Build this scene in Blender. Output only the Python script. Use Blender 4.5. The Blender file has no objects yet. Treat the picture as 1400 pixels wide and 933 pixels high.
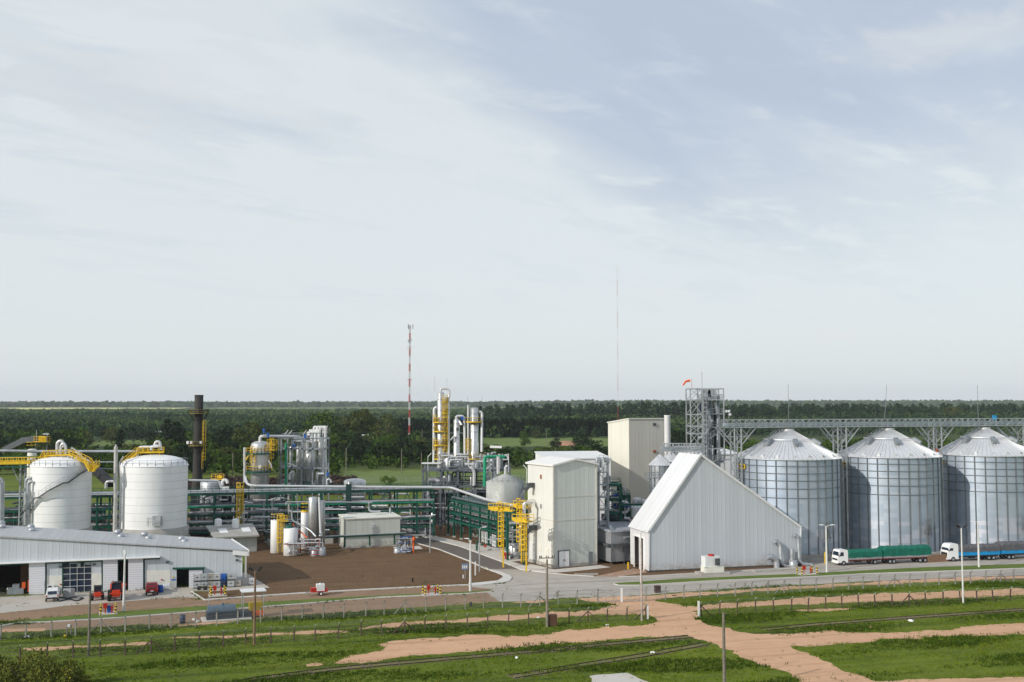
import bpy, math, random
import numpy as np
from mathutils import Vector, Matrix
from mathutils.geometry import tessellate_polygon
R = math.radians
rnd = random.Random(7)
scene = bpy.context.scene
# ---------------------------------------------------------------- camera
HAZE_D = 4.5e-5
PITCH = R(3.535); CH = 30.0; FL = 1400.0
cam_d = bpy.data.cameras.new('camera'); cam = bpy.data.objects.new('camera', cam_d)
scene.collection.objects.link(cam)
cam_d.sensor_width = 36; cam_d.lens = 36.0; cam_d.clip_start = 0.5; cam_d.clip_end = 60000
cam.location = (0, 0, CH); cam.rotation_euler = (R(90) + PITCH, 0, 0)
scene.camera = cam
# ---------------------------------------------------------------- light
SUN_EL, SUN_AZ = R(27), R(-127)      # azimuth measured clockwise from +Y
sun_dir = Vector((math.sin(SUN_AZ) * math.cos(SUN_EL), math.cos(SUN_AZ) * math.cos(SUN_EL), math.sin(SUN_EL)))
sd = bpy.data.lights.new('sun', 'SUN'); sd.energy = 3.2; sd.angle = R(0.6); sd.color = (1.0, 0.945, 0.87)
sun = bpy.data.objects.new('sun', sd); scene.collection.objects.link(sun)
sun.rotation_euler = sun_dir.to_track_quat('Z', 'Y').to_euler(); sun.location = (-100, -50, 120)
scene.view_settings.view_transform = 'Standard'; scene.view_settings.look = 'None'
scene.view_settings.exposure = 0.06; scene.view_settings.gamma = 1.0
scene.view_settings.use_curve_mapping = False
w = bpy.data.worlds.new("World"); scene.world = w; w.use_nodes = True
nt = w.node_tree; nt.nodes.clear(); N = nt.nodes; LK = nt.links.new
def wm(op, a, b=None, c=None):
    n = N.new('ShaderNodeMath'); n.operation = op
    for i, v in enumerate((a, b, c)):
        if v is None: continue
        if isinstance(v, (int, float)): n.inputs[i].default_value = v
        else: LK(v, n.inputs[i])
    return n.outputs[0]
def wss(x, a, b):
    n = N.new('ShaderNodeMapRange'); n.interpolation_type = 'SMOOTHSTEP'
    LK(x, n.inputs[0]); n.inputs[1].default_value = a; n.inputs[2].default_value = b
    return n.outputs[0]
def wmix(f, a, b):
    n = N.new('ShaderNodeMix'); n.data_type = 'RGBA'
    if isinstance(f, (int, float)): n.inputs[0].default_value = f
    else: LK(f, n.inputs[0])
    for i, v in ((6, a), (7, b)):
        if isinstance(v, tuple): n.inputs[i].default_value = (*v, 1)
        else: LK(v, n.inputs[i])
    return n.outputs[2]
tc = N.new('ShaderNodeTexCoord'); sep = N.new('ShaderNodeSeparateXYZ'); LK(tc.outputs['Generated'], sep.inputs[0])
dx, dy, dz = sep.outputs
sky = N.new('ShaderNodeTexSky'); sky.sky_type = 'NISHITA'; sky.sun_disc = False
sky.sun_elevation = SUN_EL; sky.sun_rotation = SUN_AZ; sky.altitude = 100; sky.air_density = 1.0; sky.dust_density = 2.0
den = wm('ADD', wm('MAXIMUM', dz, 0.0), 0.16)
cmb = N.new('ShaderNodeCombineXYZ')
LK(wm('DIVIDE', dx, den), cmb.inputs[0]); LK(wm('DIVIDE', dy, den), cmb.inputs[1])
def wnoise(scale, detail=6, rot=0, st=(1, 1, 1), dist=0.0, rough=.55):
    mp = N.new('ShaderNodeMapping'); LK(cmb.outputs[0], mp.inputs[0]); mp.vector_type = 'TEXTURE'; mp.inputs['Rotation'].default_value[2] = rot; mp.inputs['Scale'].default_value = st
    n = N.new('ShaderNodeTexNoise'); LK(mp.outputs[0], n.inputs['Vector']); n.inputs['Scale'].default_value = scale
    n.inputs['Detail'].default_value = detail; n.inputs['Distortion'].default_value = dist; n.inputs['Roughness'].default_value = rough
    return n.outputs[0]
n1 = wnoise(1.3, 6, R(40), (2.6, 1, 1), 0.5, .5); n2 = wnoise(2.8, 9, R(43), (3.2, 1, 1), 0.5, .55); n3 = wnoise(6.0, 9, R(30), (1.8, 1, 1), 0.35, .62)
s = wm('ADD', wm('MULTIPLY', wm('ADD', dx, 0.13), 0.61), wm('MULTIPLY', wm('SUBTRACT', dz, 0.37), 0.79))
s = wm('ADD', s, wm('MULTIPLY', wm('SUBTRACT', n2, 0.5), 0.16))
dark = wm('MULTIPLY', wss(s, -0.05, 0.05), wss(wm('ADD', dz, wm('MULTIPLY', wm('SUBTRACT', n1, .5), 0.22)), 0.12, 0.27))
dark = wm('MULTIPLY', dark, wm('SUBTRACT', 1.30, wm('MULTIPLY', n2, 1.15)))
left = wm('MULTIPLY', wss(dz, 0.18, 0.40), wss(n1, 0.38, 0.72))
dark = wm('MAXIMUM', dark, wm('MULTIPLY', left, 0.75))
dark = wm('ADD', dark, wm('MULTIPLY', wss(n3, .48, .75), -0.42))
dark = wm('ADD', dark, wm('MULTIPLY', wm('MULTIPLY', wss(n2, .45, .68), wss(dz, .04, .22)), 0.34))
dark = wm('MINIMUM', wm('MAXIMUM', dark, 0.0), 1.0)
CL_L, CL_D = (7.75, 8.3, 8.5), (4.75, 5.55, 6.85)
cloud = wmix(dark, CL_L, CL_D)
def puff(px, py, sx, sy):
    ddx = wm('DIVIDE', wm('SUBTRACT', dx, px), sx); ddz = wm('DIVIDE', wm('SUBTRACT', dz, py), sy)
    r2 = wm('SQRT', wm('ADD', wm('MULTIPLY', ddx, ddx), wm('MULTIPLY', ddz, ddz)))
    return wm('SUBTRACT', 1.0, wss(wm('ADD', r2, wm('MULTIPLY', wm('SUBTRACT', n3, .5), 5.0)), 0.2, 1.5))
pf = wm('MAXIMUM', wm('MAXIMUM', puff(.385, .315, .085, .018), puff(.142, .107, .03, .006)), puff(.305, .065, .02, .006))
pf = wm('MAXIMUM', pf, wm('MULTIPLY', puff(-.37, .275, .13, .025), .7))
cloud = wmix(wm('MULTIPLY', pf, 0.5), cloud, (8.2, 8.3, 8.2))
col = wmix(0.86, sky.outputs[0], cloud)
bg = N.new('ShaderNodeBackground'); LK(col, bg.inputs[0]); bg.inputs[1].default_value = 0.1
wo = N.new('ShaderNodeOutputWorld'); LK(bg.outputs[0], wo.inputs[0])
# ---------------------------------------------------------------- projection helpers (photo measurements -> points in the place)
CP, SP = math.cos(PITCH), math.sin(PITCH)
def ray(px, py):
    u = (466.5 - py) / FL
    return ((px - 700) / FL, CP - u * SP, SP + u * CP)
def G(px, py, z=0.0):
    d = ray(px, py); t = (z - CH) / d[2]
    return Vector((d[0] * t, d[1] * t, z))
def P(px, py, Y):
    d = ray(px, py); t = Y / d[1]
    return Vector((d[0] * t, Y, CH + d[2] * t))
def L(px, py, A, B):
    """point on the upright plane through ground points A, B"""
    d = ray(px, py); nx, ny = -(B[1] - A[1]), (B[0] - A[0])
    t = (nx * A[0] + ny * A[1]) / (nx * d[0] + ny * d[1])
    return Vector((d[0] * t, d[1] * t, CH + d[2] * t))
def ss(a, b, x):
    t = np.clip((x - a) / (b - a), 0, 1); return t * t * (3 - 2 * t)
def T(x, y):
    z = 9.5 * ss(900, 1500, y) * (0.25 * (1 - ss(2500, 4000, y)) + 0.75 * ss(-250, 450, x)) + 20 * ss(4300, 6000, y)
    z = z + ss(950, 2500, y) * (1 - .8 * ss(3500, 4300, y)) * (3.0 * np.sin(x / 310.0 + 1) * np.sin(y / 430.0) + 2.0 * np.sin(x / 130.0 + y / 210.0))
    return z
# ---------------------------------------------------------------- mesh builder
class MB:
    def __init__(s): s.v = []; s.f = []; s.sm = []; s.mi = []; s.cur = 0
    def add(s, vs, fs, smooth=False):
        o = len(s.v); s.v += [tuple(v) for v in vs]
        for f in fs: s.f.append(tuple(i + o for i in f)); s.sm.append(smooth); s.mi.append(s.cur)
        return s
    def box(s, c, d, rz=0.0):
        """c = centre of the BASE, d = sizes"""
        hx, hy = d[0] / 2, d[1] / 2; ca, sa = math.cos(rz), math.sin(rz); vs = []
        for z in (0, d[2]):
            for x, y in ((-hx, -hy), (hx, -hy), (hx, hy), (-hx, hy)):
                vs.append((c[0] + x * ca - y * sa, c[1] + x * sa + y * ca, c[2] + z))
        return s.add(vs, [(3, 2, 1, 0), (4, 5, 6, 7), (0, 1, 5, 4), (1, 2, 6, 5), (2, 3, 7, 6), (3, 0, 4, 7)])
    def hexa(s, b, t):
        return s.add(list(b) + list(t), [(3, 2, 1, 0), (4, 5, 6, 7), (0, 1, 5, 4), (1, 2, 6, 5), (2, 3, 7, 6), (3, 0, 4, 7)])
    def bar(s, p, q, w=.1, h=None):
        p, q = Vector(p), Vector(q); h = h or w; d = q - p
        if d.length < 1e-6: return s
        d.normalize(); up = Vector((0, 0, 1)) if abs(d.z) < .95 else Vector((1, 0, 0))
        a = d.cross(up).normalized() * w / 2; b = d.cross(a).normalized() * h / 2
        return s.hexa([p - a - b, p + a - b, p + a + b, p - a + b], [q - a - b, q + a - b, q + a + b, q - a + b])
    def cyl(s, p, q, r, r2=None, n=8, cap=True):
        p, q = Vector(p), Vector(q); r2 = r if r2 is None else r2; d = (q - p)
        if d.length < 1e-6: return s
        d.normalize(); up = Vector((0, 0, 1)) if abs(d.z) < .95 else Vector((1, 0, 0))
        a = d.cross(up).normalized(); b = d.cross(a).normalized(); vs = []
        for k in range(n):
            t = 2 * math.pi * k / n; o = a * math.cos(t) + b * math.sin(t); vs.append(p + o * r)
        for k in range(n):
            t = 2 * math.pi * k / n; o = a * math.cos(t) + b * math.sin(t); vs.append(q + o * r2)
        s.add(vs, [(k, (k + 1) % n, n + (k + 1) % n, n + k) for k in range(n)], True)
        if cap: s.add(vs[:n], [tuple(range(n))[::-1]]); s.add(vs[n:], [tuple(range(n))])
        return s
    def lathe(s, c, prof, n=32, smooth=True, a0=0, a1=None):
        """prof = [(r, z)...] from the bottom up"""
        full = a1 is None; a1 = 2 * math.pi if full else a1; m = n if full else n + 1; vs = []
        for r, z in prof:
            for k in range(m):
                t = a0 + (a1 - a0) * k / n; vs.append((c[0] + r * math.cos(t), c[1] + r * math.sin(t), c[2] + z))
        fs = []
        for j in range(len(prof) - 1):
            for k in range(n):
                k2 = (k + 1) % m; fs.append((j * m + k, j * m + k2, (j + 1) * m + k2, (j + 1) * m + k))
        return s.add(vs, fs, smooth)
    def pipe(s, pts, r, n=8, bend=True):
        pts = [Vector(p) for p in pts]
        if bend and len(pts) > 2:
            o = [pts[0]]
            for i in range(1, len(pts) - 1):
                a, b, c = pts[i - 1], pts[i], pts[i + 1]; k = min(r * 3, (a - b).length * .4, (c - b).length * .4)
                e1 = b + (a - b).normalized() * k; e2 = b + (c - b).normalized() * k
                o += [e1, (e1 + e2) / 2 * .5 + b * .5, e2]
            o.append(pts[-1]); pts = o
        for i in range(len(pts) - 1): s.cyl(pts[i], pts[i + 1], r, n=n, cap=(i in (0, len(pts) - 2)))
        return s
    def prism(s, pts, z0, z1):
        n = len(pts); vs = [(p[0], p[1], z0) for p in pts] + [(p[0], p[1], z1) for p in pts]
        tr = tessellate_polygon([[Vector((p[0], p[1], 0)) for p in pts]])
        s.add(vs, [(i, (i + 1) % n, n + (i + 1) % n, n + i) for i in range(n)])
        s.add(vs[n:], [tuple(t) for t in tr]); return s
    def extr(s, pts, off):
        """closed outline in 3D extruded by vector off"""
        n = len(pts); off = Vector(off); vs = [Vector(p) for p in pts] + [Vector(p) + off for p in pts]
        nr = Vector((0, 0, 0))
        for i in range(n): nr += Vector(pts[i]).cross(Vector(pts[(i + 1) % n]))
        ax = max(range(3), key=lambda k: abs(nr[k])); ij = [k for k in range(3) if k != ax]
        tr = tessellate_polygon([[Vector((p[ij[0]], p[ij[1]], 0)) for p in pts]])
        s.add(vs, [(i, (i + 1) % n, n + (i + 1) % n, n + i) for i in range(n)])
        s.add(vs, [tuple(t) for t in tr]); s.add(vs, [tuple(i + n for i in t)[::-1] for t in tr]); return s
    def rail(s, pts, h=1.1, w=.05, post=1.6, mid=True, closed=False):
        pts = [Vector(p) for p in pts]
        if closed: pts = pts + [pts[0]]
        for a, b in zip(pts[:-1], pts[1:]):
            s.bar(a + Vector((0, 0, h)), b + Vector((0, 0, h)), w)
            if mid: s.bar(a + Vector((0, 0, h * .52)), b + Vector((0, 0, h * .52)), w * .8)
            n = max(1, int((b - a).length / post))
            for k in range(n + 1): q = a.lerp(b, k / n); s.bar(q, q + Vector((0, 0, h)), w)
        return s
    def ladder(s, p, h, side, w=.5, cage=True, t=.06, nrm=None):
        p = Vector(p); side = Vector(side).normalized() * w / 2
        s.bar(p - side, p - side + Vector((0, 0, h)), t); s.bar(p + side, p + side + Vector((0, 0, h)), t)
        k = .4
        while k < h: s.bar(p - side + Vector((0, 0, k)), p + side + Vector((0, 0, k)), t * .6); k += .4
        if cage:
            nm = Vector(nrm) if nrm else side.normalized().cross(Vector((0, 0, 1))); z = 2.2
            prev = None
            while z < h + 1:
                ring = [p - side + Vector((0, 0, z)), p - side * 1.6 + nm * .4 + Vector((0, 0, z)), p + nm * .75 + Vector((0, 0, z)), p + side * 1.6 + nm * .4 + Vector((0, 0, z)), p + side + Vector((0, 0, z))]
                for a, b in zip(ring[:-1], ring[1:]): s.bar(a, b, t)
                if prev:
                    for a, b in zip(ring[1:4], prev[1:4]): s.bar(a, b, t)
                prev = ring; z += .9
        return s
COL = scene.collection
def mesh_of(name, mb, mat, off=(0, 0, 0)):
    me = bpy.data.meshes.new(name)
    me.from_pydata([(v[0] - off[0], v[1] - off[1], v[2] - off[2]) for v in mb.v], [], mb.f)
    me.polygons.foreach_set('use_smooth', mb.sm)
    for m in (mat if isinstance(mat, (list, tuple)) else [mat]): me.materials.append(m)
    if max(mb.mi, default=0): me.polygons.foreach_set('material_index', mb.mi)
    me.update(); return me
def woff(o):
    t = Vector((0, 0, 0))
    while o is not None: t += o.location; o = o.parent
    return t
def thing(name, label, cat, loc=(0, 0, 0), group=None):
    o = bpy.data.objects.new(name, None); COL.objects.link(o); o.location = loc; o.empty_display_size = .5
    o['label'] = label; o['category'] = cat
    if group: o['group'] = group
    return o
def part(name, mb, mat, parent, label=None, stuff=False):
    o = bpy.data.objects.new(name, mesh_of(name, mb, mat, woff(parent))); COL.objects.link(o); o.parent = parent
    if label: o['label'] = label
    if stuff: o['kind'] = 'stuff'
    return o
def single(name, mb, mat, label, cat, group=None, kind=None):
    xs = [v[0] for v in mb.v]; ys = [v[1] for v in mb.v]; c = ((min(xs) + max(xs)) / 2, (min(ys) + max(ys)) / 2, min(v[2] for v in mb.v))
    o = bpy.data.objects.new(name, mesh_of(name, mb, mat, c)); COL.objects.link(o); o.location = c
    o['label'] = label; o['category'] = cat
    if group: o['group'] = group
    if kind: o['kind'] = kind
    return o
def struct(name, mb, mat, kind='structure'):
    o = bpy.data.objects.new(name, mesh_of(name, mb, mat)); COL.objects.link(o); o['kind'] = kind; return o
def dup(root, loc, rz=0.0, label=None, sc=1.0, group=None):
    r = root.copy(); COL.objects.link(r); r.location = loc; r.rotation_euler = (0, 0, rz); r.scale = (sc,) * 3 if not isinstance(sc, tuple) else sc
    if label: r['label'] = label
    if group: r['group'] = group
    for ch in list(root.children):
        c = ch.copy(); COL.objects.link(c); c.parent = r
        for g in list(ch.children): d = g.copy(); COL.objects.link(d); d.parent = c
    return r
def np_mesh(name, V, F, mat, smooth=False):
    me = bpy.data.meshes.new(name); n, k = F.shape
    me.vertices.add(len(V)); me.vertices.foreach_set('co', V.astype(np.float32).ravel())
    me.loops.add(n * k); me.loops.foreach_set('vertex_index', F.astype(np.int32).ravel())
    me.polygons.add(n); me.polygons.foreach_set('loop_start', np.arange(0, n * k, k, dtype=np.int32))
    me.polygons.foreach_set('use_smooth', np.full(n, smooth))
    me.materials.append(mat); me.update(); me.validate(); return me
# ---------------------------------------------------------------- materials
def base_mat(name):
    m = bpy.data.materials.new(name); m.use_nodes = True; return m, m.node_tree, m.node_tree.nodes['Principled BSDF']
def nd(t, typ, **kw):
    n = t.nodes.new(typ)
    for k, v in kw.items():
        if hasattr(n, k): setattr(n, k, v)
        else: n.inputs[k].default_value = v
    return n
def mixc(t, f, a, b, mode='MIX'):
    n = t.nodes.new('ShaderNodeMix'); n.data_type = 'RGBA'; n.blend_type = mode
    for i, v in ((0, f), (6, a), (7, b)):
        if isinstance(v, (int, float)): n.inputs[i].default_value = v
        elif isinstance(v, tuple): n.inputs[i].default_value = (*v[:3], 1)
        else: t.links.new(v, n.inputs[i])
    return n.outputs[2]
def ramp(t, x, a, b, lo=0.0, hi=1.0):
    n = t.nodes.new('ShaderNodeMapRange'); t.links.new(x, n.inputs[0])
    for i, v in ((1, a), (2, b), (3, lo), (4, hi)): n.inputs[i].default_value = v
    return n.outputs[0]
def tm(t, op, a, b=None):
    n = t.nodes.new('ShaderNodeMath'); n.operation = op
    for i, v in enumerate((a, b)):
        if v is None: continue
        if isinstance(v, (int, float)): n.inputs[i].default_value = v
        else: t.links.new(v, n.inputs[i])
    return n.outputs[0]
def noise(t, vec, sc, det=4, rough=.55, dist=0):
    n = t.nodes.new('ShaderNodeTexNoise'); t.links.new(vec, n.inputs['Vector'])
    n.inputs['Scale'].default_value = sc; n.inputs['Detail'].default_value = det; n.inputs['Roughness'].default_value = rough; n.inputs['Distortion'].default_value = dist
    return n.outputs[0]
def coords(t, kind='Object', scale=(1, 1, 1), rz=0):
    c = t.nodes.new('ShaderNodeTexCoord') if kind == 'Object' else t.nodes.new('ShaderNodeNewGeometry')
    mp = t.nodes.new('ShaderNodeMapping'); mp.inputs['Scale'].default_value = scale; mp.inputs['Rotation'].default_value[2] = rz
    t.links.new(c.outputs['Object' if kind == 'Object' else 'Position'], mp.inputs[0]); return mp.outputs[0]
def bump(t, bs, h, strength=.3, dist=.05):
    b = t.nodes.new('ShaderNodeBump'); t.links.new(h, b.inputs['Height']); b.inputs['Strength'].default_value = strength; b.inputs['Distance'].default_value = dist
    t.links.new(b.outputs[0], bs.inputs['Normal'])
def M_(name, col, rough=.6, metal=0.0, var=.18, sc=1.2, dirt=0.25, dcol=None, streak=True, spec=.4):
    """paint / metal / plaster with blotches and rain streaks"""
    m, t, b = base_mat(name)
    v1 = coords(t); n1 = noise(t, v1, sc, 6)
    c = mixc(t, ramp(t, n1, .3, .7), tuple(x * (1 - var) for x in col), tuple(min(1, x * (1 + var * .5)) for x in col))
    if dirt:
        v2 = coords(t, scale=(1.6, 1.6, .12)) if streak else v1
        n2 = noise(t, v2, 2.0 * sc, 5, .65); dc = dcol or tuple(x * .45 for x in col)
        c = mixc(t, ramp(t, n2, .52, .82, 0, dirt), c, dc)
    t.links.new(c, b.inputs['Base Color']); b.inputs['Roughness'].default_value = rough; b.inputs['Metallic'].default_value = metal
    b.inputs['Specular IOR Level'].default_value = spec
    n3 = noise(t, v1, sc * 6, 3); r = ramp(t, n3, .3, .7, max(0, rough - .1), min(1, rough + .12)); t.links.new(r, b.inputs['Roughness'])
    return m
def ribbed(name, col, ang, pitch=.9, rough=.55, metal=0.0, dirt=.2, depth=.05, zline=0.0, sheet=True, dcol=None):
    """profiled sheet cladding: ribs run upright, spaced along direction ang"""
    m, t, b = base_mat(name); pos = coords(t, 'Geo')
    sp = nd(t, 'ShaderNodeSeparateXYZ'); t.links.new(pos, sp.inputs[0])
    u = tm(t, 'ADD', tm(t, 'MULTIPLY', sp.outputs[0], math.cos(ang)), tm(t, 'MULTIPLY', sp.outputs[1], math.sin(ang)))
    fr = tm(t, 'FRACT', tm(t, 'DIVIDE', u, pitch)); h = tm(t, 'ABSOLUTE', tm(t, 'SUBTRACT', fr, .5))
    rib = ramp(t, h, .36, .46)
    cid = tm(t, 'FLOOR', tm(t, 'DIVIDE', u, pitch)); wn = nd(t, 'ShaderNodeTexWhiteNoise', noise_dimensions='1D'); t.links.new(cid, wn.inputs['W'])
    c = mixc(t, wn.outputs[0], tuple(x * .90 for x in col), col) if sheet else col
    n1 = noise(t, pos, .25, 5); c = mixc(t, ramp(t, n1, .35, .75, 0, .5), c, tuple(x * .86 for x in col))
    v2 = coords(t, 'Geo', (1.2, 1.2, .07)); n2 = noise(t, v2, 1.3, 6, .6); c = mixc(t, ramp(t, n2, .5, .85, 0, dirt), c, dcol or tuple(x * .5 for x in col))
    c = mixc(t, tm(t, 'MULTIPLY', ramp(t, sp.outputs[2], .2, 1.8, .8, 0), ramp(t, noise(t, pos, .9, 6, .7), .42, .6)), c, (.30, .25, .19))
    c = mixc(t, tm(t, 'MULTIPLY', rib, .22), c, tuple(x * .75 for x in col))
    t.links.new(c, b.inputs['Base Color']); b.inputs['Roughness'].default_value = rough; b.inputs['Metallic'].default_value = metal
    bump(t, b, rib, .45, depth * .6); return m
WHITE = M_('white_paint', (.80, .80, .79), .5, var=.05, sc=.3, dirt=.25, dcol=(.5, .48, .43))
WHITE2 = M_('white_plastic', (.72, .73, .72), .45, var=.1)
CREAM = M_('cream_paint', (.72, .71, .62), .6, var=.08)
GREEN = M_('green_steel_paint', (.006, .082, .054), .5, var=.3, dirt=.2)
LGREEN = M_('bright_green_paint', (.01, .32, .15), .5, var=.15)
YEL = M_('yellow_paint', (.72, .47, .015), .5, var=.25, dirt=.35)
RED = M_('red_paint', (.42, .022, .012), .4, var=.15)
ORANGE = M_('orange_paint', (.70, .12, .02), .45, var=.15)
BLUE = M_('blue_paint', (.01, .10, .42), .45, var=.15)
GALV = M_('galvanised_steel', (.48, .50, .52), .46, .6, var=.3, sc=.8, dirt=.4)
GALVD = M_('galvanised_frame', (.30, .33, .35), .5, .5, var=.25, sc=.8)
DGREY = M_('dark_grey_steel', (.10, .11, .12), .55, .3, var=.3)
STAIN = M_('stainless_steel', (.62, .62, .60), .34, .75, var=.14, sc=.5, dirt=.12)
PIPEW = M_('pipe_cladding', (.68, .68, .68), .36, .45, var=.1, dirt=.1)
BLACK = M_('black_steel', (.02, .02, .022), .6, var=.3)
RUBBER = M_('rubber', (.018, .018, .018), .85, var=.3)
GLASSD = M_('dark_glass', (.014, .026, .05), .12, var=.2, dirt=0, spec=.7)
CONC = M_('concrete', (.40, .385, .35), .9, var=.22, sc=.5, dirt=.45, streak=False)
CONCL = M_('light_concrete_post', (.52, .51, .48), .9, var=.22, sc=1, dirt=.35)
RUSTW = M_('weathered_timber', (.13, .095, .065), .9, var=.35, sc=2)
GREYW = M_('grey_timber', (.20, .175, .14), .9, var=.35, sc=2)
RUST = M_('rusty_steel', (.30, .10, .045), .9, var=.4, sc=2)
SMOKE = M_('chimney_steel', (.034, .033, .030), .7, .1, var=.35, sc=.5, dirt=.4, dcol=(.12, .07, .04))
TARPG = M_('green_tarpaulin', (.003, .135, .088), .6, var=.25, sc=1.5)
TARPK = M_('grey_tarpaulin', (.11, .11, .12), .75, var=.25, sc=1.5)
CYAN = M_('sky_blue_paint', (.008, .27, .58), .5, var=.15)
SKINM = M_('person_skin', (.45, .27, .19), .6)
# ================================================================ GROUND
def ground_mat(name, cols, scales=(.05, .4, 3.0), rough=.95, bstr=.5, bd=.1, stripes=None, wear=None):
    m, t, b = base_mat(name); p = coords(t, 'Geo')
    c = mixc(t, ramp(t, noise(t, p, scales[0], 6), .35, .68), cols[0], cols[1])
    c = mixc(t, ramp(t, noise(t, p, scales[1], 8, .65), .45, .75, 0, .85), c, cols[2])
    f = noise(t, p, scales[2], 6, .7)
    c = mixc(t, ramp(t, f, .3, .7), c, mixc(t, .5, c, cols[3]))
    if stripes:
        ang, sc, ccol, amt = stripes
        q = coords(t, 'Geo', (1, 1, 1), 0); mp = t.nodes.new('ShaderNodeMapping'); t.links.new(q, mp.inputs[0])
        mp.vector_type = 'TEXTURE'; mp.inputs['Rotation'].default_value[2] = ang; mp.inputs['Scale'].default_value = (1 / .03, 1, 1)
        c = mixc(t, ramp(t, noise(t, mp.outputs[0], sc, 5, .6), .5, .72, 0, amt), c, ccol)
    t.links.new(c, b.inputs['Base Color']); b.inputs['Roughness'].default_value = rough; b.inputs['Specular IOR Level'].default_value = .15
    bump(t, b, f, bstr, bd); return m
GRASS = ground_mat('grass_ground', [(.075, .125, .009), (.140, .185, .014), (.038, .070, .007), (.18, .185, .035)], (.045, .2, 1.8), stripes=(R(14), .35, (.024, .05, .009), .95))
# near grass fades into darker wood floor and pale fields far away (by place, not by light)
t = GRASS.node_tree; b = t.nodes['Principled BSDF']; old = b.inputs['Base Color'].links[0].from_socket
p = coords(t, 'Geo'); sp = nd(t, 'ShaderNodeSeparateXYZ'); t.links.new(p, sp.inputs[0])
farc = mixc(t, ramp(t, noise(t, p, .006, 5), .4, .6), (.035, .055, .018), (.06, .085, .025))
t.links.new(mixc(t, ramp(t, sp.outputs[1], 430, 520), old, farc), b.inputs['Base Color'])
DIRT = ground_mat('dirt_path', [(.61, .365, .215), (.53, .305, .175), (.43, .25, .14), (.68, .46, .31)], (.08, .5, 3.5), bstr=.5, stripes=(R(14), .5, (.38, .225, .13), .8))
GRAVEL = ground_mat('brown_gravel_road', [(.225, .145, .088), (.28, .18, .11), (.17, .11, .07), (.34, .24, .165)], (.1, .6, 4), stripes=(R(16), .6, (.28, .20, .14), .7))
SOIL = ground_mat('tilled_soil', [(.125, .072, .036), (.160, .094, .048), (.070, .040, .022), (.23, .15, .09)], (.06, .3, 2.2), bstr=1.0, bd=.3, stripes=(R(15), .8, (.21, .135, .08), .7))
ROADC = ground_mat('concrete_road', [(.385, .35, .305), (.45, .41, .36), (.26, .235, .20), (.48, .44, .39)], (.09, .3, 3), bstr=.15, stripes=(R(14), .9, (.22, .20, .18), .9))
ASPH = ground_mat('plant_road', [(.125, .105, .09), (.15, .128, .108), (.105, .09, .078), (.2, .18, .16)], (.1, .6, 4), bstr=.2)
APRON = ground_mat('apron_concrete', [(.40, .37, .325), (.47, .44, .39), (.40, .30, .21), (.50, .47, .43)], (.09, .22, 2), bstr=.15)
SIDEW = ground_mat('pavement_concrete', [(.50, .475, .43), (.56, .53, .49), (.46, .38, .27), (.6, .58, .54)], (.12, .3, 3), bstr=.1)
KERB = ground_mat('kerb', [(.55, .53, .50), (.62, .60, .56), (.42, .39, .35), (.66, .64, .6)], (.2, .8, 4), bstr=.1)
FIELD = ground_mat('pasture', [(.115, .175, .036), (.15, .20, .05), (.085, .13, .028), (.17, .2, .07)], (.02, .08, .8), bstr=.3, stripes=(R(5), .12, (.08, .12, .025), .5))
FIELDY = ground_mat('pale_field', [(.62, .58, .20), (.52, .52, .18), (.34, .40, .14), (.6, .58, .3)], (.002, .004, .02), bstr=0)
# one terrain sheet to the horizon
ys = np.concatenate([np.linspace(-1500, -60, 12), np.arange(-40, 900, 12.0), 900 * (1.035 ** np.arange(0, 95))])
xs = np.linspace(-1, 1, 121); V = []; F = []
for y in ys:
    wd = abs(y) * 1.1 + 900; X = xs * wd; Z = T(X, np.full_like(X, y)); V.append(np.stack([X, np.full_like(X, y), Z - .0], 1))
V = np.concatenate(V); nx_ = len(xs); idx = np.arange(len(ys) * nx_).reshape(len(ys), nx_)
F = np.stack([idx[:-1, :-1], idx[:-1, 1:], idx[1:, 1:], idx[1:, :-1]], -1).reshape(-1, 4)
o = bpy.data.objects.new('ground', np_mesh('ground', V, F, GRASS, True)); COL.objects.link(o); o['kind'] = 'structure'
nprnd = np.random.RandomState(3)
def wob(pts, amp=0.0, step=.9, seed=1):
    rr = random.Random(seed); out = []; n = len(pts)
    for i in range(n):
        a, b2 = pts[i], pts[(i + 1) % n]; a = Vector(a[:2]); b2 = Vector(b2[:2]); d = b2 - a; k = max(1, int(d.length / step))
        if amp == 0: k = 1
        nrm = Vector((-d.y, d.x)).normalized() if d.length else Vector((0, 0)); ph = rr.random() * 6
        for j in range(k):
            q = a.lerp(b2, j / k)
            if amp and j: q = q + nrm * amp * (rr.uniform(-1.0, 1.0) + .7 * math.sin(j * .45 + ph) + .7 * math.sin(j * .13 + ph * 2))
            out.append(q)

    return out
POLYS = []
def sheet(name, px, mat, z, amp=0.0, world=False, thick=0, keep=True):
    g = [Vector(p) for p in px] if world else [G(*p) for p in px]
    w2 = wob(g, amp, seed=len(POLYS)); mb = MB(); n = len(w2)
    tr = tessellate_polygon([[Vector((p.x, p.y, 0)) for p in w2]])
    fs = []
    for a, b_, c in tr:
        A, B, C = w2[a], w2[b_], w2[c]
        fs.append((a, b_, c) if (B - A).cross(C - A) > 0 else (c, b_, a))
    mb.add([(p.x, p.y, z) for p in w2], fs)
    if thick: mb.add([(p.x, p.y, z) for p in w2] + [(p.x, p.y, z - thick) for p in w2], [(i, n + i, n + (i + 1) % n, (i + 1) % n) for i in range(n)])
    if keep: POLYS.append([(p.x, p.y) for p in w2])
    return struct(name, mb, mat)
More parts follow.
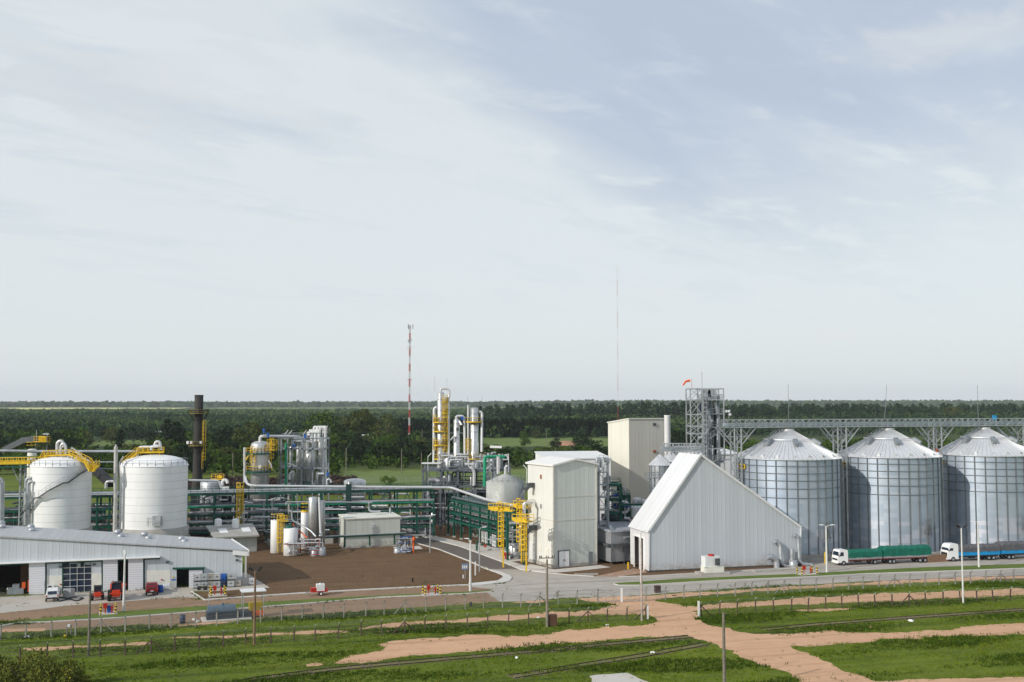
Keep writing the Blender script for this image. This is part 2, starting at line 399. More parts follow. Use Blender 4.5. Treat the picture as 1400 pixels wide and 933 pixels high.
def strip(name, px, width, mat, z, h, world=False):
    """kerb: a raised strip following a line"""
    g = [Vector(p).to_3d() for p in px] if world else [G(*p) for p in px]; mb = MB(); Lf, Rt = [], []
    for i, p in enumerate(g):
        a = g[max(0, i - 1)]; b2 = g[min(len(g) - 1, i + 1)]; d = (b2 - a); nrm = Vector((-d.y, d.x, 0)).normalized() * width / 2
        Lf.append(p + nrm); Rt.append(p - nrm)
    n = len(g); vs = []
    for a, b2 in zip(Lf, Rt): vs += [(a.x, a.y, z), (b2.x, b2.y, z), (b2.x, b2.y, z + h), (a.x, a.y, z + h)]
    fs = []
    for i in range(n - 1):
        o_ = i * 4
        for k in range(1, 4): k2 = (k + 1) % 4; fs.append((o_ + k, o_ + 4 + k, o_ + 4 + k2, o_ + k2))
    fs += [(0, 1, 2, 3), tuple((n - 1) * 4 + k for k in (3, 2, 1, 0))]
    mb.add(vs, fs); return struct(name, mb, mat)
# plant floor behind the yard (gravel/soil of the works)
sheet('works_ground', [(-260, 762), (262, 757), (340, 752), (400, 757), (540, 742), (569, 744), (640, 768), (700, 800), (870, 800), (1440, 792), (1500, 745), (1500, 692), (700, 692), (590, 694), (540, 706), (240, 706), (-260, 716)], SOIL, .004)
sheet('service_road', [(-260, 905), (-100, 878), (0, 865), (100, 859), (170, 856), (240, 854), (280, 851), (330, 847), (400, 842), (440, 840), (500, 835), (560, 831), (600, 828.5), (640, 826), (684, 823), (720, 822), (690, 808), (674, 809), (640, 812), (520, 817), (400, 827), (280, 836), (160, 845), (60, 851), (0, 856), (-100, 866), (-260, 885)], GRAVEL, .008, .25)
sheet('lane', [(-260, 858), (-100, 844), (0, 838), (80, 829), (170, 822), (262, 816), (280, 821), (400, 813), (550, 804.5), (640, 800), (668, 800), (720, 815), (674, 809), (640, 810), (520, 815.5), (400, 822), (280, 830), (170, 837), (60, 846), (0, 850), (-100, 858), (-260, 876)], GRAVEL, .012, .1)
sheet('yard_soil', [(335, 751), (345, 749), (400, 757), (430, 752), (545, 738), (569, 743.5), (600, 752), (640, 767), (664, 778), (684, 786), (688, 790), (680, 795), (640, 799), (548, 804), (400, 812), (280, 820.5), (266, 810), (335, 806), (369, 804), (335, 783)], SOIL, .016)
sheet('plant_road', [(535, 733), (530, 722), (540, 712), (600, 706), (640, 704), (640, 709), (600, 713), (572, 718), (556, 723), (560, 728), (592, 738), (628, 747), (658, 758), (688, 769), (712, 779), (716, 786), (676, 783), (666, 778.5), (640, 767), (600, 751.5), (569, 743)], ASPH, .020)
sheet('concrete_road', [(640, 802), (690, 798), (698, 791), (684, 783), (668, 778.6), (690, 778.4), (712, 779), (746, 783.4), (776, 786.4), (812, 788.4), (880, 788), (900, 787), (960, 783.5), (1040, 779), (1096, 775), (1110, 766), (1150, 762), (1240, 757.5), (1300, 754), (1480, 745), (1500, 780), (1400, 787), (1330, 789), (1260, 792), (1180, 795.5), (1120, 799), (1060, 801.5), (960, 808), (928, 810), (884, 814), (818, 817), (780, 818), (720, 822), (684, 823.5), (672, 816), (664, 809), (674, 806)], ROADC, .024, .12)
sheet('silo_yard', [(1096, 775), (1110, 766), (1150, 762), (1240, 757.5), (1300, 754), (1480, 745), (1480, 735), (1100, 748)], CONC, .028)
sheet('workshop_apron', [(-60, 818), (0, 816.5), (150, 809), (262, 803), (335, 783), (369, 804), (335, 806), (310, 808), (262, 809), (272, 818.5), (250, 817), (170, 823), (80, 830), (0, 839), (-60, 846)], APRON, .030, .12)
sheet('warehouse_ramp', [(812, 788.5), (866, 777.5), (884, 780), (884, 783), (846, 789)], ground_mat('ramp_brick', [(.30, .16, .10), (.36, .2, .13), (.45, .4, .34), (.4, .3, .2)], (.3, .9, 4)), .032)
sheet('plant_pavement', [(556, 723), (560, 728), (592, 738), (628, 747), (658, 758), (688, 769), (712, 779), (746, 783.2), (700, 769), (722, 767), (725, 760), (690, 752), (664, 748), (640, 744), (628, 741), (600, 735), (575, 727)], SIDEW, .14, thick=.14)
sheet('plant_floor', [(628, 741), (640, 744), (664, 748), (690, 752), (725, 760), (722, 767), (700, 769), (690, 766), (640, 746)], SIDEW, .145, thick=.14)
sheet('building_plinth_pavement', [(714, 779.8), (724, 771), (758, 779), (820, 773), (835, 776), (790, 781), (760, 783.5)], SIDEW, .034)
sheet('yard_pavement', [(668, 779), (684, 782.5), (698, 788), (700, 791), (697, 795), (688, 797.5), (660, 800.5), (640, 802), (640, 799), (680, 795), (688, 790), (686, 786.5), (664, 778.5), (655, 774), (665, 777)], KERB, .15, thick=.15)
strip('kerb', [(280, 821), (400, 812.5), (480, 808), (550, 804.3), (600, 802), (645, 800.3)], .55, KERB, 0, .15)
strip('kerb', [(569, 743.2), (600, 751.7), (640, 767.3), (664, 778.2)], .3, KERB, 0, .15)
strip('kerb', [(551, 723.5), (560, 728.2), (592, 738.3), (628, 747.3), (658, 758.3), (688, 769.3), (712, 779.3), (746, 783.6)], .3, KERB, 0, .18)
strip('kerb', [(262, 809.5), (280, 821.3)], .25, KERB, 0, .14)
strip('kerb', [(-100, 866.5), (0, 857), (25, 852), (60, 851.5), (160, 845.5), (280, 836.3), (400, 827.3), (520, 817.3), (640, 812.3), (672, 809.6)], .3, KERB, 0, .13)
strip('kerb', [(746, 783.6), (776, 786.6), (812, 788.6)], .2, KERB, 0, .13)
strip('kerb', [(846, 789.2), (884, 788.2), (960, 783.7), (1040, 779.2), (1092, 776.5)], .2, KERB, 0, .13)
VERGE = ground_mat('verge_grass', [(.085, .140, .020), (.13, .175, .03), (.06, .10, .016), (.16, .19, .06)], (.15, .5, 2.5))
sheet('verge', [(20, 852), (30, 850), (60, 846.5), (170, 837), (280, 830), (400, 822), (520, 815.3), (640, 810), (668, 808.4), (675, 809.3), (640, 812), (520, 817), (400, 827), (280, 836), (160, 845), (60, 851)], VERGE, .14, .06, thick=.13)
sheet('verge', [(840, 798.8), (920, 793.2), (1000, 789.5), (1096, 785.6), (1180, 781), (1260, 777), (1400, 772), (1480, 768), (1480, 773), (1400, 777.4), (1300, 781), (1180, 785), (1120, 788.5), (980, 794.3), (872, 800.7), (846, 800.5)], VERGE, .14, .05, thick=.13)
strip('kerb', [(1480, 773.2), (1400, 777.6), (1300, 781.2), (1180, 785.2), (1120, 788.7), (980, 794.5), (872, 800.9), (846, 800.9), (839, 799)], .2, KERB, 0, .13)
# dirt paths
sheet('dirt_path', [(780, 818.5), (820, 817.5), (884, 815), (930, 811), (1000, 807.5), (1120, 800.5), (1260, 792), (1400, 788), (1480, 786), (1480, 789), (1400, 791), (1260, 797), (1120, 804), (1000, 811.5), (930, 816), (895, 822), (915, 825), (944, 829), (1020, 823), (1120, 816.5), (1200, 812.5), (1260, 810), (1400, 805), (1480, 802), (1480, 811), (1400, 813.7), (1312, 818), (1240, 821), (1150, 825), (1060, 828), (985, 832), (946, 835.5), (948, 846), (968, 855), (1008, 864), (1040, 867), (1080, 867), (1120, 864), (1200, 865), (1280, 862), (1330, 856), (1400, 852), (1480, 848), (1480, 862), (1400, 867.5), (1312, 869), (1260, 874), (1200, 875.5), (1132, 882), (1080, 884), (1094, 891), (1140, 910), (1190, 930), (1230, 960), (1130, 970), (1092, 928), (1030, 904), (1004, 890), (980, 881), (948, 873), (930, 869), (880, 871), (800, 878.5), (720, 885), (670, 889), (600, 895), (525, 902), (480, 906), (457, 907), (480, 896), (525, 888), (516, 881), (540, 876), (575, 873), (625, 871), (650, 868), (700, 869), (740, 868), (770, 862), (820, 859), (880, 855), (900, 850), (897, 846), (886, 841), (860, 840), (800, 842.5), (740, 844.5), (680, 848.5), (600, 852.5), (560, 855), (525, 858), (490, 862), (488, 859.5), (525, 853.5), (600, 848.5), (640, 845.5), (690, 841.5), (740, 838.5), (776, 836.5), (820, 833.5), (836, 828), (830, 824), (800, 822)], DIRT, .008, .42)
sheet('dirt_path', [(1180, 932), (1240, 929), (1320, 927.5), (1480, 926), (1480, 960), (1200, 965)], DIRT, .012, .3)
sheet('dirt_path', [(418, 909), (432, 906), (444, 908), (436, 911), (420, 911.5)], DIRT, .008, .12)
sheet('concrete_slab', [(806, 925), (858, 920.5), (884, 932), (900, 945), (812, 948)], SIDEW, .05, .15, thick=.05)
sheet('soil_patch', [(-60, 862), (60, 859), (60, 863), (-60, 868)], DIRT, .014, .3)
for q in [[(30, 886), (110, 883), (200, 878), (210, 880), (90, 888), (34, 889)], [(230, 873), (330, 868), (400, 865), (460, 862), (480, 863), (400, 868), (300, 872)], [(200, 856), (260, 853), (300, 850), (330, 849), (300, 853), (240, 857)], [(1085, 834), (1160, 831), (1180, 833), (1120, 837)], [(700, 824), (740, 820), (760, 821), (730, 825)]]:
    sheet('bare_patch', q, DIRT, .007, .35)
# far pastures and the pale field near the horizon
def drape(name, px, mat, dz=.3, nu=24, nv=3):
    """px: left-bottom, right-bottom, right-top, left-top on the ground"""
    a, b_, c, d = [G(*q) for q in px]; mb = MB(); vs = []
    for j in range(nv + 1):
        for i in range(nu + 1):
            p = (a.lerp(b_, i / nu)).lerp(d.lerp(c, i / nu), j / nv)
            wv = 0 if 0 < j < nv else (p.y * .012) * math.sin(i * 1.7) * (1 if j else -1)
            x, y = p.x, p.y + wv; vs.append((x, y, float(T(np.float64(x), np.float64(y))) + dz))
    mb.add(vs, [(j * (nu + 1) + i, j * (nu + 1) + i + 1, (j + 1) * (nu + 1) + i + 1, (j + 1) * (nu + 1) + i) for j in range(nv) for i in range(nu)], True)
    return struct(name, mb, mat)
CLEAR = [((470, 667), (735, 665), (735, 641), (470, 645)), ((655, 611), (850, 611), (850, 599), (655, 599)), ((120, 611), (203, 609), (205, 602), (130, 603)),
         ((930, 612), (1010, 612), (1010, 597), (930, 597)), ((-40, 668), (45, 664), (45, 655), (-40, 657)), ((985, 606), (1420, 604), (1420, 597), (985, 597))]
for q in CLEAR[:4]: drape('pasture', q, FIELD, .05)
def worldstrip(name, x0, x1, y0, y1, mat, dz=1.0, n=40):
    mb = MB(); vs = []
    for j in range(7):
        for i in range(n + 1):
            x = x0 + (x1 - x0) * i / n; y = y0 + (y1 - y0) * j / 6 + (140 * math.sin(i * .9) if j in (0,) else 0); vs.append((x, y, float(T(np.float64(x), np.float64(y))) + dz))
    mb.add(vs, [(j * (n + 1) + i, j * (n + 1) + i + 1, (j + 1) * (n + 1) + i + 1, (j + 1) * (n + 1) + i) for j in range(6) for i in range(n)], True); struct(name, mb, mat)
# ================================================================ WOODS
def leaf_mat(name, c1, c2, c3, rough=.8):
    m, t, b = base_mat(name); g = nd(t, 'ShaderNodeNewGeometry'); o = nd(t, 'ShaderNodeObjectInfo')
    c = mixc(t, g.outputs['Random Per Island'], c1, c2); p = coords(t, 'Geo')
    c = mixc(t, ramp(t, noise(t, p, .035, 4), .4, .65), c, c3)
    c = mixc(t, tm(t, 'MULTIPLY', o.outputs['Random'], .45), c, tuple(x * .5 for x in c1))
    t.links.new(c, b.inputs['Base Color']); b.inputs['Roughness'].default_value = rough; b.inputs['Specular IOR Level'].default_value = .05
    return m
LEAF = leaf_mat('foliage', (.034, .074, .011), (.080, .135, .018), (.055, .095, .014))
LEAFD = leaf_mat('dark_foliage', (.012, .026, .012), (.026, .046, .018), (.018, .034, .013))
LEAFB = leaf_mat('bright_foliage', (.060, .120, .016), (.11, .18, .028), (.08, .14, .02))
LEAFO = leaf_mat('olive_foliage', (.068, .088, .024), (.11, .128, .038), (.08, .098, .022))
BARK = M_('bark', (.13, .10, .075), .95, var=.3, sc=2)
def quads(C, size, rs, flat=.5):
    n = len(C); nrm = rs.normal(size=(n, 3)); nrm[:, 2] = np.abs(nrm[:, 2]) * flat + nrm[:, 2] * (1 - flat); nrm /= np.linalg.norm(nrm, axis=1)[:, None] + 1e-9
    a = np.cross(nrm, rs.normal(size=(n, 3))); a /= np.linalg.norm(a, axis=1)[:, None] + 1e-9; b = np.cross(nrm, a)
    s = (size * rs.uniform(.6, 1.35, n))[:, None]; a = a * s / 2; b = b * s / 2 * rs.uniform(.6, 1, n)[:, None]
    V = np.stack([C - a - b * .6, C + a * .7 - b, C + a + b * .7, C - a * .6 + b], 1).reshape(-1, 3)
    return V, np.arange(4 * n).reshape(n, 4)
def crown(kind, seed, nl, size):
    rs = np.random.RandomState(seed)
    if kind == 'broad': H, Rr, nc, zc = 10, 5.0, 26, .58
    elif kind == 'tall': H, Rr, nc, zc = 18, 4.2, 24, .66
    elif kind == 'conifer': H, Rr, nc, zc = 15, 3.2, 24, .5
    elif kind == 'umbrella': H, Rr, nc, zc = 17, 9.0, 40, .72
    else: H, Rr, nc, zc = 4.5, 3.4, 16, .5
    C = []
    for i in range(nc):
        th = rs.uniform(0, 6.28)
        if kind == 'conifer':
            z = rs.uniform(.08, .98); r = Rr * (1 - z) ** .8 * rs.uniform(.45, 1); C.append((r * math.cos(th), r * math.sin(th), z * H, .35 + .5 * (1 - z)))
        elif kind == 'umbrella':
            z = rs.uniform(.5, .97); r = Rr * math.sqrt(max(0, 1 - ((z - .62) / .42) ** 2)) * math.sqrt(rs.uniform(.1, 1)); C.append((r * math.cos(th), r * math.sin(th), z * H, .28))
        else:
            ph = rs.uniform(-1, 1); hh = {'broad': .40, 'tall': .32, 'bush': .45}[kind]; r = Rr * math.sqrt(1 - ph * ph) * rs.uniform(.55, 1.0)
            C.append((r * math.cos(th), r * math.sin(th), (zc + hh * ph) * H, .42))
    C = np.array(C); pick = rs.randint(0, nc, nl); rad = C[pick, 3] * Rr
    d = rs.normal(size=(nl, 3)); d /= np.linalg.norm(d, axis=1)[:, None]; d *= (rs.uniform(.5, 1, nl) ** .5)[:, None]; d[:, 2] *= .75
    pts = C[pick, :3] + d * rad[:, None]; pts[:, 2] = np.maximum(pts[:, 2], .15)
    return quads(pts, np.full(nl, size), rs), H
def trunk_mb(kind, seed, H):
    r = random.Random(seed); mb = MB(); r0 = H * .022
    top = Vector((r.uniform(-.3, .3), r.uniform(-.3, .3), H * (.9 if kind == 'conifer' else .72)))
    mid = Vector((top.x * .6, top.y * .3, H * .38)); mb.cyl((0, 0, -.3), mid, r0 * 1.2, r0 * .8, 7); mb.cyl(mid, top, r0 * .8, r0 * .3, 7)
    for k in range(3 if kind == 'conifer' else 6):
        a = k * 1.05 + r.random(); s = mid.lerp(top, r.uniform(0, .6)); rr = H * (.3 if kind == 'umbrella' else .17)
        mb.cyl(s, s + Vector((math.cos(a) * rr, math.sin(a) * rr, H * r.uniform(.12, .22))), r0 * .45, r0 * .12, 5, False)
    return mb
PROTO = {}
def make_proto(key, kind, seed, mat, nl=1300, size=.62):
    (V, F), H = crown(kind, seed, nl, size)
    cm = np_mesh('crown', V, F, mat); tmh = mesh_of('trunk', trunk_mb(kind, seed, H), BARK); PROTO[key] = (cm, tmh, H)
make_proto('broad1', 'broad', 1, LEAF); make_proto('broad2', 'broad', 2, LEAFD); make_proto('broad3', 'broad', 3, LEAFB); make_proto('broad4', 'broad', 14, LEAFO)
make_proto('tall1', 'tall', 4, LEAFD, 1300, .7); make_proto('tall2', 'tall', 5, LEAF, 1300, .7); make_proto('con1', 'conifer', 6, LEAFD, 1200, .65); make_proto('con2', 'conifer', 7, LEAFD, 1200, .65)
make_proto('umb', 'umbrella', 8, LEAFO, 2600, .8); make_proto('bush1', 'bush', 9, LEAF, 900, .42); make_proto('bush2', 'bush', 10, LEAFB, 900, .42)
def tree(key, x, y, h, label, group=None, wide=1.0, z=None, name=None, cat='tree'):
    cm, tk, H = PROTO[key]; s = h / H; z = float(T(np.float64(x), np.float64(y))) if z is None else z
    nm = name or ('conifer_tree' if key.startswith('con') else 'bush' if key.startswith('bush') else 'tree')
    r = thing(nm, label, cat, (x, y, z), group); r.rotation_euler = (0, 0, rnd.uniform(0, 6.28)); r.scale = (s * wide, s * wide, s)
    for n_, me in (('crown', cm), ('trunk', tk)):
        o = bpy.data.objects.new(n_, me); COL.objects.link(o); o.parent = r
    return r
def tree_px(key, px, by, ty, label, group=None, wide=1.0, **k):
    g = G(px, by); return tree(key, g.x, g.y, (by - ty) * g.y / FL, label, group, wide, **k)
# single trees one can tell apart
tree_px('umb', 488, 612, 563, 'large spreading tree with brown bare trunk beside the white farmhouse', wide=1.0)
tree_px('con1', 228, 618, 575, 'dark pointed conifer, left of a close pair behind the white tanks', wide=1.25)
tree_px('con2', 242, 618, 578, 'dark blunt conifer, right of a close pair, nearer the chimney', wide=1.5)
tree_px('con2', 164, 622, 588, 'dark pointed conifer standing in front of the small pasture above the tanks', wide=1.2)
tree_px('broad3', 524, 618, 594, 'bright green rounded tree right of the white farmhouse', wide=1.3)
tree_px('broad1', 442, 612, 568, 'light green broad tree just behind the evaporator tower', wide=1.1)
tree_px('broad4', 345, 626, 582, 'olive green broad tree behind the round stripper vessel', wide=1.0)
tree_px('broad2', 307, 624, 588, 'dark green round tree right of the dark chimney', wide=1.0)
tree_px('broad4', 530, 608, 570, 'tall pale olive tree left of the striped mast', wide=.9)
tree_px('bush2', 531, 663, 651, 'small dark green shrub at the end of the log pile', wide=1.0, cat='shrub')
tree_px('broad2', 797, 614, 593, 'dark round tree at the pasture edge beside the tall cream building', wide=1.2)
tree_px('broad1', 718, 611, 595, 'grey green small tree in the middle of the pasture edge', wide=1.1)
tree_px('broad2', 760, 614, 600, 'low dark tree left of the bare earth patch on the pasture', wide=1.2)
tree_px('broad4', 733, 600, 589, 'pale round tree in front of the dark plantation, right of a greener one', wide=1.2)
tree_px('broad1', 716, 600, 590, 'green round tree in front of the dark plantation, left of a paler one', wide=1.4)
tree_px('broad4', 1303, 585, 565, 'pale olive tree standing above the overhead conveyor on the right', wide=1.3)
tree_px('broad4', 152, 606, 585, 'brownish round tree above the pasture left of the dark conifers', wide=1.1)
tree_px('bush2', 300, 622, 604, 'low bright green bush just right of the chimney', wide=1.2, cat='shrub')
# individual trees of the near wood
rw = random.Random(21)
def blocked(px, by, ty):
    for a, b_, c, d in CLEAR:
        if min(a[0], d[0]) - 3 < px < max(b_[0], c[0]) + 3:
            y1 = max(a[1], b_[1]); y0 = min(c[1], d[1])
            if by > y0 + .5 and ty < y1 - 2 and not (by > y1 + 1 and ty > y1 - 6 and rw.random() < .4): return True
    return False
DLAB = [('broad1', 'mid green round-crowned tree among others in the wood behind the works'), ('broad2', 'dark green round-crowned tree among others in the wood behind the works'),
        ('broad4', 'olive green round-crowned tree among others in the wood behind the works'), ('broad3', 'bright green round-crowned tree among others in the wood behind the works'),
        ('tall2', 'tall narrow green tree among others in the wood behind the works'), ('con1', 'small dark conifer among others in the wood behind the works')]
cnt = 0; tries = 0; taken = []
while cnt < 235 and tries < 8000:
    tries += 1
    by = 612 + (650 - 612) * rw.random() ** 1.1; px = rw.uniform(-20, 1420)
    if px > 985 and by > 640: continue
    g = G(px, by); k = rw.choices(range(6), (28, 34, 16, 6, 8, 6))[0]; h = rw.uniform(6, 11) * (1.35 if k in (4,) else 1); ty = by - h * FL / g.y
    if by > 640 and 225 < px < 560 and rw.random() < .5: continue
    if blocked(px, by, ty): continue
    if any((g.x - a) ** 2 + (g.y - b_) ** 2 < 30 for a, b_ in taken): continue
    taken.append((g.x, g.y)); tree(DLAB[k][0], g.x, g.y, h, DLAB[k][1], 'trees of the wood behind the works: ' + DLAB[k][0][:-1] + ' ' + str(k), rw.uniform(1.0, 1.5)); cnt += 1
# dark plantation row and eucalyptus skyline, far woods: uncountable
def forest(name, pts, hs, mat, nq, qs, seed, kind='blob', wide=.34):
    """pts (n,3); each tree = nq leaf quads in a rounded or pointed crown"""
    rs = np.random.RandomState(seed); n = len(pts); th = rs.uniform(0, 6.28, (n, nq)); u = rs.uniform(0, 1, (n, nq))
    if kind == 'cone': z = u * .92 + .06; r = wide * (1.02 - z) ** .7 * rs.uniform(.5, 1, (n, nq))
    elif kind == 'tall': z = .38 + u * .6; r = wide * .75 * np.sin(np.clip((z - .3) / .72, 0, 1) * 3.14) ** .5 * rs.uniform(.4, 1, (n, nq))
    else: z = .10 + u * .9; r = wide * np.sqrt(np.clip(1 - ((z - .45) / .56) ** 2, 0, 1)) * rs.uniform(.65, 1, (n, nq))
    z = z * hs[:, None]; r = r * hs[:, None]
    C = np.stack([pts[:, 0:1] + r * np.cos(th), pts[:, 1:2] + r * np.sin(th), pts[:, 2:3] + z], -1).reshape(-1, 3)
    V, F = quads(C, np.repeat(hs * qs, nq), rs, .8)
    me = np_mesh(name, V, F, mat); o = bpy.data.objects.new(name, me); COL.objects.link(o); o['kind'] = 'stuff'; o['label'] = 'distant trees merging into one wood'; return o
def scatter(y0, y1, dens, hx=.56, seed=0):
    """uniform over the visible wedge; dens = trees per m2"""
    rs = np.random.RandomState(seed); area = hx * (y1 ** 2 - y0 ** 2); n = int(area * dens)
    y = np.sqrt(rs.uniform(y0 ** 2, y1 ** 2, n)); x = rs.uniform(-1, 1, n) * hx * y; return x, y, rs
def pxof(x, y, z): return 700 + FL * x / y, 553 - (z - CH) * FL / y
def keep_mask(x, y, z, h):
    px, by = pxof(x, y, z); _, ty = pxof(x, y, z + h); m = np.ones(len(x), bool)
    for a, b_, c, d in CLEAR:
        y1 = max(a[1], b_[1]); y0 = min(c[1], d[1])
        m &= ~((px > min(a[0], d[0])) & (px < max(b_[0], c[0])) & (by > y0) & (ty < y1 - 1.5))
    return m
def wood(name, y0, y1, dens, hr, mat, nq, qs, seed, kind='blob', wide=.42, sel=None):
    x, y, rs = scatter(y0, y1, dens, seed=seed); h = rs.uniform(hr[0], hr[1], len(x)) * (1 + .15 * np.sin(x / 60) * np.sin(y / 90)); z = T(x, y); m = keep_mask(x, y, z, h)
    if sel is not None: m &= sel(x, y, rs)
    forest(name, np.stack([x, y, z - .3], 1)[m], h[m], mat, nq, qs, seed + 1, kind, wide)
patch = lambda x, y, s: np.sin(x / s + np.sin(y / s * 1.3) * 2) + np.sin(y / s * .8 + 2 + np.sin(x / s) * 1.5)
MFOR = leaf_mat('far_wood_foliage', (.048, .092, .030), (.092, .148, .044), (.070, .115, .036))
MFORD = leaf_mat('far_dark_wood_foliage', (.020, .045, .022), (.040, .075, .030), (.028, .055, .024))
wood('near_undergrowth', 430, 720, .010, (2.5, 5.5), LEAF, 30, .30, 31, wide=.6, sel=lambda x, y, r: (x < y * .22) | (y > 480))
wood('near_wood', 520, 900, .0070, (4, 11.5), LEAF, 46, .17, 33, sel=lambda x, y, r: patch(x, y, 45) > -.1)
wood('near_dark_wood', 520, 900, .0085, (5, 10.5), LEAFD, 46, .17, 35, sel=lambda x, y, r: patch(x, y, 45) <= .3)
wood('middle_wood', 900, 1900, .0050, (5, 12), MFOR, 24, .24, 41, sel=lambda x, y, r: patch(x, y, 90) > -.2)
wood('middle_dark_wood', 880, 1900, .0052, (7, 12), MFORD, 24, .24, 43, sel=lambda x, y, r: patch(x, y, 90) <= .1)
wood('far_wood', 1900, 3600, .0016, (8, 12), MFOR, 14, .5, 51, wide=.9)
wood('remote_wood', 3600, 4300, .0008, (7, 9), MFORD, 12, 1.2, 53, wide=2.0)
wood('remote_wood', 5350, 9000, .0003, (12, 22), MFOR, 10, 1.0, 55, wide=1.6)
def row(name, px0, px1, d0, d1, n, hr, mat, seed, kind, nq=70, qs=.1, wide=.22, depth=60):
    rs = np.random.RandomState(seed); u = rs.uniform(0, 1, n); D = d0 + (d1 - d0) * u + rs.uniform(0, depth, n); x = (px0 + (px1 - px0) * u - 700) / FL * D
    h = rs.uniform(hr[0], hr[1], n); forest(name, np.stack([x, D, T(x, D)], 1), h, mat, nq, qs, seed + 1, kind, wide)
row('dark_plantation', 540, 850, 905, 960, 620, (13, 17.5), LEAFD, 61, 'cone', 90, .10, .17)
row('eucalyptus_row', 655, 960, 1330, 1420, 300, (13, 27), MFORD, 63, 'tall', 60, .10, .2, 120)
row('eucalyptus_row', 930, 1460, 1300, 1500, 620, (10, 23), MFORD, 65, 'tall', 60, .11, .25, 160)
row('dark_plantation', 880, 1010, 640, 700, 160, (9, 13), LEAFD, 67, 'cone', 60, .11, .2)
row('poplar_row', 1000, 1420, 560, 600, 230, (6, 10), LEAF, 69, 'blob', 60, .13, .4, 60)
worldstrip('pale_field', -3100, -1640, 4420, 5250, FIELDY, 1.0)
worldstrip('pasture', -1500, 700, 4500, 5300, FIELD, 1.0)
# ================================================================ BUILDINGS
def lerp(a, b, t): return a + (b - a) * t
def on_cyl(px, py, c, r):
    d = ray(px, py); a = d[0] ** 2 + d[1] ** 2; b = -2 * (d[0] * c[0] + d[1] * c[1]); cc = c[0] ** 2 + c[1] ** 2 - r * r
    disc = max(0.0, b * b - 4 * a * cc); t = (-b - math.sqrt(disc)) / (2 * a); return Vector((d[0] * t, d[1] * t, CH + d[2] * t))
# ---- long workshop shed
WA, WB = G(0, 815), G(330, 800.5); wdir = (WB - WA).normalized(); wn = Vector((wdir.y, -wdir.x, 0))
wang = math.atan2(wdir.y, wdir.x)
W_WALL = ribbed('workshop_cladding', (.56, .60, .625), wang, 1.05, .5, 0, .12); W_ROOF = ribbed('workshop_roof_sheet', (.47, .48, .48), wang, 1.05, .5, .1, .35, dcol=(.2, .18, .15))
W_CREAM = M_('rendered_wall', (.70, .69, .62), .8, var=.06)
yb = lambda x: 815 - 14.5 * x / 330.; yh = lambda x: 770 - 9 * x / 220.; yt = lambda x: 735 + 20 * x / 328.
z_ = lambda p, h: Vector((p[0], p[1], h))
ws = thing('workshop_building', 'long low pale workshop shed with sliding doors and roof vents', 'workshop', G(150, 810))
def fac(mb, x0, x1, f0, f1, off=0.0, th=.2, foot=False):
    """facade piece between photo columns x0..x1, from line f0 (top) to line f1 (bottom)"""
    f0_ = f0 if callable(f0) else (lambda x: f0); f1_ = f1 if callable(f1) else (lambda x: f1)
    a, b_, c, d = L(x0, f1_(x0), WA, WB), L(x1, f1_(x1), WA, WB), L(x1, f0_(x1), WA, WB), L(x0, f0_(x0), WA, WB)
    if foot: a.z = b_.z = 0.03
    n = wn * off; q = -wn * th
    mb.hexa([a + n, b_ + n, b_ + n + q, a + n + q], [d + n, c + n, c + n + q, d + n + q])
mb = MB()
fac(mb, -90, 198, yt, yh); fac(mb, 198, 241.5, yt, yb, foot=True); fac(mb, 241.5, 278, yt, 777); fac(mb, 278, 330, yt, yb, foot=True)
fac(mb, 64, 85.5, yh, 787); fac(mb, 125.5, 139, yh, 784)
part('wall', mb, W_WALL, ws)
mb = MB(); 
for x0, x1, y0 in ((64, 85.5, 787), (125.5, 139, 784), (199, 233, 780)): mb = MB(); fac(mb, x0, x1, y0, yb, .04, foot=True); part('rendered_panel', mb, W_CREAM, ws)
# roof, back and end walls
def roofpt(px, py, back): p = L(px, py, WA, WB); q = P(px, py, p.y + back); return q
e0, e1 = L(-90, yt(-90), WA, WB), L(339, 754, WA, WB); r0 = P(-90, 714.5, e0.y + 8); r1 = P(316, 739, e1.y + 8)
bk0 = r0 + Vector((-2.5, 11, -2)); bk1 = r1 + Vector((-2.5, 11, -1.6)); dzv = Vector((0, 0, .22))
ov = wn * .25
mb = MB(); mb.hexa([e0 + ov, e1 + ov, r1, r0], [e0 + ov + dzv, e1 + ov + dzv, r1 + dzv, r0 + dzv]); mb.hexa([r0, r1, bk1, bk0], [r0 + dzv, r1 + dzv, bk1 + dzv, bk0 + dzv]); part('roof', mb, W_ROOF, ws)
mb = MB(); k = Vector((0, 0, -.75)); mb.hexa([e1 + ov + k, e1 + ov + k + Vector((.2, .05, 0)), r1 + k * .5 + Vector((.2, .05, 0)), r1 + k * .5], [e1 + ov + dzv * 1.3, e1 + ov + dzv * 1.3 + Vector((.2, .05, 0)), r1 + dzv * 1.3 + Vector((.2, .05, 0)), r1 + dzv * 1.3])
mb.bar(L(318, yt(318) + 1, WA, WB) + ov, e1 + ov + Vector((0, 0, -.4)), .12, .7); part('fascia', mb, WHITE, ws)
mb = MB(); E = L(330, yb(330), WA, WB); E2 = bk1.copy(); E2.z = 0; E3 = L(330, yt(330), WA, WB)
mb.hexa([E, E + Vector((.15, 0, 0)), E2 + Vector((.15, 0, 0)), E2], [E3, E3 + Vector((.15, 0, 0)), bk1 + Vector((.15, 0, 0)), bk1])
B0 = bk0.copy(); B0.z = 0; mb.hexa([B0, E2, E2 + Vector((0, .2, 0)), B0 + Vector((0, .2, 0))], [bk0, bk1, bk1 + Vector((0, .2, 0)), bk0 + Vector((0, .2, 0))]); part('end_wall', mb, W_WALL, ws)
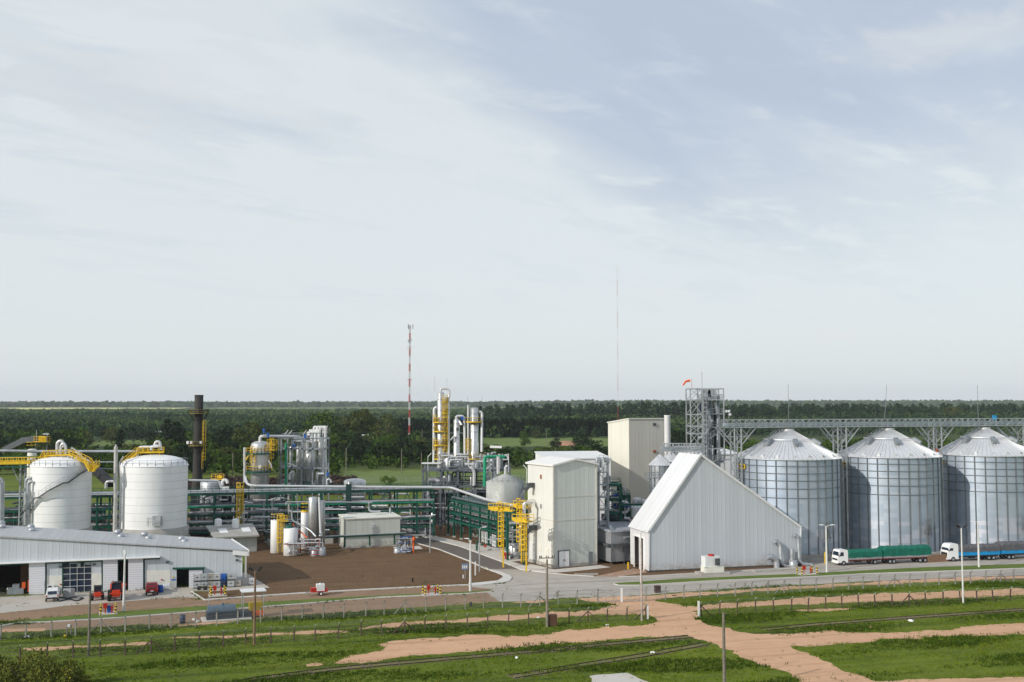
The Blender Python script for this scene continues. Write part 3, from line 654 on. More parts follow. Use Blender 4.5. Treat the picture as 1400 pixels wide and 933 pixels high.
mb = MB(); q = L(333, 800, WA, WB); mb.box((q.x + .3, q.y, 0), (.3, .3, 5.3), wang); part('post', mb, CONCL, ws)
mb = MB(); a = L(-90, yh(-90), WA, WB); b_ = L(219, yh(219), WA, WB); mb.bar(a + wn * .4, b_ + wn * .4, .9, .16); part('door_hood', mb, WHITE, ws)
mb = MB(); mb.bar(a + wn * .12 + Vector((0, 0, -.25)), b_ + wn * .12 + Vector((0, 0, -.25)), .2, .3)
a = L(236, 777, WA, WB); b_ = L(280, 776.3, WA, WB); mb.bar(a + wn * .3, b_ + wn * .3, .6, .22); part('door_rail', mb, GREEN, ws)
for px in (63, 139.6, 161.5, 196.8, 277.8, 85.6):
    mb = MB(); fac(mb, px - .7, px + .7, yh if px < 200 else 778, yb, .1, .3, foot=True); part('door_post', mb, GREEN, ws)
SLAT, t_, b2_ = base_mat('slatted_door'); sp_ = nd(t_, 'ShaderNodeSeparateXYZ'); t_.links.new(coords(t_, 'Geo'), sp_.inputs[0])
h_ = ramp(t_, tm(t_, 'ABSOLUTE', tm(t_, 'SUBTRACT', tm(t_, 'FRACT', tm(t_, 'DIVIDE', sp_.outputs[2], .36)), .5)), .36, .46)
t_.links.new(mixc(t_, h_, (.66, .67, .70), (.50, .51, .55)), b2_.inputs['Base Color']); bump(t_, b2_, h_, .6, -.05)
for i, (x0, x1) in enumerate(((40, 62), (141, 161), (175.5, 195.8), (258.5, 277))):
    mb = MB(); fac(mb, x0, x1, (lambda x: yh(x) + 1.5) if i < 3 else 779, yb, .28, .12, foot=True); d = part('sliding_door', mb, SLAT, ws)
mb = MB(); fac(mb, 50, 61, 794, yb, .34, .05, foot=True); part('wicket_door', mb, SLAT, ws)
mb = MB(); fac(mb, 86, 125, lambda x: yh(x) + 2, yb, -.05, .08, foot=True); wdw = part('window', mb, GLASSD, ws)
mb = MB()
for i in range(5): x = lerp(86, 125, i / 4); fac(mb, x - .22, x + .22, lambda x_: yh(x_) + 2, yb, .04, .1)
for j in range(6):
    f = (lambda j: (lambda x_: lerp(yh(x_) + 2, yb(x_) - .4, j / 5.0)))(j); fac(mb, 86, 125, lambda x_: f(x_) - .22, lambda x_: f(x_) + .22, .05, .1)
part('window_frame', mb, WHITE2, wdw)
mb = MB()
for x0, x1, y0, y1 in ((96.5, 104.5, 768.5, 771), (116.5, 124.3, 768, 772.5), (106.5, 110, 770, 776)): fac(mb, x0, x1, y0, y1, .0, .03)
part('blind', mb, M_('pale_blind', (.35, .42, .40), .8), wdw)
for px, py in ((3, 722), (43.5, 727), (42.5, 722.5), (2, 717.5), (161, 729.5), (165.5, 735.5), (197.5, 732.5), (203, 738), (248, 738.5), (252, 742.5)):
    b0 = L(px, py, WA, WB); back = 2.0 + (1 - (py - (719 + .063 * px)) / 16) * 5; q = P(px, py, b0.y + max(.8, min(7.6, back)))
    mb = MB(); q.z -= .55; mb.cyl(q, q + Vector((0, 0, .55)), .28, n=10); mb.lathe(q + Vector((0, 0, .5)), [(.3, 0), (.52, .12), (.6, .35), (.5, .58), (.2, .72), (0, .74)], 14); part('roof_vent', mb, GALV, ws)
# dim workshop interior: gloom painted into inner walls and floor; machines stand in the bay
mb = MB(); q = G(10, 812); mb.box((q.x - 4, q.y + 8, 0.03), (34, .3, 7.5), wang); part('inner_wall', mb, M_('painted_dim_wall', (.03, .025, .022), .95), ws); mb = MB(); mb.box((q.x + .8, q.y + 4, 0.03), (1.2, .4, 6.2), wang); part('inner_column', mb, M_('dim_brick', (.16, .10, .06), .95), ws)
mb = MB(); o_ = G(258, 809); fac(mb, 236, 285, 760, yb, -4, .2, foot=True); part('inner_wall', mb, BLACK, ws); mb = MB(); fac(mb, 155, 185, 762, yb, -4, .2, foot=True); part('inner_wall', mb, BLACK, ws)  # black backing walls make the door openings look unlit
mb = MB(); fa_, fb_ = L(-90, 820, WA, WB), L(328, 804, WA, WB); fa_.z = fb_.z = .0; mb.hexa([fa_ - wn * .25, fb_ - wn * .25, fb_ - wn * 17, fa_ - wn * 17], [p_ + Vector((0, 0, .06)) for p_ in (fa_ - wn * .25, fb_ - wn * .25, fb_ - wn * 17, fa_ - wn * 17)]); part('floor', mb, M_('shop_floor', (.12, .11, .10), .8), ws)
mb = MB(); fb_ = e0.copy(); mb.hexa([z_(e0, 0), z_(e0, 0) + Vector((-.2, 0, 0)), z_(bk0, 0) + Vector((-.2, 0, 0)), z_(bk0, 0)], [e0, e0 + Vector((-.2, 0, 0)), bk0 + Vector((-.2, 0, 0)), bk0]); part('end_wall', mb, W_WALL, ws)
# small signs and lamps on the facade
mb = MB(); mb.cur = 0; fac(mb, 234.5, 240.5, 792, 793.6, .06, .05); mb.cur = 1; mb.cur = 1
a = [L(235.3, 790.5, WA, WB), L(238.3, 790.3, WA, WB), L(236.8, 787.4, WA, WB)]; mb.extr([v + wn * .06 for v in a], wn * .04); part('safety_sign', mb, [BLUE, YEL], ws)
for px, py in ((83, 776), (128, 767), (129, 773), (229, 770), (323.5, 761), (324, 767), (221, 793.5), (83, 800)):
    mb = MB(); q = L(px, py, WA, WB) + wn * .12; mb.box(q, (.45, .3, .28) if py < 790 else (.2, .15, .2), wang); part('wall_lamp', mb, DGREY if py < 790 else RED, ws)
for k, (px, py) in enumerate(((70, 803.5), (70, 810.5))):
    mb = MB(); q = L(px, py, WA, WB) + wn * .45; q.z -= .45; mb.cur = 0; mb.box(q, (1.0, .45, .95), wang); c = q + wn * .24 + Vector((-.12, 0, .5)); mb.cur = 1; mb.cyl(c, c + wn * .04, .36, n=16); mb.cur = 0; mb.cyl(c + wn * .05, c + wn * .07, .1, n=10)
    r = thing('air_conditioner', ('upper' if k == 0 else 'lower') + ' of two stacked air conditioner units beside the workshop window', 'air conditioner', q); part('casing', mb, [WHITE2, BLACK], r)
# ---- tall cream building in the middle
T1C = G(757, 777.3); T1L = G(725, 767.5); T1R = G(815.7, 772)
u_ = (T1R - T1C).normalized(); v_ = Vector((-u_.y, u_.x, 0)); lenR = (T1R - T1C).length; lenL = (T1L - T1C).length; T1A = math.atan2(u_.y, u_.x)
CR1 = ribbed('cream_cladding_shaded', (.62, .65, .61), T1A, 1.0, .55, 0, .10, dcol=(.42, .40, .33)); CR2 = ribbed('cream_cladding_sunlit', (.74, .745, .69), T1A + R(90), 1.0, .55, 0, .08, dcol=(.42, .40, .33))  # sun and shade painted in: front face darker, side face lighter
t1 = thing('cream_tower_building', 'tall cream clad process building with white double door beside the plant road', 'building', T1C)
H1 = 18.6; c0, c1 = T1C, T1C + u_ * lenR; c2, c3 = c1 + v_ * lenL, c0 + v_ * lenL; z_ = lambda p, h: Vector((p.x, p.y, h))
mb = MB(); mb.cur = 0; md0 = c0.lerp(c1, .5); md1 = c3.lerp(c2, .5)
mb.add([c0, c1, z_(c1, H1), z_(md0, H1 + 1.0), z_(c0, H1)], [(0, 1, 2, 3, 4)]); mb.add([c3, c2, z_(c2, H1), z_(md1, H1 + 1.0), z_(c3, H1)], [(4, 3, 2, 1, 0)])
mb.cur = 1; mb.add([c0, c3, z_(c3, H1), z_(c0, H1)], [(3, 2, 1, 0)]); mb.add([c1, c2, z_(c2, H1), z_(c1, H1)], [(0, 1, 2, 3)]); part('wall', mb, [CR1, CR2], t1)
mb = MB(); o1 = .35
for a, b_ in ((0, .5), (.5, 1)):
    p0, p1 = c0.lerp(c1, a) - v_ * o1, c0.lerp(c1, b_) - v_ * o1; p3, p2 = c3.lerp(c2, a) + v_ * o1, c3.lerp(c2, b_) + v_ * o1
    za, zb = (H1, H1 + 1.0) if a == 0 else (H1 + 1.0, H1)
    if a == 0: p0 = p0 - u_ * o1; p3 = p3 - u_ * o1; za -= .05
    else: p1 = p1 + u_ * o1; p2 = p2 + u_ * o1; zb -= .05
    bt = [z_(p0, za + .02), z_(p1, zb + .02), z_(p2, zb + .02), z_(p3, za + .02)]; mb.hexa(bt, [q + Vector((0, 0, .3)) for q in bt])
part('roof', mb, M_('roof_white', (.78, .77, .73), .6, var=.06), t1)
mb = MB()
for zz in (8.6, 12.9)[:2]: mb.bar(z_(c0, zz) - v_ * .03, z_(c1, zz) - v_ * .03, .06, .14)
mb.bar(z_(c0, 8.6) - u_ * .03, z_(c3, 8.6) - u_ * .03, .06, .14)
for q in (c0, c1): mb.box(z_(q, 0.1), (.22, .22, H1 - .1), T1A)
part('trim', mb, M_('cream_trim', (.62, .60, .52), .6), t1)
mb = MB(); mb.bar(z_(c0, .32) - v_ * .08 - u_ * .1, z_(c1, .32) - v_ * .08, .2, .6); mb.bar(z_(c0, .32) - u_ * .08, z_(c3, .32) - u_ * .08, .2, .6); part('plinth', mb, CONC, t1)
def wallbox(mb, base, u, s0, s1, z0, z1, nrm, d0, d1):
    a, b_ = base + u * s0, base + u * s1; mb.hexa([z_(a, z0) + nrm * d0, z_(b_, z0) + nrm * d0, z_(b_, z0) + nrm * d1, z_(a, z0) + nrm * d1], [z_(a, z1) + nrm * d0, z_(b_, z1) + nrm * d0, z_(b_, z1) + nrm * d1, z_(a, z1) + nrm * d1])
for k in (0, 1):
    mb = MB(); wallbox(mb, c0, u_, 1.05 + k * 1.12, 2.12 + k * 1.12, .2, 3.0, -v_, 0, .22); dr = part('door', mb, WHITE, t1)
    mb = MB(); wallbox(mb, c0, u_, (1.98 if k == 0 else 2.22), (2.06 if k == 0 else 2.3), 1.2, 1.5, -v_, .22, .3); part('handle', mb, DGREY, dr)
mb = MB()
for s0, s1, z0, z1 in ((.93, 1.03, .2, 3.1), (3.28, 3.38, .2, 3.1), (.93, 3.38, 3.02, 3.12)): wallbox(mb, c0, u_, s0, s1, z0, z1, -v_, 0, .26)
part('door_frame', mb, DGREY, t1)
mb = MB(); wallbox(mb, c0, u_, lenR - 1.9, lenR - 1.0, .1, 2.5, -v_, .02, .2); part('louvre', mb, GALVD, t1)
mb = MB(); wallbox(mb, c3, -v_, .8, 2.9, .2, 3.8, -u_, .0, .15); part('door', mb, WHITE2, t1, 'wide white door on the sunlit side')
for s0, zz in ((3.9, 2.6), (6.6, 2.2)):
    mb = MB(); wallbox(mb, c3, -v_, s0, s0 + 1.3, zz, zz + 1.2, -u_, 0, .08); part('vent_panel', mb, CREAM, t1)
for s0, zz in ((3.2, 6.3), (2.4, 14.2)):
    mb = MB(); q = z_(c3 - v_ * s0, zz) - u_ * .6; mb.box(q - u_ * .1, (1.3, .8, .9), T1A); mb.cyl(q - u_ * .6 + Vector((0, 0, .2)), q - u_ * 1.3 + Vector((0, 0, -.3)), .35, .45, 10); part('extract_fan', mb, DGREY, t1)
for s0, zz in ((4.8, 16.0), (4.8, 10.5)):
    mb = MB(); wallbox(mb, c3, -v_, s0, s0 + .5, zz, zz + .8, -u_, 0, .1); part('small_vent', mb, RUST if zz > 12 else GALV, t1)
# ---- taller cream building behind
B2C = P(859.7, 573.4, 240); Bu = Vector((math.cos(R(24)), math.sin(R(24)), 0)); Bv = Vector((-Bu.y, Bu.x, 0)); g0 = z_(B2C, 0)
def hit(px, o, d):
    """distance along direction d from o where the photo column px is met"""
    tx = (px - 700) / FL / (CP); 
    return (tx * o.y - o.x) / (d.x - tx * d.y)
def hitz(px, py, o, d):
    r_ = ray(px, py); tx = r_[0] / r_[1]; s = (tx * o.y - o.x) / (d.x - tx * d.y); p_ = o + d * s; return s, CH + r_[2] / r_[1] * p_.y
sR, zR = hitz(910, 573.6, g0, Bu); sL, zL = hitz(831.3, 578.6, g0, Bv)
b2 = thing('cream_high_building', 'tallest plain cream clad building behind the white dome tanks', 'building', g0)
CB1 = ribbed('cream_cladding_high_shaded', (.57, .555, .485), R(24), 1.0, .6, 0, .08, dcol=(.4, .37, .3)); CB2 = ribbed('cream_cladding_high_sunlit', (.72, .70, .61), R(114), 1.0, .6, 0, .08, dcol=(.4, .37, .3))  # shaded face given a darker cream, sunlit side a lighter one
zc = B2C.z; q0, q1, q3 = g0, g0 + Bu * sR, g0 + Bv * sL; q2 = q1 + Bv * sL
mb = MB(); mb.add([q0, q1, z_(q1, zc), z_(q0, zc)], [(0, 1, 2, 3)]); mb.add([q3, q2, z_(q2, zL), z_(q3, zL)], [(3, 2, 1, 0)])
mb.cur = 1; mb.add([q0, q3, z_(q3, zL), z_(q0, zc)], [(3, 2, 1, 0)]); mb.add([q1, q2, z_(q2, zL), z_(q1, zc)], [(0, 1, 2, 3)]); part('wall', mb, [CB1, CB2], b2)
mb = MB(); t4 = [z_(q0 - Bu * .2 - Bv * .2, zc + .01), z_(q1 + Bu * .2 - Bv * .2, zc + .01), z_(q2 + Bu * .2 + Bv * .2, zL + .01), z_(q3 - Bu * .2 + Bv * .2, zL + .01)]; mb.hexa(t4, [p_ + Vector((0, 0, .25)) for p_ in t4]); part('roof', mb, CREAM, b2)
for px, py in ((894.5, 581), (894.5, 618)):
    s_, zz = hitz(px, py, g0, Bu); mb = MB(); wallbox(mb, g0, Bu, s_ - .35, s_ + .35, zz - .2, zz + .4, -Bv, 0, .25); part('wall_vent', mb, DGREY if py < 600 else RUST, b2)
# ---- white low building behind the cream tower
def boxbld(name, label, cat, px0, px1, D, ztop, depth, mat, ang, zr=None, roofmat=None, z0=0):
    p0 = P(px0, 600, D); p0.z = z0; u = Vector((math.cos(ang), math.sin(ang), 0)); v = Vector((-u.y, u.x, 0)); s, _ = hitz(px1, 600, p0, u)
    p1 = p0 + u * s; p2, p3 = p1 + v * depth, p0 + v * depth; t = thing(name, label, cat, p0)
    mb = MB(); mb.hexa([p0, p1, p2, p3], [z_(p0, ztop), z_(p1, ztop), z_(p2, zr or ztop), z_(p3, zr or ztop)]); part('wall', mb, mat, t)
    mb = MB(); o1 = .25; a = [z_(p0 - u * o1 - v * o1, ztop + .01), z_(p1 + u * o1 - v * o1, ztop + .01), z_(p2 + u * o1 + v * o1, (zr or ztop) + .01), z_(p3 - u * o1 + v * o1, (zr or ztop) + .01)]; mb.hexa(a, [q + Vector((0, 0, .2)) for q in a])
    part('roof', mb, roofmat or WHITE, t); return t, p0, p1, p2, p3
WROOF = ribbed('white_roof_sheet', (.80, .80, .78), T1A, 6.0, .5, 0, .1)
boxbld('white_hall', 'low white roofed hall behind the cream tower building', 'building', 747.5, 835, 232, 17.6, 13, WHITE, R(10), 18.6, WROOF)
boxbld('white_storage_hall', 'white sheeted hall seen between the elevator tower and the first silo', 'building', 955, 1012, 240, 18.2, 14, ribbed('white_hall_sheet', (.78, .78, .77), R(15), 2.2, .5), R(14), 19.5, WROOF)
# ---- steep white warehouse with lean-to profile
A_, B_ = G(886.5, 783), G(1094.5, 773.4); wu = (B_ - A_).normalized(); wv = Vector((-wu.y, wu.x, 0)); WHA = math.atan2(wu.y, wu.x)
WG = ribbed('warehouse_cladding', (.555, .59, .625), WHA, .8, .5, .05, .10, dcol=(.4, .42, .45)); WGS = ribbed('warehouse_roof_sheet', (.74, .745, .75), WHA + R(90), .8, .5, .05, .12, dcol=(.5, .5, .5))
e_l = L(886.9, 725.9, A_, B_); ap = L(957.3, 622.7, A_, B_); e_r = L(1094.5, 721.4, A_, B_); dp = 8.6
wh = thing('warehouse', 'steep gabled white metal warehouse with one long slope and dark open door', 'warehouse', A_)
zb = Vector((0, 0, .35)); fr = [A_ + zb, B_ + zb, e_r, ap, e_l]; bkp = [p_ + wv * dp for p_ in fr]
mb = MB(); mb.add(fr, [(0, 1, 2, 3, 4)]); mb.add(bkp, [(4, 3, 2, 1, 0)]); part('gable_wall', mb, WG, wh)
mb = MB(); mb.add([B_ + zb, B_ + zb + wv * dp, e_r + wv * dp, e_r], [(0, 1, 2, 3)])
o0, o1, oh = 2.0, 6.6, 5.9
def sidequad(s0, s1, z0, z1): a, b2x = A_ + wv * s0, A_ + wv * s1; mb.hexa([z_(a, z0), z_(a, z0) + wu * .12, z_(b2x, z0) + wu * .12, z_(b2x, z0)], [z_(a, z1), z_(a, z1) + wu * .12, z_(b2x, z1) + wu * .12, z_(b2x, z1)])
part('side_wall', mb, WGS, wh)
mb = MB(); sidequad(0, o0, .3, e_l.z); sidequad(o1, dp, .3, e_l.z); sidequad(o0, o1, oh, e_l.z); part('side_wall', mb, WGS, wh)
mb = MB(); nb = 14
def slope(a, b2x, ex):
    n = (b2x - a).normalized(); up = Vector((-n.z * wu.x, -n.z * wu.y, math.sqrt(1 - n.z ** 2))) if n.z > 0 else Vector((-n.z * wu.x, -n.z * wu.y, math.sqrt(1 - n.z ** 2)))
    q = [a - wv * .3 - n * ex, b2x - wv * .3, b2x + wv * (dp + .3), a + wv * (dp + .3) - n * ex]; mb.hexa([p_ + up * .02 for p_ in q], [p_ + up * .2 for p_ in q])
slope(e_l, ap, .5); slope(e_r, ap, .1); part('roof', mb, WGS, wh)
mb = MB(); mb.bar(e_l - wv * .33 + Vector((0, 0, .1)), ap - wv * .33 + Vector((0, 0, .12)), .08, .35); mb.bar(ap - wv * .33 + Vector((0, 0, .12)), e_r - wv * .33 + Vector((0, 0, .1)), .08, .35)
mb.bar(A_ - wv * .05 + zb, e_l - wv * .05, .25, .25); mb.bar(B_ - wv * .05 + zb, e_r - wv * .05, .2, .2); part('edge_trim', mb, WHITE2, wh)
mb = MB(); mb.bar(A_ + Vector((0, 0, .17)) + wv * .1, B_ + Vector((0, 0, .17)) + wv * .1, .2, .34); part('plinth', mb, M_('dark_base', (.10, .085, .07), .9), wh)
mb = MB(); mb.bar(z_(A_ + wv * 3.9, 0) - wu * .06, z_(A_ + wv * 3.9, oh) - wu * .06, .25); mb.bar(z_(A_ + wv * o0, oh) - wu * .06, z_(A_ + wv * o1, oh) - wu * .06, .2, .3); mb.bar(z_(A_ + wv * o0, 0) - wu * .06, z_(A_ + wv * o0, oh) - wu * .06, .2); mb.bar(z_(A_ + wv * o1, 0) - wu * .06, z_(A_ + wv * o1, oh) - wu * .06, .2); part('door_frame', mb, WHITE, wh)
# air ducts along the right of the gable
def duct(label, pts, r, mat=GALV, extra=None):
    q = [L(px, py, A_, B_) - wv * off for px, py, off in pts]; mb = MB(); mb.pipe(q, r, 12)
    if extra:
        for p_, rr, hh in extra: c = L(p_[0], p_[1], A_, B_) - wv * p_[2]; mb.lathe(c, [(0, -hh), (rr, -hh), (rr * 1.15, 0), (rr, hh), (0, hh)], 14)
    return single('air_duct', mb, mat, label, 'duct')
duct('grey duct with a hooked top, left of two on the warehouse gable', [(1056, 742, .5), (1060, 739, .5), (1064.5, 744, .6), (1064.5, 773, .9), (1082, 774.5, .9)], .32, GALV, [((1081, 772, .9), .75, 1.0)])
duct('grey duct with a hooked top at the far right corner of the warehouse', [(1083, 733.5, .5), (1086, 731, .5), (1089, 736, .6), (1089.5, 770, .9), (1106, 771.5, .9)], .32)
duct('short straight upright duct between two hooked ones by the warehouse', [(1079.5, 750, .9), (1079.5, 772, .9)], .42)
duct('low bent duct with flared mouth on a slab by the warehouse', [(1043, 761, 1.2), (1050, 760, 1.2), (1056.5, 764, 1.2), (1057, 778, 1.4)], .55)
mb = MB(); q = G(1048, 781.3); mb.box(q, (5.2, 1.6, .35), WHA); single('duct_slab', mb, CONC, 'narrow concrete slab under the low bent duct', 'slab')
mb = MB(); q = G(974, 785.3); mb.box(q, (5.6, 2.6, .45), WHA); single('equipment_slab', mb, CONC, 'concrete slab with a white cooling unit in front of the warehouse', 'slab')
ac = thing('cooling_unit', 'boxy white cooling unit with red cap on a slab before the warehouse', 'cooling unit', (q.x, q.y, .45))
mb = MB(); mb.box((q.x, q.y, .45), (3.6, 1.9, 1.0), WHA); part('base_cabinet', mb, CREAM, ac)
mb = MB(); mb.box((q.x - .3, q.y, 1.45), (2.8, 1.7, 1.75), WHA); part('casing', mb, WHITE2, ac)
mb = MB(); mb.box((q.x + .75, q.y - .95, 1.7), (.9, .12, 1.2), WHA); part('grille', mb, DGREY, ac)
mb = MB(); mb.cyl((q.x - .2, q.y, 3.2), (q.x - .2, q.y, 3.5), .55, n=14); part('cap', mb, RED, ac)
# ---- grey plant house in the shade between tower and warehouse
GH = M_('grey_panel', (.30, .31, .325), .5, .2, var=.1)
a = G(835.5, 772.5); b_ = G(869, 769.8); u = (b_ - a).normalized(); v = Vector((-u.y, u.x, 0)); b_ = b_ + u * 3
gh = thing('grey_plant_house', 'grey panelled box building in the shade between cream tower and warehouse', 'building', a)
mb = MB(); hz = 6.0; d_ = 9; mb.hexa([z_(a, .5), z_(b_, .5), z_(b_ + v * d_, .5), z_(a + v * d_, .5)], [z_(a, hz), z_(b_, hz), z_(b_ + v * d_, hz + .1), z_(a + v * d_, hz + .1)]); part('wall', mb, GH, gh)
mb = MB(); q = [z_(a - u * .3 - v * .3, hz), z_(b_ + u * .3 - v * .3, hz), z_(b_ + v * d_ + u * .3, hz + .5), z_(a + v * d_ - u * .3, hz + .5)]; mb.hexa([p_ + Vector((0, 0, .02)) for p_ in q], [p_ + Vector((0, 0, .3)) for p_ in q]); part('roof', mb, M_('grey_roof', (.42, .44, .47), .45, .2), gh)
mb = MB(); mb.bar(z_(a, 3.6) - v * .3, z_(b_, 3.6) - v * .3, .6, .5); mb.bar(z_(a, 3.6) - u * .3, z_(a + v * d_, 3.6) - u * .3, .6, .5)
for s in (0, .33, .66, 1): q = a.lerp(b_, s); mb.bar(z_(q, 0) - v * .1, z_(q, 3.5) - v * .1, .15)
part('girder', mb, DGREY, gh)
mb = MB(); q = z_(a + u * 2.6, 4.9) - v * .4; mb.cyl(q, q + u * 3, .22, n=10); part('pipe', mb, GALV, gh)
# ---- greenish white container room in the yard
a = G(472.5, 750.3); b_ = G(546.7, 746.3); u = (b_ - a).normalized(); v = Vector((-u.y, u.x, 0)); d_ = 6.5
CR = ribbed('control_room_panel', (.58, .60, .54), math.atan2(u.y, u.x), 1.2, .5, 0, .12)
cr = thing('control_room', 'greenish white windowless box building in the brown yard', 'building', a); hz = L(500, 709.5, a, b_).z
mb = MB(); q = [z_(a, .35), z_(b_, .35), z_(b_ + v * d_, .35), z_(a + v * d_, .35)]; mb.hexa(q, [z_(p_, hz) for p_ in q]); part('wall', mb, CR, cr)
mb = MB(); q = [z_(a - u * .2 - v * .2, hz + .01), z_(b_ + u * .2 - v * .2, hz + .01), z_(b_ + v * d_ + u * .2, hz + .3), z_(a + v * d_ - u * .2, hz + .3)]; mb.hexa(q, [p_ + Vector((0, 0, .2)) for p_ in q]); part('roof', mb, CREAM, cr)
mb = MB(); q = [a - u * .15 - v * .15, b_ + u * .15 - v * .15, b_ + v * d_ + u * .15, a + v * d_ - u * .15]; mb.hexa(q, [z_(p_, .34) for p_ in q]); part('plinth', mb, CONC, cr)
mb = MB(); wallbox(mb, a, u, 5.4, 6.1, hz - 1.9, hz - 1.0, -v, 0, .06); part('sign', mb, WHITE, cr)
# ---- small building with concrete roof by the rack
a = G(294, 757.5); b_ = G(351, 754); u = (b_ - a).normalized(); v = Vector((-u.y, u.x, 0))
sb = thing('pump_house', 'small grey building with sloping concrete roof and two white plates', 'building', a); zf = L(297, 735, a, b_).z
mb = MB(); d_ = 6; q = [a, b_, b_ + v * d_, a + v * d_]; mb.hexa(q, [z_(q[0], zf), z_(q[1], zf), z_(q[2], zf + 1.4), z_(q[3], zf + 1.4)]); part('wall', mb, M_('pale_grey_wall', (.42, .43, .40), .7), sb)
mb = MB(); q = [z_(a - u * .3 - v * .8, zf - .2), z_(b_ + u * .3 - v * .8, zf - .2), z_(b_ + v * d_ + u * .3, zf + 1.5), z_(a + v * d_ - u * 1.0, zf + 1.5)]; mb.hexa([p_ + Vector((0, 0, .02)) for p_ in q], [p_ + Vector((0, 0, .3)) for p_ in q]); part('roof', mb, CONC, sb)
for s in (.28, .78):
    mb = MB(); w0 = lambda ss_, tt: (q[0].lerp(q[1], ss_)).lerp(q[3].lerp(q[2], ss_), tt) + Vector((0, 0, .33)); qq = [w0(s - .09, .3), w0(s + .09, .3), w0(s + .09, .65), w0(s - .09, .65)]; mb.hexa(qq, [p_ + Vector((0, 0, .08)) for p_ in qq]); part('roof_plate', mb, WHITE, sb)
# ================================================================ TANKS, SILOS
TW = M_('tank_white', (.82, .82, .815), .42, var=.05, sc=.35, dirt=.34, dcol=(.55, .52, .46))
def white_tank(pxl, pxr, D, ytop, ybot, label, ring):
    r_ = ray((pxl + pxr) / 2, 600); cx = r_[0] / r_[1] * D; Rr = (pxr - pxl) / 2 / FL * D / math.sqrt(1 + (cx / D) ** 2) * .995; c = Vector((cx, D, 0))
    pf = on_cyl((pxl + pxr) / 2, ytop, c, Rr); zt = pf.z; zb = on_cyl((pxl + pxr) / 2, ybot, c, Rr).z
    t = thing('storage_tank', label, 'tank', c); H = zt - zb; mb = MB(); mb.lathe((cx, D, zb), [(Rr, 0), (Rr, H)], 72); part('shell', mb, TW, t)
    mb = MB(); pr = [(Rr + .12, H - .05), (Rr + .12, H + .05)] + [(Rr * math.cos(a), H + .02 + Rr * .32 * math.sin(a)) for a in [i * R(90) / 9 for i in range(10)]]; pr[-1] = (0.01, pr[-1][1]); mb.lathe((cx, D, zb), pr, 72); part('roof', mb, TW, t)
    mb = MB()
    for k in range(1, 8): zz = H * k / 8 + .1; mb.lathe((cx, D, zb), [(Rr, zz - .03), (Rr + .02, zz - .02), (Rr + .02, zz + .02), (Rr, zz + .03)], 72)
    part('weld_seam', mb, M_('seam_' + str(int(D)), (.55, .54, .5), .6), t)
    mb = MB(); n = 26; pts = [(cx + (Rr - .05) * math.cos(2 * math.pi * k / n), D + (Rr - .05) * math.sin(2 * math.pi * k / n), zt + .1) for k in range(n)]; mb.rail(pts, 1.1, .05, 9, True, True); part('handrail', mb, GALVD, t)
    mb = MB(); mb.lathe((cx, D, 0), [(Rr + .35, zb - 2.0), (Rr + .35, zb - .02), (0.01, zb - .02)], 64)
    mb.lathe((cx, D, 0), [(0.01, zb - 2.0), (Rr + .35, zb - 2.0)], 64); part('ring_beam', mb, CONC, t)
    for k in range(10):
        a = 2 * math.pi * k / 10 + .3; mb = MB(); mb.cyl((cx + (Rr - .4) * math.cos(a), D + (Rr - .4) * math.sin(a), 0), (cx + (Rr - .4) * math.cos(a), D + (Rr - .4) * math.sin(a), zb - 2.0), .4, n=12); part('column', mb, CONC, t)
    return t, c, Rr, zb, zt
tkA, cA, RA, zbA, ztA = white_tank(42.5, 127.5, 203, 638.5, 726, 'left white storage tank with a spiral stair winding up its side', 0)
tkB, cB, RB, zbB, ztB = white_tank(165.5, 258.5, 209, 638.5, 724.5, 'right white storage tank on a concrete ring beside the dark chimney', 1)
# spiral stair on the left tank
sp_px = [(46, 705), (43.9, 696), (52.5, 680.5), (57, 680), (70.5, 669.5), (86, 660.2), (92, 659.5), (105, 648.5), (118.5, 639)]
fl = [on_cyl(px, py, cA, RA + .05) for px, py in sp_px[1:]]; sd2 = on_cyl(43.2, 707, cA, RA + .05)
fl = [Vector((cA.x - RA * 1.0, cA.y + 2.2, fl[0].z - 4.2))] + [Vector((cA.x - RA * .995, cA.y + .3, fl[0].z - 1.6))] + fl
st = MB(); hr = MB(); pr_ = None
for a, b_ in zip(fl[:-1], fl[1:]):
    n = max(2, int((b_ - a).length / .35))
    for k in range(n + 1):
        p_ = a.lerp(b_, k / n); o_ = Vector((p_.x - cA.x, p_.y - cA.y, 0)).normalized(); pi = Vector((cA.x, cA.y, p_.z)) + o_ * (RA + .05); po = pi + o_ * .95
        st.bar(pi, po, .3, .05)
        if pr_: st.bar(pr_[1], po, .06, .28); hr.bar(pr_[1] + Vector((0, 0, 1.05)), po + Vector((0, 0, 1.05)), .06); hr.bar(pr_[1] + Vector((0, 0, .55)), po + Vector((0, 0, .55)), .04)
        if k % 4 == 0: hr.bar(po, po + Vector((0, 0, 1.05)), .05)
        pr_ = (pi, po)
sps = part('spiral_stair', st, DGREY, tkA); part('handrail', hr, GALV, sps)
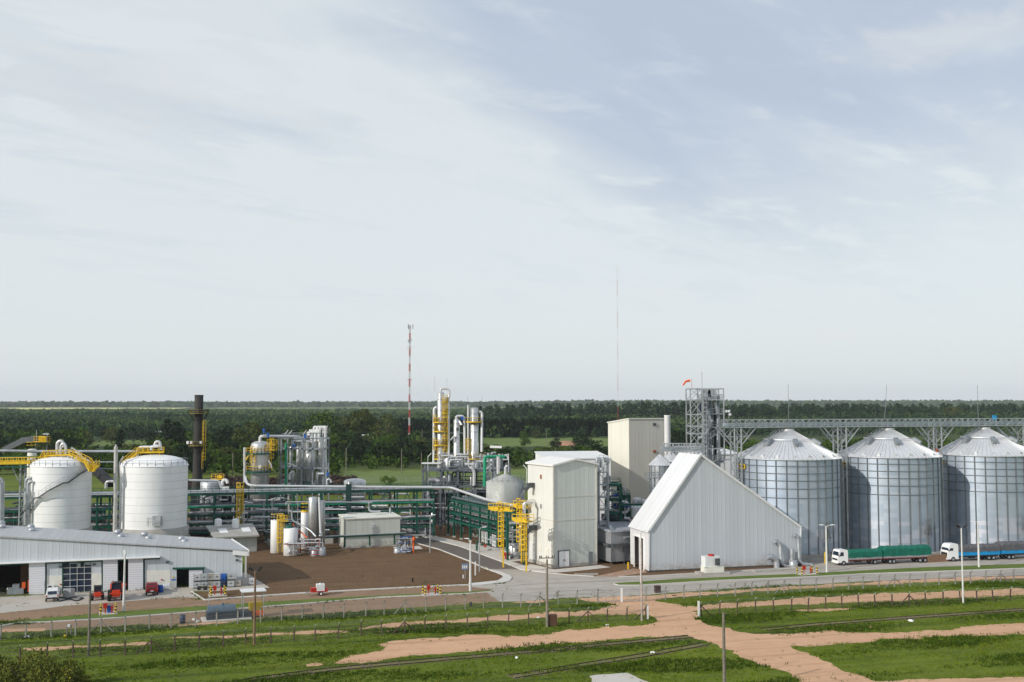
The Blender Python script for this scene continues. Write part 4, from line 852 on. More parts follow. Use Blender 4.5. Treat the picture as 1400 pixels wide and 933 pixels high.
# yellow walkways on the tank roofs
def walkway(nodes, w_, parent, name='walkway', mat=YEL, rail=1.1, off=Vector((0, 1, 0))):
    mb = MB()
    for a, b_ in zip(nodes[:-1], nodes[1:]):
        d = (b_ - a); side = Vector((-d.y, d.x, 0)); side = side.normalized() * w_ / 2 if side.length > .01 else off * w_ / 2
        mb.bar(a, b_, w_, .12)
        for s in (-1, 1): mb.rail([a + side * s, b_ + side * s], rail, .09, 1.0); mb.bar(a + side * s + Vector((0, 0, .12)), b_ + side * s + Vector((0, 0, .12)), .05, .25)
        if abs(b_.z - a.z) > .5:
            n = int((b_ - a).length / .4)
            for k in range(n): q = a.lerp(b_, k / n); mb.bar(q - side, q + side, .25, .06)
    return part(name, mb, mat, parent)
DA = cA.y; walkway([P(50, 644, DA - 3), P(63, 624, DA - 1), P(97, 622.5, DA - 1), P(120, 634, DA - 2), P(126, 645, DA - 3)], 1.3, tkA)
walkway([P(126, 645, DA - 3), P(134, 637, DA - 2)], 1.0, tkA)
DB = cB.y; walkway([P(169, 636, DB - 3), P(188, 619.5, DB - 1), P(224, 619, DB)], 1.4, tkB)
mb = MB()
for px in (192, 205, 218): mb.cyl(P(px, 620, DB - .5), P(px, 634, DB - .5), .1, n=6)
part('walkway_leg', mb, YEL, tkB)
mb = MB(); mb.pipe([P(78, 628, DA), P(78, 606, DA), P(82.5, 602, DA), P(87, 606, DA), P(87, 612, DA)], .28, 10); mb.pipe([P(83, 628, DA - 1), P(83, 609, DA - 1), P(87, 606, DA - 1), P(90, 610, DA - 1), P(90, 624, DA - 1)], .25, 10); mb.pipe([P(97, 613, DA), P(105, 618, DA), P(112, 626, DA)], .3, 8); part('vent_pipe', mb, PIPEW, tkA)
mb = MB(); mb.pipe([P(188, 632, DB), P(188, 611.5, DB), P(211, 611.5, DB), P(213, 604, DB), P(218.5, 604, DB), P(220, 616, DB)], .3, 10); mb.pipe([P(207, 616, DB - 1), P(207, 611, DB - 1), P(217, 610, DB - 1)], .3, 8); part('vent_pipe', mb, PIPEW, tkB)
mb = MB()
for px in (70, 76, 84, 92, 98, 104): mb.cyl(P(px, 628, DA - 2), P(px + 1.5, 624.5, DA - 2), .15, n=6)
part('nozzle', mb, GALV, tkA)
mb = MB(); q = on_cyl(215, 712, cB, RB + .7); mb.box(z_(q, q.z - 1), (1.6, 1.0, 1.9)); mb.rail([q + Vector((-2, 0, -1)), q + Vector((1, 0, -1))], 1.5, .05, .7); part('valve_platform', mb, GALV, tkB)
mb = MB(); q = on_cyl(208, 636, cB, RB * .8); mb.box(z_(q, q.z), (1.2, .3, .3)); part('roof_hatch', mb, YEL, tkB)
# ---- generic upright vessel
def vessel(name, label, cat, pxc, wpx, D, ytop, ybot, mat, dome=.35, cone=False, legs=0, group=None, n=28, rings=0, zb=None):
    r_ = ray(pxc, (ytop + ybot) / 2); cx = r_[0] / r_[1] * D; Rr = wpx / 2 / FL * D; zt = P(pxc, ytop, D - Rr).z; zb = P(pxc, ybot, D - Rr).z if zb is None else zb; zb = max(zb, 0)
    t = thing(name, label, cat, (cx, D, zb), group); hd = Rr * dome; H = zt - zb - hd
    pr = [(Rr * .96, 0), (Rr, .02), (Rr, H)] + ([(0.01, H + hd)] if cone else [(Rr * math.cos(a), H + hd * math.sin(a)) for a in [R(15 * i) for i in range(1, 6)]] + [(0.01, H + hd)])
    mb = MB(); mb.lathe((cx, D, zb), pr, n); part('shell', mb, mat, t)
    if rings:
        mb = MB()
        for k in range(1, rings + 1): zz = H * k / (rings + 1); mb.lathe((cx, D, zb), [(Rr, zz - .05), (Rr + .06, zz), (Rr, zz + .05)], n)
        part('band', mb, GALV, t)
    return t, Vector((cx, D, zb)), Rr, zt
# ---- big silver tank with cone roof
t, c, Rr, zt = vessel('cone_roof_tank', 'big dull silver tank with shallow cone roof and a curved stair', 'tank', 691, 52.5, 225, 649, 700, M_('dull_aluminium', (.42, .43, .40), .6, .25, var=.3, sc=.25, dirt=.7, dcol=(.25, .26, .24)), .42, True, n=48, zb=0)
ez = zt - Rr * .42; mb = MB(); n = 22; mb.rail([(c.x + Rr * math.cos(2 * math.pi * k / n), c.y + Rr * math.sin(2 * math.pi * k / n), ez) for k in range(n)], 1.0, .05, 9, True, True); part('handrail', mb, GALVD, t)
st = MB(); prev = None
for k in range(44):
    a = R(-15 - k * 1.9); zz = ez - k * .2; pi = Vector((c.x + (Rr + .05) * math.cos(a), c.y + (Rr + .05) * math.sin(a), zz)); po = Vector((c.x + (Rr + .95) * math.cos(a), c.y + (Rr + .95) * math.sin(a), zz))
    st.bar(pi, po, .28, .05)
    if prev: st.bar(prev, po, .07, .25); st.bar(prev + Vector((0, 0, 1)), po + Vector((0, 0, 1)), .05); st.bar(prev + Vector((0, 0, .5)), po + Vector((0, 0, .5)), .04)
    prev = po
part('spiral_stair', st, GALVD, t); mb = MB(); mb.pipe([c + Vector((0, 0, zt - .3)), c + Vector((0, 0, zt + 1.4)), c + Vector((.5, 0, zt + 1.6))], .28); part('vent_pipe', mb, PIPEW, t)
# ---- three grain silos
SM, t_, bs = base_mat('silo_sheet'); pc = coords(t_, 'Object'); sp_ = nd(t_, 'ShaderNodeSeparateXYZ'); t_.links.new(pc, sp_.inputs[0])
an = tm(t_, 'MULTIPLY', tm(t_, 'ARCTAN2', sp_.outputs[1], sp_.outputs[0]), 48 / (2 * math.pi)); zz_ = tm(t_, 'DIVIDE', sp_.outputs[2], .83)
zi = tm(t_, 'FLOOR', zz_); ai = tm(t_, 'FLOOR', tm(t_, 'DIVIDE', tm(t_, 'ADD', an, tm(t_, 'MULTIPLY', tm(t_, 'MODULO', zi, 2.0), 1.0)), 2.0)); cb = nd(t_, 'ShaderNodeCombineXYZ'); t_.links.new(ai, cb.inputs[0]); t_.links.new(zi, cb.inputs[1])
oi = nd(t_, 'ShaderNodeObjectInfo'); t_.links.new(oi.outputs['Random'], cb.inputs[2])
wn_ = nd(t_, 'ShaderNodeTexWhiteNoise', noise_dimensions='3D'); t_.links.new(cb.outputs[0], wn_.inputs['Vector'])
lowz = ramp(t_, zi, 1.5, 7.5, 1, 0); spec_ = tm(t_, 'MULTIPLY', ramp(t_, wn_.outputs[0], .60, .64), tm(t_, 'GREATER_THAN', lowz, .02))
c_ = mixc(t_, ramp(t_, wn_.outputs[0], 0, 1), (.39, .46, .54), (.47, .53, .60)); c_ = mixc(t_, tm(t_, 'MULTIPLY', spec_, .65), c_, (.62, .63, .68))
c_ = mixc(t_, ramp(t_, noise(t_, coords(t_, 'Object', (1, 1, .25)), .35, 6), .45, .8, 0, .5), c_, (.40, .45, .50))
t_.links.new(c_, bs.inputs['Base Color']); bs.inputs['Metallic'].default_value = .55
t_.links.new(ramp(t_, wn_.outputs[0], 0, 1, .44, .52), bs.inputs['Roughness'])
wv_ = tm(t_, 'SINE', tm(t_, 'MULTIPLY', sp_.outputs[2], 2 * math.pi / .104)); bump(t_, bs, wv_, .25, .012)
SROOF = M_('silo_roof', (.68, .69, .70), .42, .45, var=.12, sc=.4, dirt=.35, dcol=(.42, .36, .3)); SSTIFF = M_('silo_stiffener', (.20, .215, .22), .55, .5, var=.2)
SR, SE, SA = 10.2, 19.3, 25.0
silo = thing('grain_silo', 'first ribbed steel grain silo, partly behind the white warehouse', 'silo', (0, 0, 0), 'three steel grain silos')
mb = MB(); mb.lathe((0, 0, 0), [(SR, .5), (SR, SE)], 96); part('wall', mb, SM, silo)
mb = MB(); mb.lathe((0, 0, 0), [(SR + .5, 0), (SR + .5, .5), (SR - .2, .5)], 64); part('foundation', mb, CONC, silo)
mb = MB()
for k in range(32):
    a = 2 * math.pi * (k + .5) / 32; ca, sa = math.cos(a), math.sin(a); mb.bar(((SR + .07) * ca, (SR + .07) * sa, .5), ((SR + .07) * ca, (SR + .07) * sa, SE - .1), .20, .17)
part('stiffener', mb, SSTIFF, silo)
mb = MB()
for zz in (11.9, 13.7, 15.2, 16.6, 18.0): mb.lathe((0, 0, zz), [(SR + .16, -.06), (SR + .24, 0), (SR + .16, .06)], 64)
part('wind_ring', mb, SSTIFF, silo)
mb = MB(); mb.lathe((0, 0, 0), [(SR + .35, SE - .12), (SR + .35, SE), (1.3, SA - .5), (1.3, SA), (0.01, SA + .15)], 72, smooth=False); rf = part('roof', mb, SROOF, silo)
mb = MB()
for k in range(72):
    a = 2 * math.pi * k / 72; ca, sa = math.cos(a), math.sin(a); mb.bar(((SR + .35) * ca, (SR + .35) * sa, SE + .05), (1.3 * ca, 1.3 * sa, SA - .42), .07, .10)
mb.lathe((0, 0, 0), [(4.9, 22.85), (4.9, 22.98), (4.8, 23.02)], 48); part('roof_rib', mb, SROOF, rf)
for k in range(20):
    a = 2 * math.pi * (k + .5) / 20; ca, sa = math.cos(a), math.sin(a); mb = MB(); mb.box((9.55 * ca, 9.55 * sa, SE + .35), (.7, .55, .45), a); part('eave_vent', mb, SROOF, rf)
for k, a in enumerate((R(-38), R(-142), R(-90), R(60), R(130))[:5 if False else 4]):
    ca, sa = math.cos(a), math.sin(a); mb = MB(); mb.bar((5.3 * ca, 5.3 * sa, 22.95), (6.9 * ca, 6.9 * sa, 22.1), .9, .6); part('roof_hatch', mb, GALVD, rf)
mb = MB()
rl = [((SR - .3) * math.cos(R(t__)), (SR - .3) * math.sin(R(t__)), SE + .2) for t__ in range(-160, -140, 5)]
for s in (-.35, .35):
    a = R(-150); p0 = Vector(((SR - .2) * math.cos(a) + s, (SR - .2) * math.sin(a), SE + .4)); p1 = Vector((1.3 * math.cos(a) + s, 1.3 * math.sin(a), SA + .1)); mb.rail([p0, p1], .8, .05, 1.5)
part('roof_stair', mb, GALV, rf)
mb = MB(); a = R(-64); c0_ = Vector(((SR + .45) * math.cos(a), (SR + .45) * math.sin(a), 0)); mb.ladder(c0_ + Vector((0, 0, 1.5)), 5.6, (-math.sin(a), math.cos(a), 0), .6, True, .08, (math.cos(a), math.sin(a), 0)); mb.box(c0_ + Vector((0, 0, 4.3)), (1.5, 1.0, .12), a); mb.rail([c0_ + Vector((-.8, -.9, 4.4)), c0_ + Vector((.8, -.9, 4.4))], 1.1, .06, .8); mb.box(c0_ + Vector((0, .2, 4.4)), (1.1, .5, 1.5), a); part('access_hatch', mb, SSTIFF, silo)
mb = MB()
for s in (-.62, .62):
    a = R(-163 + s * 5.5); c0_ = Vector(((SR + .3) * math.cos(a), (SR + .3) * math.sin(a), SE - 1.7)); mb.cyl(c0_, c0_ + Vector((math.cos(a) * .1, math.sin(a) * .1, 0)), .55, n=18)
wr = part('warning_disc', mb, YEL, silo)
mb = MB()
for s in (-.62, .62):
    a = R(-163 + s * 5.5); c0_ = Vector(((SR + .42) * math.cos(a), (SR + .42) * math.sin(a), SE - 1.7)); mb.cyl(c0_, c0_ + Vector((math.cos(a) * .03, math.sin(a) * .03, 0)), .27, n=12)
part('disc_mark', mb, BLACK, wr)
SIL = [((1075.5 - 700) / FL * 209 * 1.0, 209), ((1212 - 700) / FL * 216, 216), ((1343.5 - 700) / FL * 223, 223)]
silo.location = (SIL[0][0], SIL[0][1], 0)
dup(silo, (SIL[1][0], SIL[1][1], 0), R(-4), 'middle ribbed steel grain silo with patchy bright sheets low on its wall')
dup(silo, (SIL[2][0], SIL[2][1], 0), R(-8), 'third ribbed steel grain silo, cut by the right picture edge')
SILO_TOP = SA + .15
# low wall and yellow posts in front of the silos
mb = MB(); q0 = G(1268, 769.5); q1 = G(1300, 767.5); mb.bar(q0 + Vector((0, 0, .7)), q1 + Vector((0, 0, .7)), .4, 1.4); single('low_wall', mb, M_('brown_wall', (.25, .15, .09), .9), 'low brown wall between the middle and third silo behind the trucks', 'wall')
mb = MB(); q0 = G(1094, 768); q1 = G(1146, 765.6); mb.bar(q0 + Vector((0, 0, .6)), q1 + Vector((0, 0, .6)), .3, 1.2); single('low_wall', mb, CONC, 'low grey concrete wall at the foot of the first silo', 'wall')
# ================================================================ PROCESS PLANT
UP = Vector((0, 0, 1))
rp = random.Random(5)
# ---- dark chimney
cx = P(271, 600, 255); c = Vector((cx.x, 255, 0))
ch = thing('chimney', 'tall dark steel chimney with two yellow railed platforms', 'chimney', c); zt = P(271, 540.5, 255).z
mb = MB(); mb.lathe(c, [(1.5, 0), (1.45, 9), (1.2, 12), (1.15, 26), (1.05, 27), (1.05, zt), (.9, zt)], 24); mb.lathe(c, [(1.12, zt - .2), (1.12, zt + .05)], 24); part('shaft', mb, SMOKE, ch)
for py, nm in ((566, 'platform'), (610, 'platform')):
    z = P(271, py, 255).z; mb = MB(); n = 16; ring = [c + Vector((2.3 * math.cos(2 * math.pi * k / n), 2.3 * math.sin(2 * math.pi * k / n), z)) for k in range(n)]
    mb.lathe((c.x, c.y, z), [(1.1, 0), (2.3, 0), (2.3, .2), (1.1, .2)], 24); mb.rail(ring, 1.1, .08, 9, True, True); pl = part('platform', mb, M_('dull_yellow', (.26, .20, .04), .7), ch)
    mb = MB()
    for k in range(0, n, 2): q = ring[k]; mb.bar(q, c + (q - c - UP * z) * .5 + UP * (z - 1.8), .14)
    part('bracket', mb, SMOKE, pl)
mb = MB(); mb.ladder(c + Vector((1.35, -.6, 14)), 12, (.3, 1, 0), .6, True, .06, (1, -.2, 0)); part('ladder', mb, YEL, ch)
for k, s in enumerate((-1.6, -.9, .9)):
    mb = MB(); q = c + Vector((s * 1.3, -1.6, P(271, 608, 255).z)); mb.box(q + UP * .2, (.55, .4, .7)); part('flood_lamp', mb, WHITE, ch)
# ---- pipe racks
def vline(A, B, px, back=0.0):
    q = L(px, 690, A, B); q.z = 0
    if back: d = (B - A).normalized(); q = q + Vector((-d.y, d.x, 0)) * back
    return q
def rack(name, label, A, B, pxs, levels, ztop, width, npipes, seed, braces=(), tops=True, colz=None, tray=True):
    rr = random.Random(seed); t = thing(name, label, 'pipe rack', (A + B) / 2); d = (B - A).normalized(); nv = Vector((-d.y, d.x, 0))
    F_ = [vline(A, B, px) for px in pxs]; Bk = [p_ + nv * width for p_ in F_]
    for row_ in (F_, Bk):
        for p_ in row_:
            mb = MB(); mb.box(p_, (.75, .75, .35)); mb.cur = 1; zc_ = colz(p_) if colz else ztop; mb.box(p_ + UP * .35, (.38, .38, zc_ - .35), math.atan2(d.y, d.x)); part('column', mb, [CONC, GREEN], t)
    for z in list(levels) + [ztop]:
        for row_ in (F_, Bk): mb = MB(); mb.bar(row_[0] + UP * z, row_[-1] + UP * z, .26, .42); part('beam', mb, GREEN, t)
        mb = MB()
        for a, b_ in zip(F_, Bk): mb.bar(a + UP * (z - .02), b_ + UP * (z - .02), .22, .34)
        for i in range(len(F_) - 1):
            for s in (.33, .66): a = F_[i].lerp(F_[i + 1], s); mb.bar(a + UP * (z - .05), a + nv * width + UP * (z - .05), .14, .2)
        part('cross_beams', mb, GREEN, t, stuff=True)
        if z == ztop and not tops: continue
        mats = [PIPEW, GALVD, DGREY, DGREY, GALVD, LGREEN if z < 9 and z > 7 else GALV, STAIN, GALVD]
        for k in range(npipes):
            rad = rr.choice((.09, .12, .16, .2, .28)); off = (k + .5) / npipes * (width - .6) + .3; s0 = rr.choice((0, 0, 0, .1, .25)); s1 = rr.choice((1, 1, 1, .9, .7))
            a = F_[0].lerp(F_[-1], s0) + nv * off + UP * (z + .22 + rad); b_ = F_[0].lerp(F_[-1], s1) + nv * off + UP * (z + .22 + rad); pts = [a, b_]
            if s0: pts = [a - UP * rr.choice((1.5, 3))] + pts
            if s1 < 1: pts = pts + [b_ + UP * rr.choice((-2, -3, 1.5))]
            mb = MB(); mb.pipe(pts, rad, 8); part('pipe', mb, rr.choice(mats), t)
    for i, za, zb2 in braces:
        mb = MB(); m_ = F_[i].lerp(F_[i + 1], .5); mb.bar(F_[i] + UP * za, m_ + UP * zb2, .16); mb.bar(F_[i + 1] + UP * za, m_ + UP * zb2, .16); part('brace', mb, GREEN, t)
    return t, F_, Bk, nv, d
RA_, RB_ = Vector((-69.5, 221, 0)), Vector((-17.8, 233.5, 0)); dd = (RB_ - RA_).normalized(); RL = RA_ - dd * 62
pxs = [-40, -5, 32, 66, 100, 133, 150, 182, 215, 250, 293, 330, 365, 402, 440, 477, 508, 543, 570, 593]
rk, F_, Bk, nv, d_ = rack('pipe_rack', 'long green steel pipe rack crossing behind the white tanks and the yard', RL, RB_, pxs, (2.5, 4.2, 6.1, 7.9), 10.6, 5, 4, 11, [(9, 7.9, 10.4), (10, 4.2, 7.7), (12, 7.9, 10.4), (13, 4.2, 7.7), (16, 4.4, 10.2), (17, 4.4, 10.2), (5, 4.2, 7.7), (3, 7.9, 10.4)])
mb = MB(); mb.rail([F_[9] + UP * 10.8, F_[-1] + UP * 10.8], 1.1, .07, 1.5); mb.rail([Bk[0] + UP * 10.8, Bk[-1] + UP * 10.8], 1.1, .07, 1.5); part('walkway_rail', mb, GREEN, rk)
mb = MB(); a, b_ = F_[9] + nv * .9 + UP * 8.2, F_[-1] + nv * .9 + UP * 8.2; mb.bar(a, b_, .9, .12); mb.bar(F_[14] - nv * .2 + UP * 8.5, F_[-1] - nv * .2 + UP * 8.5, .5, .3); part('cable_tray', mb, GALV, rk)
mb = MB(); mb.cyl(F_[9] - nv * .1 + UP * 7.95, F_[-1] - nv * .1 + UP * 7.95, .26, n=10); part('pipe', mb, M_('green_pipe', (.01, .20, .11), .45), rk)
mb = MB(); q = L(476, 700, RL, RB_); q.z = 0; mb.box(q - nv * .8, (1.2, .9, 12.3), math.atan2(dd.y, dd.x)); part('cable_riser', mb, M_('dark_green', (.012, .045, .04), .6), rk)
# second leg coming forward along the plant road
LA, LB = G(611, 732), G(697, 757); ldir = (LB - LA).normalized(); LE = LB + ldir * 6
lp = [613, 621, 631, 643, 656, 668, 680, 693, 703]
rk2, F2, B2, nv2, d2 = rack('pipe_rack', 'shorter green pipe rack running forward beside the plant road to the cream tower', LA, LE, lp, (3.6, 5.4), 8.2, 6, 4, 23, [(1, 3.6, 8), (3, .4, 5.2), (5, 3.6, 8)])
mb = MB(); mb.rail([F2[0] + UP * 8.5, F2[-1] + UP * 8.5], 1.15, .07, 1.0); mb.rail([F2[0] + UP * 6.9, F2[-1] + UP * 6.9], .9, .07, 1.0); mb.bar(F2[0] + UP * 6.8, F2[-1] + UP * 6.8, .3, .3); part('walkway_rail', mb, GREEN, rk2)
for k in range(4):
    mb = MB(); o_ = 1 + k * 1.1; mb.cyl(F2[0] + nv2 * o_ + UP * 7.0, F2[-1] + nv2 * o_ + UP * 6.9, .16, n=8); part('pipe', mb, (GALV, PIPEW, GALVD, PIPEW)[k], rk2)
# grey/white big header on top, bending at the corner and running down
hd = MB(); a = P(332, 664.5, 224); pts = [P(335, 652, 232), P(338, 662, 227), P(345, 664.5, 225), P(617, 667, 233), P(640, 675, 225), P(664, 683, 216), P(700, 691, 207), P(718, 690, 203), P(724, 684, 202)]
hd.pipe(pts, .28, 12, True); single('header_pipe', hd, PIPEW, 'thick white header pipe running along the rack top and bending down to the cream tower', 'pipe')
hd = MB(); hd.pipe([P(-30, 616, 216), P(50, 617.5, 219), P(185, 617.5, 222), P(186, 622, 222)], .30, 12); single('header_pipe', hd, GALV, 'thick grey pipe passing high behind both white tanks', 'pipe')
hd = MB(); hd.pipe([P(258, 657, 222), P(300, 657.5, 224), P(303, 668, 224)], .25, 10); hd.pipe([P(145, 668, 214), P(145, 658.5, 214), P(158, 658.5, 214)], .3, 10)
single('header_pipe', hd, PIPEW, 'thin white pipe leaving the right white tank towards the rack', 'pipe')
# gooseneck pipes by the rack on the left
for lab, pts in (('tall grey bent pipe at the left picture edge', [P(-6, 655, 196), P(0, 654, 196), P(4, 658, 196), P(3.5, 716, 196)]), ('shorter grey bent pipe at the left picture edge', [P(-6, 660, 195), P(-1, 660, 195), P(1.5, 663, 195), P(1.2, 716, 195)]),
                 ('tall grey bent pipe beside the left white tank', [P(44, 654, 199), P(38, 654, 199), P(35.5, 658, 199), P(35.2, 718, 199)]), ('shorter grey bent pipe beside the left white tank', [P(44, 659, 198), P(41, 659, 198), P(38.5, 662, 198), P(38, 718, 198)])):
    mb = MB(); mb.pipe(pts, .3, 10); single('bent_pipe', mb, GALV, lab, 'pipe')
mb = MB(); q = P(157.5, 731, 203); mb.cyl((q.x, q.y, 0), P(158.5, 611, 203), .42, .36, 12); mb.cyl(P(158.5, 611, 203), P(158.5, 608, 203), .2, n=8); single('vent_stack', mb, CONCL, 'slim pale grey stack between the two white tanks', 'stack')
mb = MB(); mb.pipe([P(163.5, 730, 207), P(163.5, 633, 207), P(169, 624, 207)], .16, 8); mb.pipe([P(128, 632, 207), P(160, 632, 207)], .14, 8); mb.pipe([P(128, 640, 207), P(160, 642, 207)], .10, 8); single('tank_piping', mb, GALVD, 'thin grey pipes beside the slim stack between the tanks', 'pipe')
# yellow access bridge, truss tower, coal conveyor behind the left tank
yb_ = thing('access_bridge', 'yellow railed steel bridge at left leading to the white tank', 'bridge', P(0, 640, 208)); mb = MB(); a, b_ = P(-40, 635, 207), P(50, 633.5, 208); mb.bar(a, b_, 1.4, .25); part('deck', mb, YEL, yb_)
for off in (-.7, .7): mb = MB(); o_ = Vector((0, off, 0)); mb.rail([a + o_, b_ + o_], 1.2, .1, 1.0); mb.bar(a + o_ + UP * .25, b_ + o_ + UP * .25, .05, .35); part('railing', mb, YEL, yb_)
mb = MB(); a, b_ = P(-40, 626, 211), P(50, 625, 212); mb.bar(a, b_, .4, .35); mb.bar(a - UP * 2, b_ - UP * 2, .3, .3); n = 9
for k in range(n + 1):
    q = a.lerp(b_, k / n); mb.bar(q, q - UP * 2, .2)
part('truss', mb, GREEN, yb_)
tw = thing('lattice_support', 'grey lattice leg under the yellow bridge at left', 'support', P(28, 700, 213)); mb = MB(); q0, q1 = P(26, 720, 213), P(32, 720, 213)
for q in (q0, q1): mb.bar((q.x, q.y, 0), (q.x, q.y, P(28, 636, 213).z), .3)
zz = 1.0; k = 0; top = P(28, 636, 213).z
while zz < top - 2: mb.bar((q0.x, q0.y, zz), (q1.x, q1.y, zz), .12); mb.bar((q0.x, q0.y, zz), (q1.x, q1.y, zz + 2), .1); zz += 2
part('frame', mb, GALVD, tw); mb = MB(); mb.bar((q0.x, q0.y, top - 4), (P(16, 637, 213)), .16); part('brace', mb, GALVD, tw)
cv = thing('coal_conveyor', 'dark covered conveyor rising to a yellow railed head platform at left', 'conveyor', P(15, 640, 250)); mb = MB(); mb.bar(P(8, 616, 262), P(36, 602, 250), 1.6, 1.5); mb.bar(P(36, 602, 250), P(52, 600, 246), 1.6, 1.4); part('gallery', mb, DGREY, cv)
mb = MB(); a, b_ = P(49, 604, 245), P(65.5, 604, 245); mb.bar(a, b_, 2, .2); mb.rail([a - Vector((0, 1, 0)), b_ - Vector((0, 1, 0))], 1.2, .1, 1); mb.rail([a + Vector((0, 1, 0)), b_ + Vector((0, 1, 0))], 1.2, .1, 1); mb.box(b_ - Vector((1.2, 0, 0)), (1.6, 1, 1.3)); part('platform', mb, YEL, cv)
mb = MB(); mb.cyl(P(50, 604, 245), P(50, 588, 245), .07, n=6); mb.cyl(P(64.5, 604, 245), P(64.5, 592, 245), .07, n=6); mb.box(P(63, 594.5, 245), (1.4, .4, .3)); part('lamp_pole', mb, GALV, cv)
mb = MB(); q = P(57, 604, 245)
for s in (-1.3, 1.3): mb.bar((q.x + s, q.y, 0), (q.x + s, q.y, q.z), .25)
part('leg', mb, DGREY, cv)
vessel('steel_vessel', 'pale upright vessel partly hidden behind the left white tank', 'vessel', 43, 11.5, 224, 614, 680, CREAM, .25, zb=0, rings=3)
mb = MB(); q = P(43, 613, 224); mb.rail([(q.x + 1.1 * math.cos(R(a)), q.y + 1.1 * math.sin(R(a)), q.z) for a in range(0, 360, 45)], 1.3, .08, 9, True, True); single('vessel_railing', mb, YEL, 'yellow railing on top of the pale vessel behind the left tank', 'railing')
mb = MB(); mb.bar(P(128, 640, 230), P(152, 662, 224), 1.6, 1.5); single('sloping_duct', mb, BLACK, 'black sloping conveyor duct between the two white tanks', 'duct')
mb = MB(); mb.bar(P(36, 676, 240), P(-30, 676, 238), 2, 1.2); mb.bar(P(128, 676, 244), P(150, 676, 244), 2, 1.2); single('belt_gallery', mb, DGREY, 'dark grey low conveyor gallery behind the rack at left', 'conveyor')
# ---- stripper vessel with yellow platforms
t, c, Rr, zt = vessel('stripper_vessel', 'round silver vessel with yellow platforms and green rails', 'vessel', 355, 24.6, 240, 603.5, 690, STAIN, .45, zb=0, rings=2, n=36)
for py, a0, a1 in ((620, 200, 350), (645, 200, 360)):
    z = P(355, py, 238).z; mb = MB(); ring = [c + Vector(((Rr + .9) * math.cos(R(a)), (Rr + .9) * math.sin(R(a)), z)) for a in range(a0, a1, 15)]
    for p_, q in zip(ring[:-1], ring[1:]): mb.bar(p_ - UP * .1, q - UP * .1, .9, .3)
    g_ = part('platform', mb, GREEN, t); mb = MB(); mb.rail(ring, 1.2, .1, 9, True); part('railing', mb, YEL, g_)
mb = MB(); mb.ladder(c + Vector((-Rr * .45, -Rr - .5, P(352, 645, 238).z)), 5, (1, 0, 0), .7, True, .1, (0, -1, 0)); mb.ladder(c + Vector((Rr + .6, -1, P(370, 640, 238).z)), 6.5, (.3, 1, 0), .8, True, .1, (1, -.3, 0))
for py in (608, 616): z = P(355, py, 238).z; mb.box(c + Vector((Rr + .9, -1, z)), (2.0, 2.2, .12)); mb.rail([c + Vector((Rr, -2, z)), c + Vector((Rr + 1.9, -2, z)), c + Vector((Rr + 1.9, 0, z))], 1.1, .09, .9)
part('ladder', mb, YEL, t)
mb = MB(); z = P(358, 639, 238).z; mb.cyl(c + Vector((.6, -Rr - .1, z)), c + Vector((.6, -Rr - .35, z)), .5, n=16); part('manhole', mb, WHITE2, t)
mb = MB(); mb.pipe([P(355.5, 605, 240), P(355.5, 597, 240), P(361, 596.5, 240), P(412, 597.5, 246), P(413.5, 612, 246)], .36, 12); mb.pipe([P(334.5, 612, 238), P(334.5, 660, 238)], .30, 10); mb.pipe([P(367, 630, 238), P(371, 636, 238), P(371, 640, 238)], .15, 8); part('pipe', mb, PIPEW, t)
for px, py in ((361, 586.5), (366.5, 592)): mb = MB(); mb.cyl(P(px, py + 6, 240), P(px, py, 240), .22, n=8); mb.cyl(P(px, py + 3, 240), P(px, py, 240), .33, n=10); part('valve', mb, BLUE, t)
mb = MB()
for k in range(4): mb.bar(P(334.5, 620 + k * 12, 238), P(343, 620 + k * 12 + (4 if k % 2 else -4), 239), .16)
mb.bar(P(336, 628, 238), P(345, 616, 239), .3); part('pipe_support', mb, GALV, t)
mb = MB(); mb.bar(P(336, 629, 237.5), P(346, 614, 238.5), .5, .1); part('stair', mb, YEL, t)
# ---- evaporator tower
ev = thing('evaporator_tower', 'grey steel tower full of shining evaporator vessels with a white header on top', 'process tower', P(420, 700, 250))
def frame(parent, x0, x1, y0, y1, z0, zs, nx, w_=.25, mat=GALVD, rails=True, braces=True):
    for i in range(nx + 1):
        for y in (y0, y1): x = lerp(x0, x1, i / nx); mb = MB(); mb.box((x, y, z0), (w_, w_, zs[-1] - z0)); part('column', mb, mat, parent)
    for z in zs:
        mb = MB(); mb.bar((x0, y0, z), (x1, y0, z), w_, w_ * 1.2); mb.bar((x0, y1, z), (x1, y1, z), w_, w_ * 1.2); mb.bar((x0, y0, z), (x0, y1, z), w_, w_ * 1.2); mb.bar((x1, y0, z), (x1, y1, z), w_, w_ * 1.2)
        mb.box(((x0 + x1) / 2, y1 - (y1 - y0) * .25, z), (x1 - x0, (y1 - y0) * .5, .08))
        if rails: mb.rail([(x0, y0, z + .1), (x1, y0, z + .1), (x1, y1, z + .1), (x0, y1, z + .1)], 1.1, .06, 1.4, True, True)
        part('deck', mb, mat, parent)
    if braces:
        for i in range(nx):
            mb = MB(); xa, xb = lerp(x0, x1, i / nx), lerp(x0, x1, (i + 1) / nx)
            for za, zb2 in zip([z0] + list(zs[:-1]), zs):
                if rp.random() < .55: mb.bar((xa, y0 - .05, za), (xb, y0 - .05, zb2), .1) if rp.random() < .5 else mb.bar((xb, y0 - .05, za), (xa, y0 - .05, zb2), .1)
            if mb.v: part('brace', mb, mat, parent)
Z = lambda py, D: P(420, py, D).z
X_ = lambda px, D: P(px, 600, D).x
D = 248; frame(ev, X_(389, D), X_(446, D), D - 3.5, D + 3.5, 0, [Z(663, D), Z(639, D), Z(613, D), Z(599, D)], 4, .32)
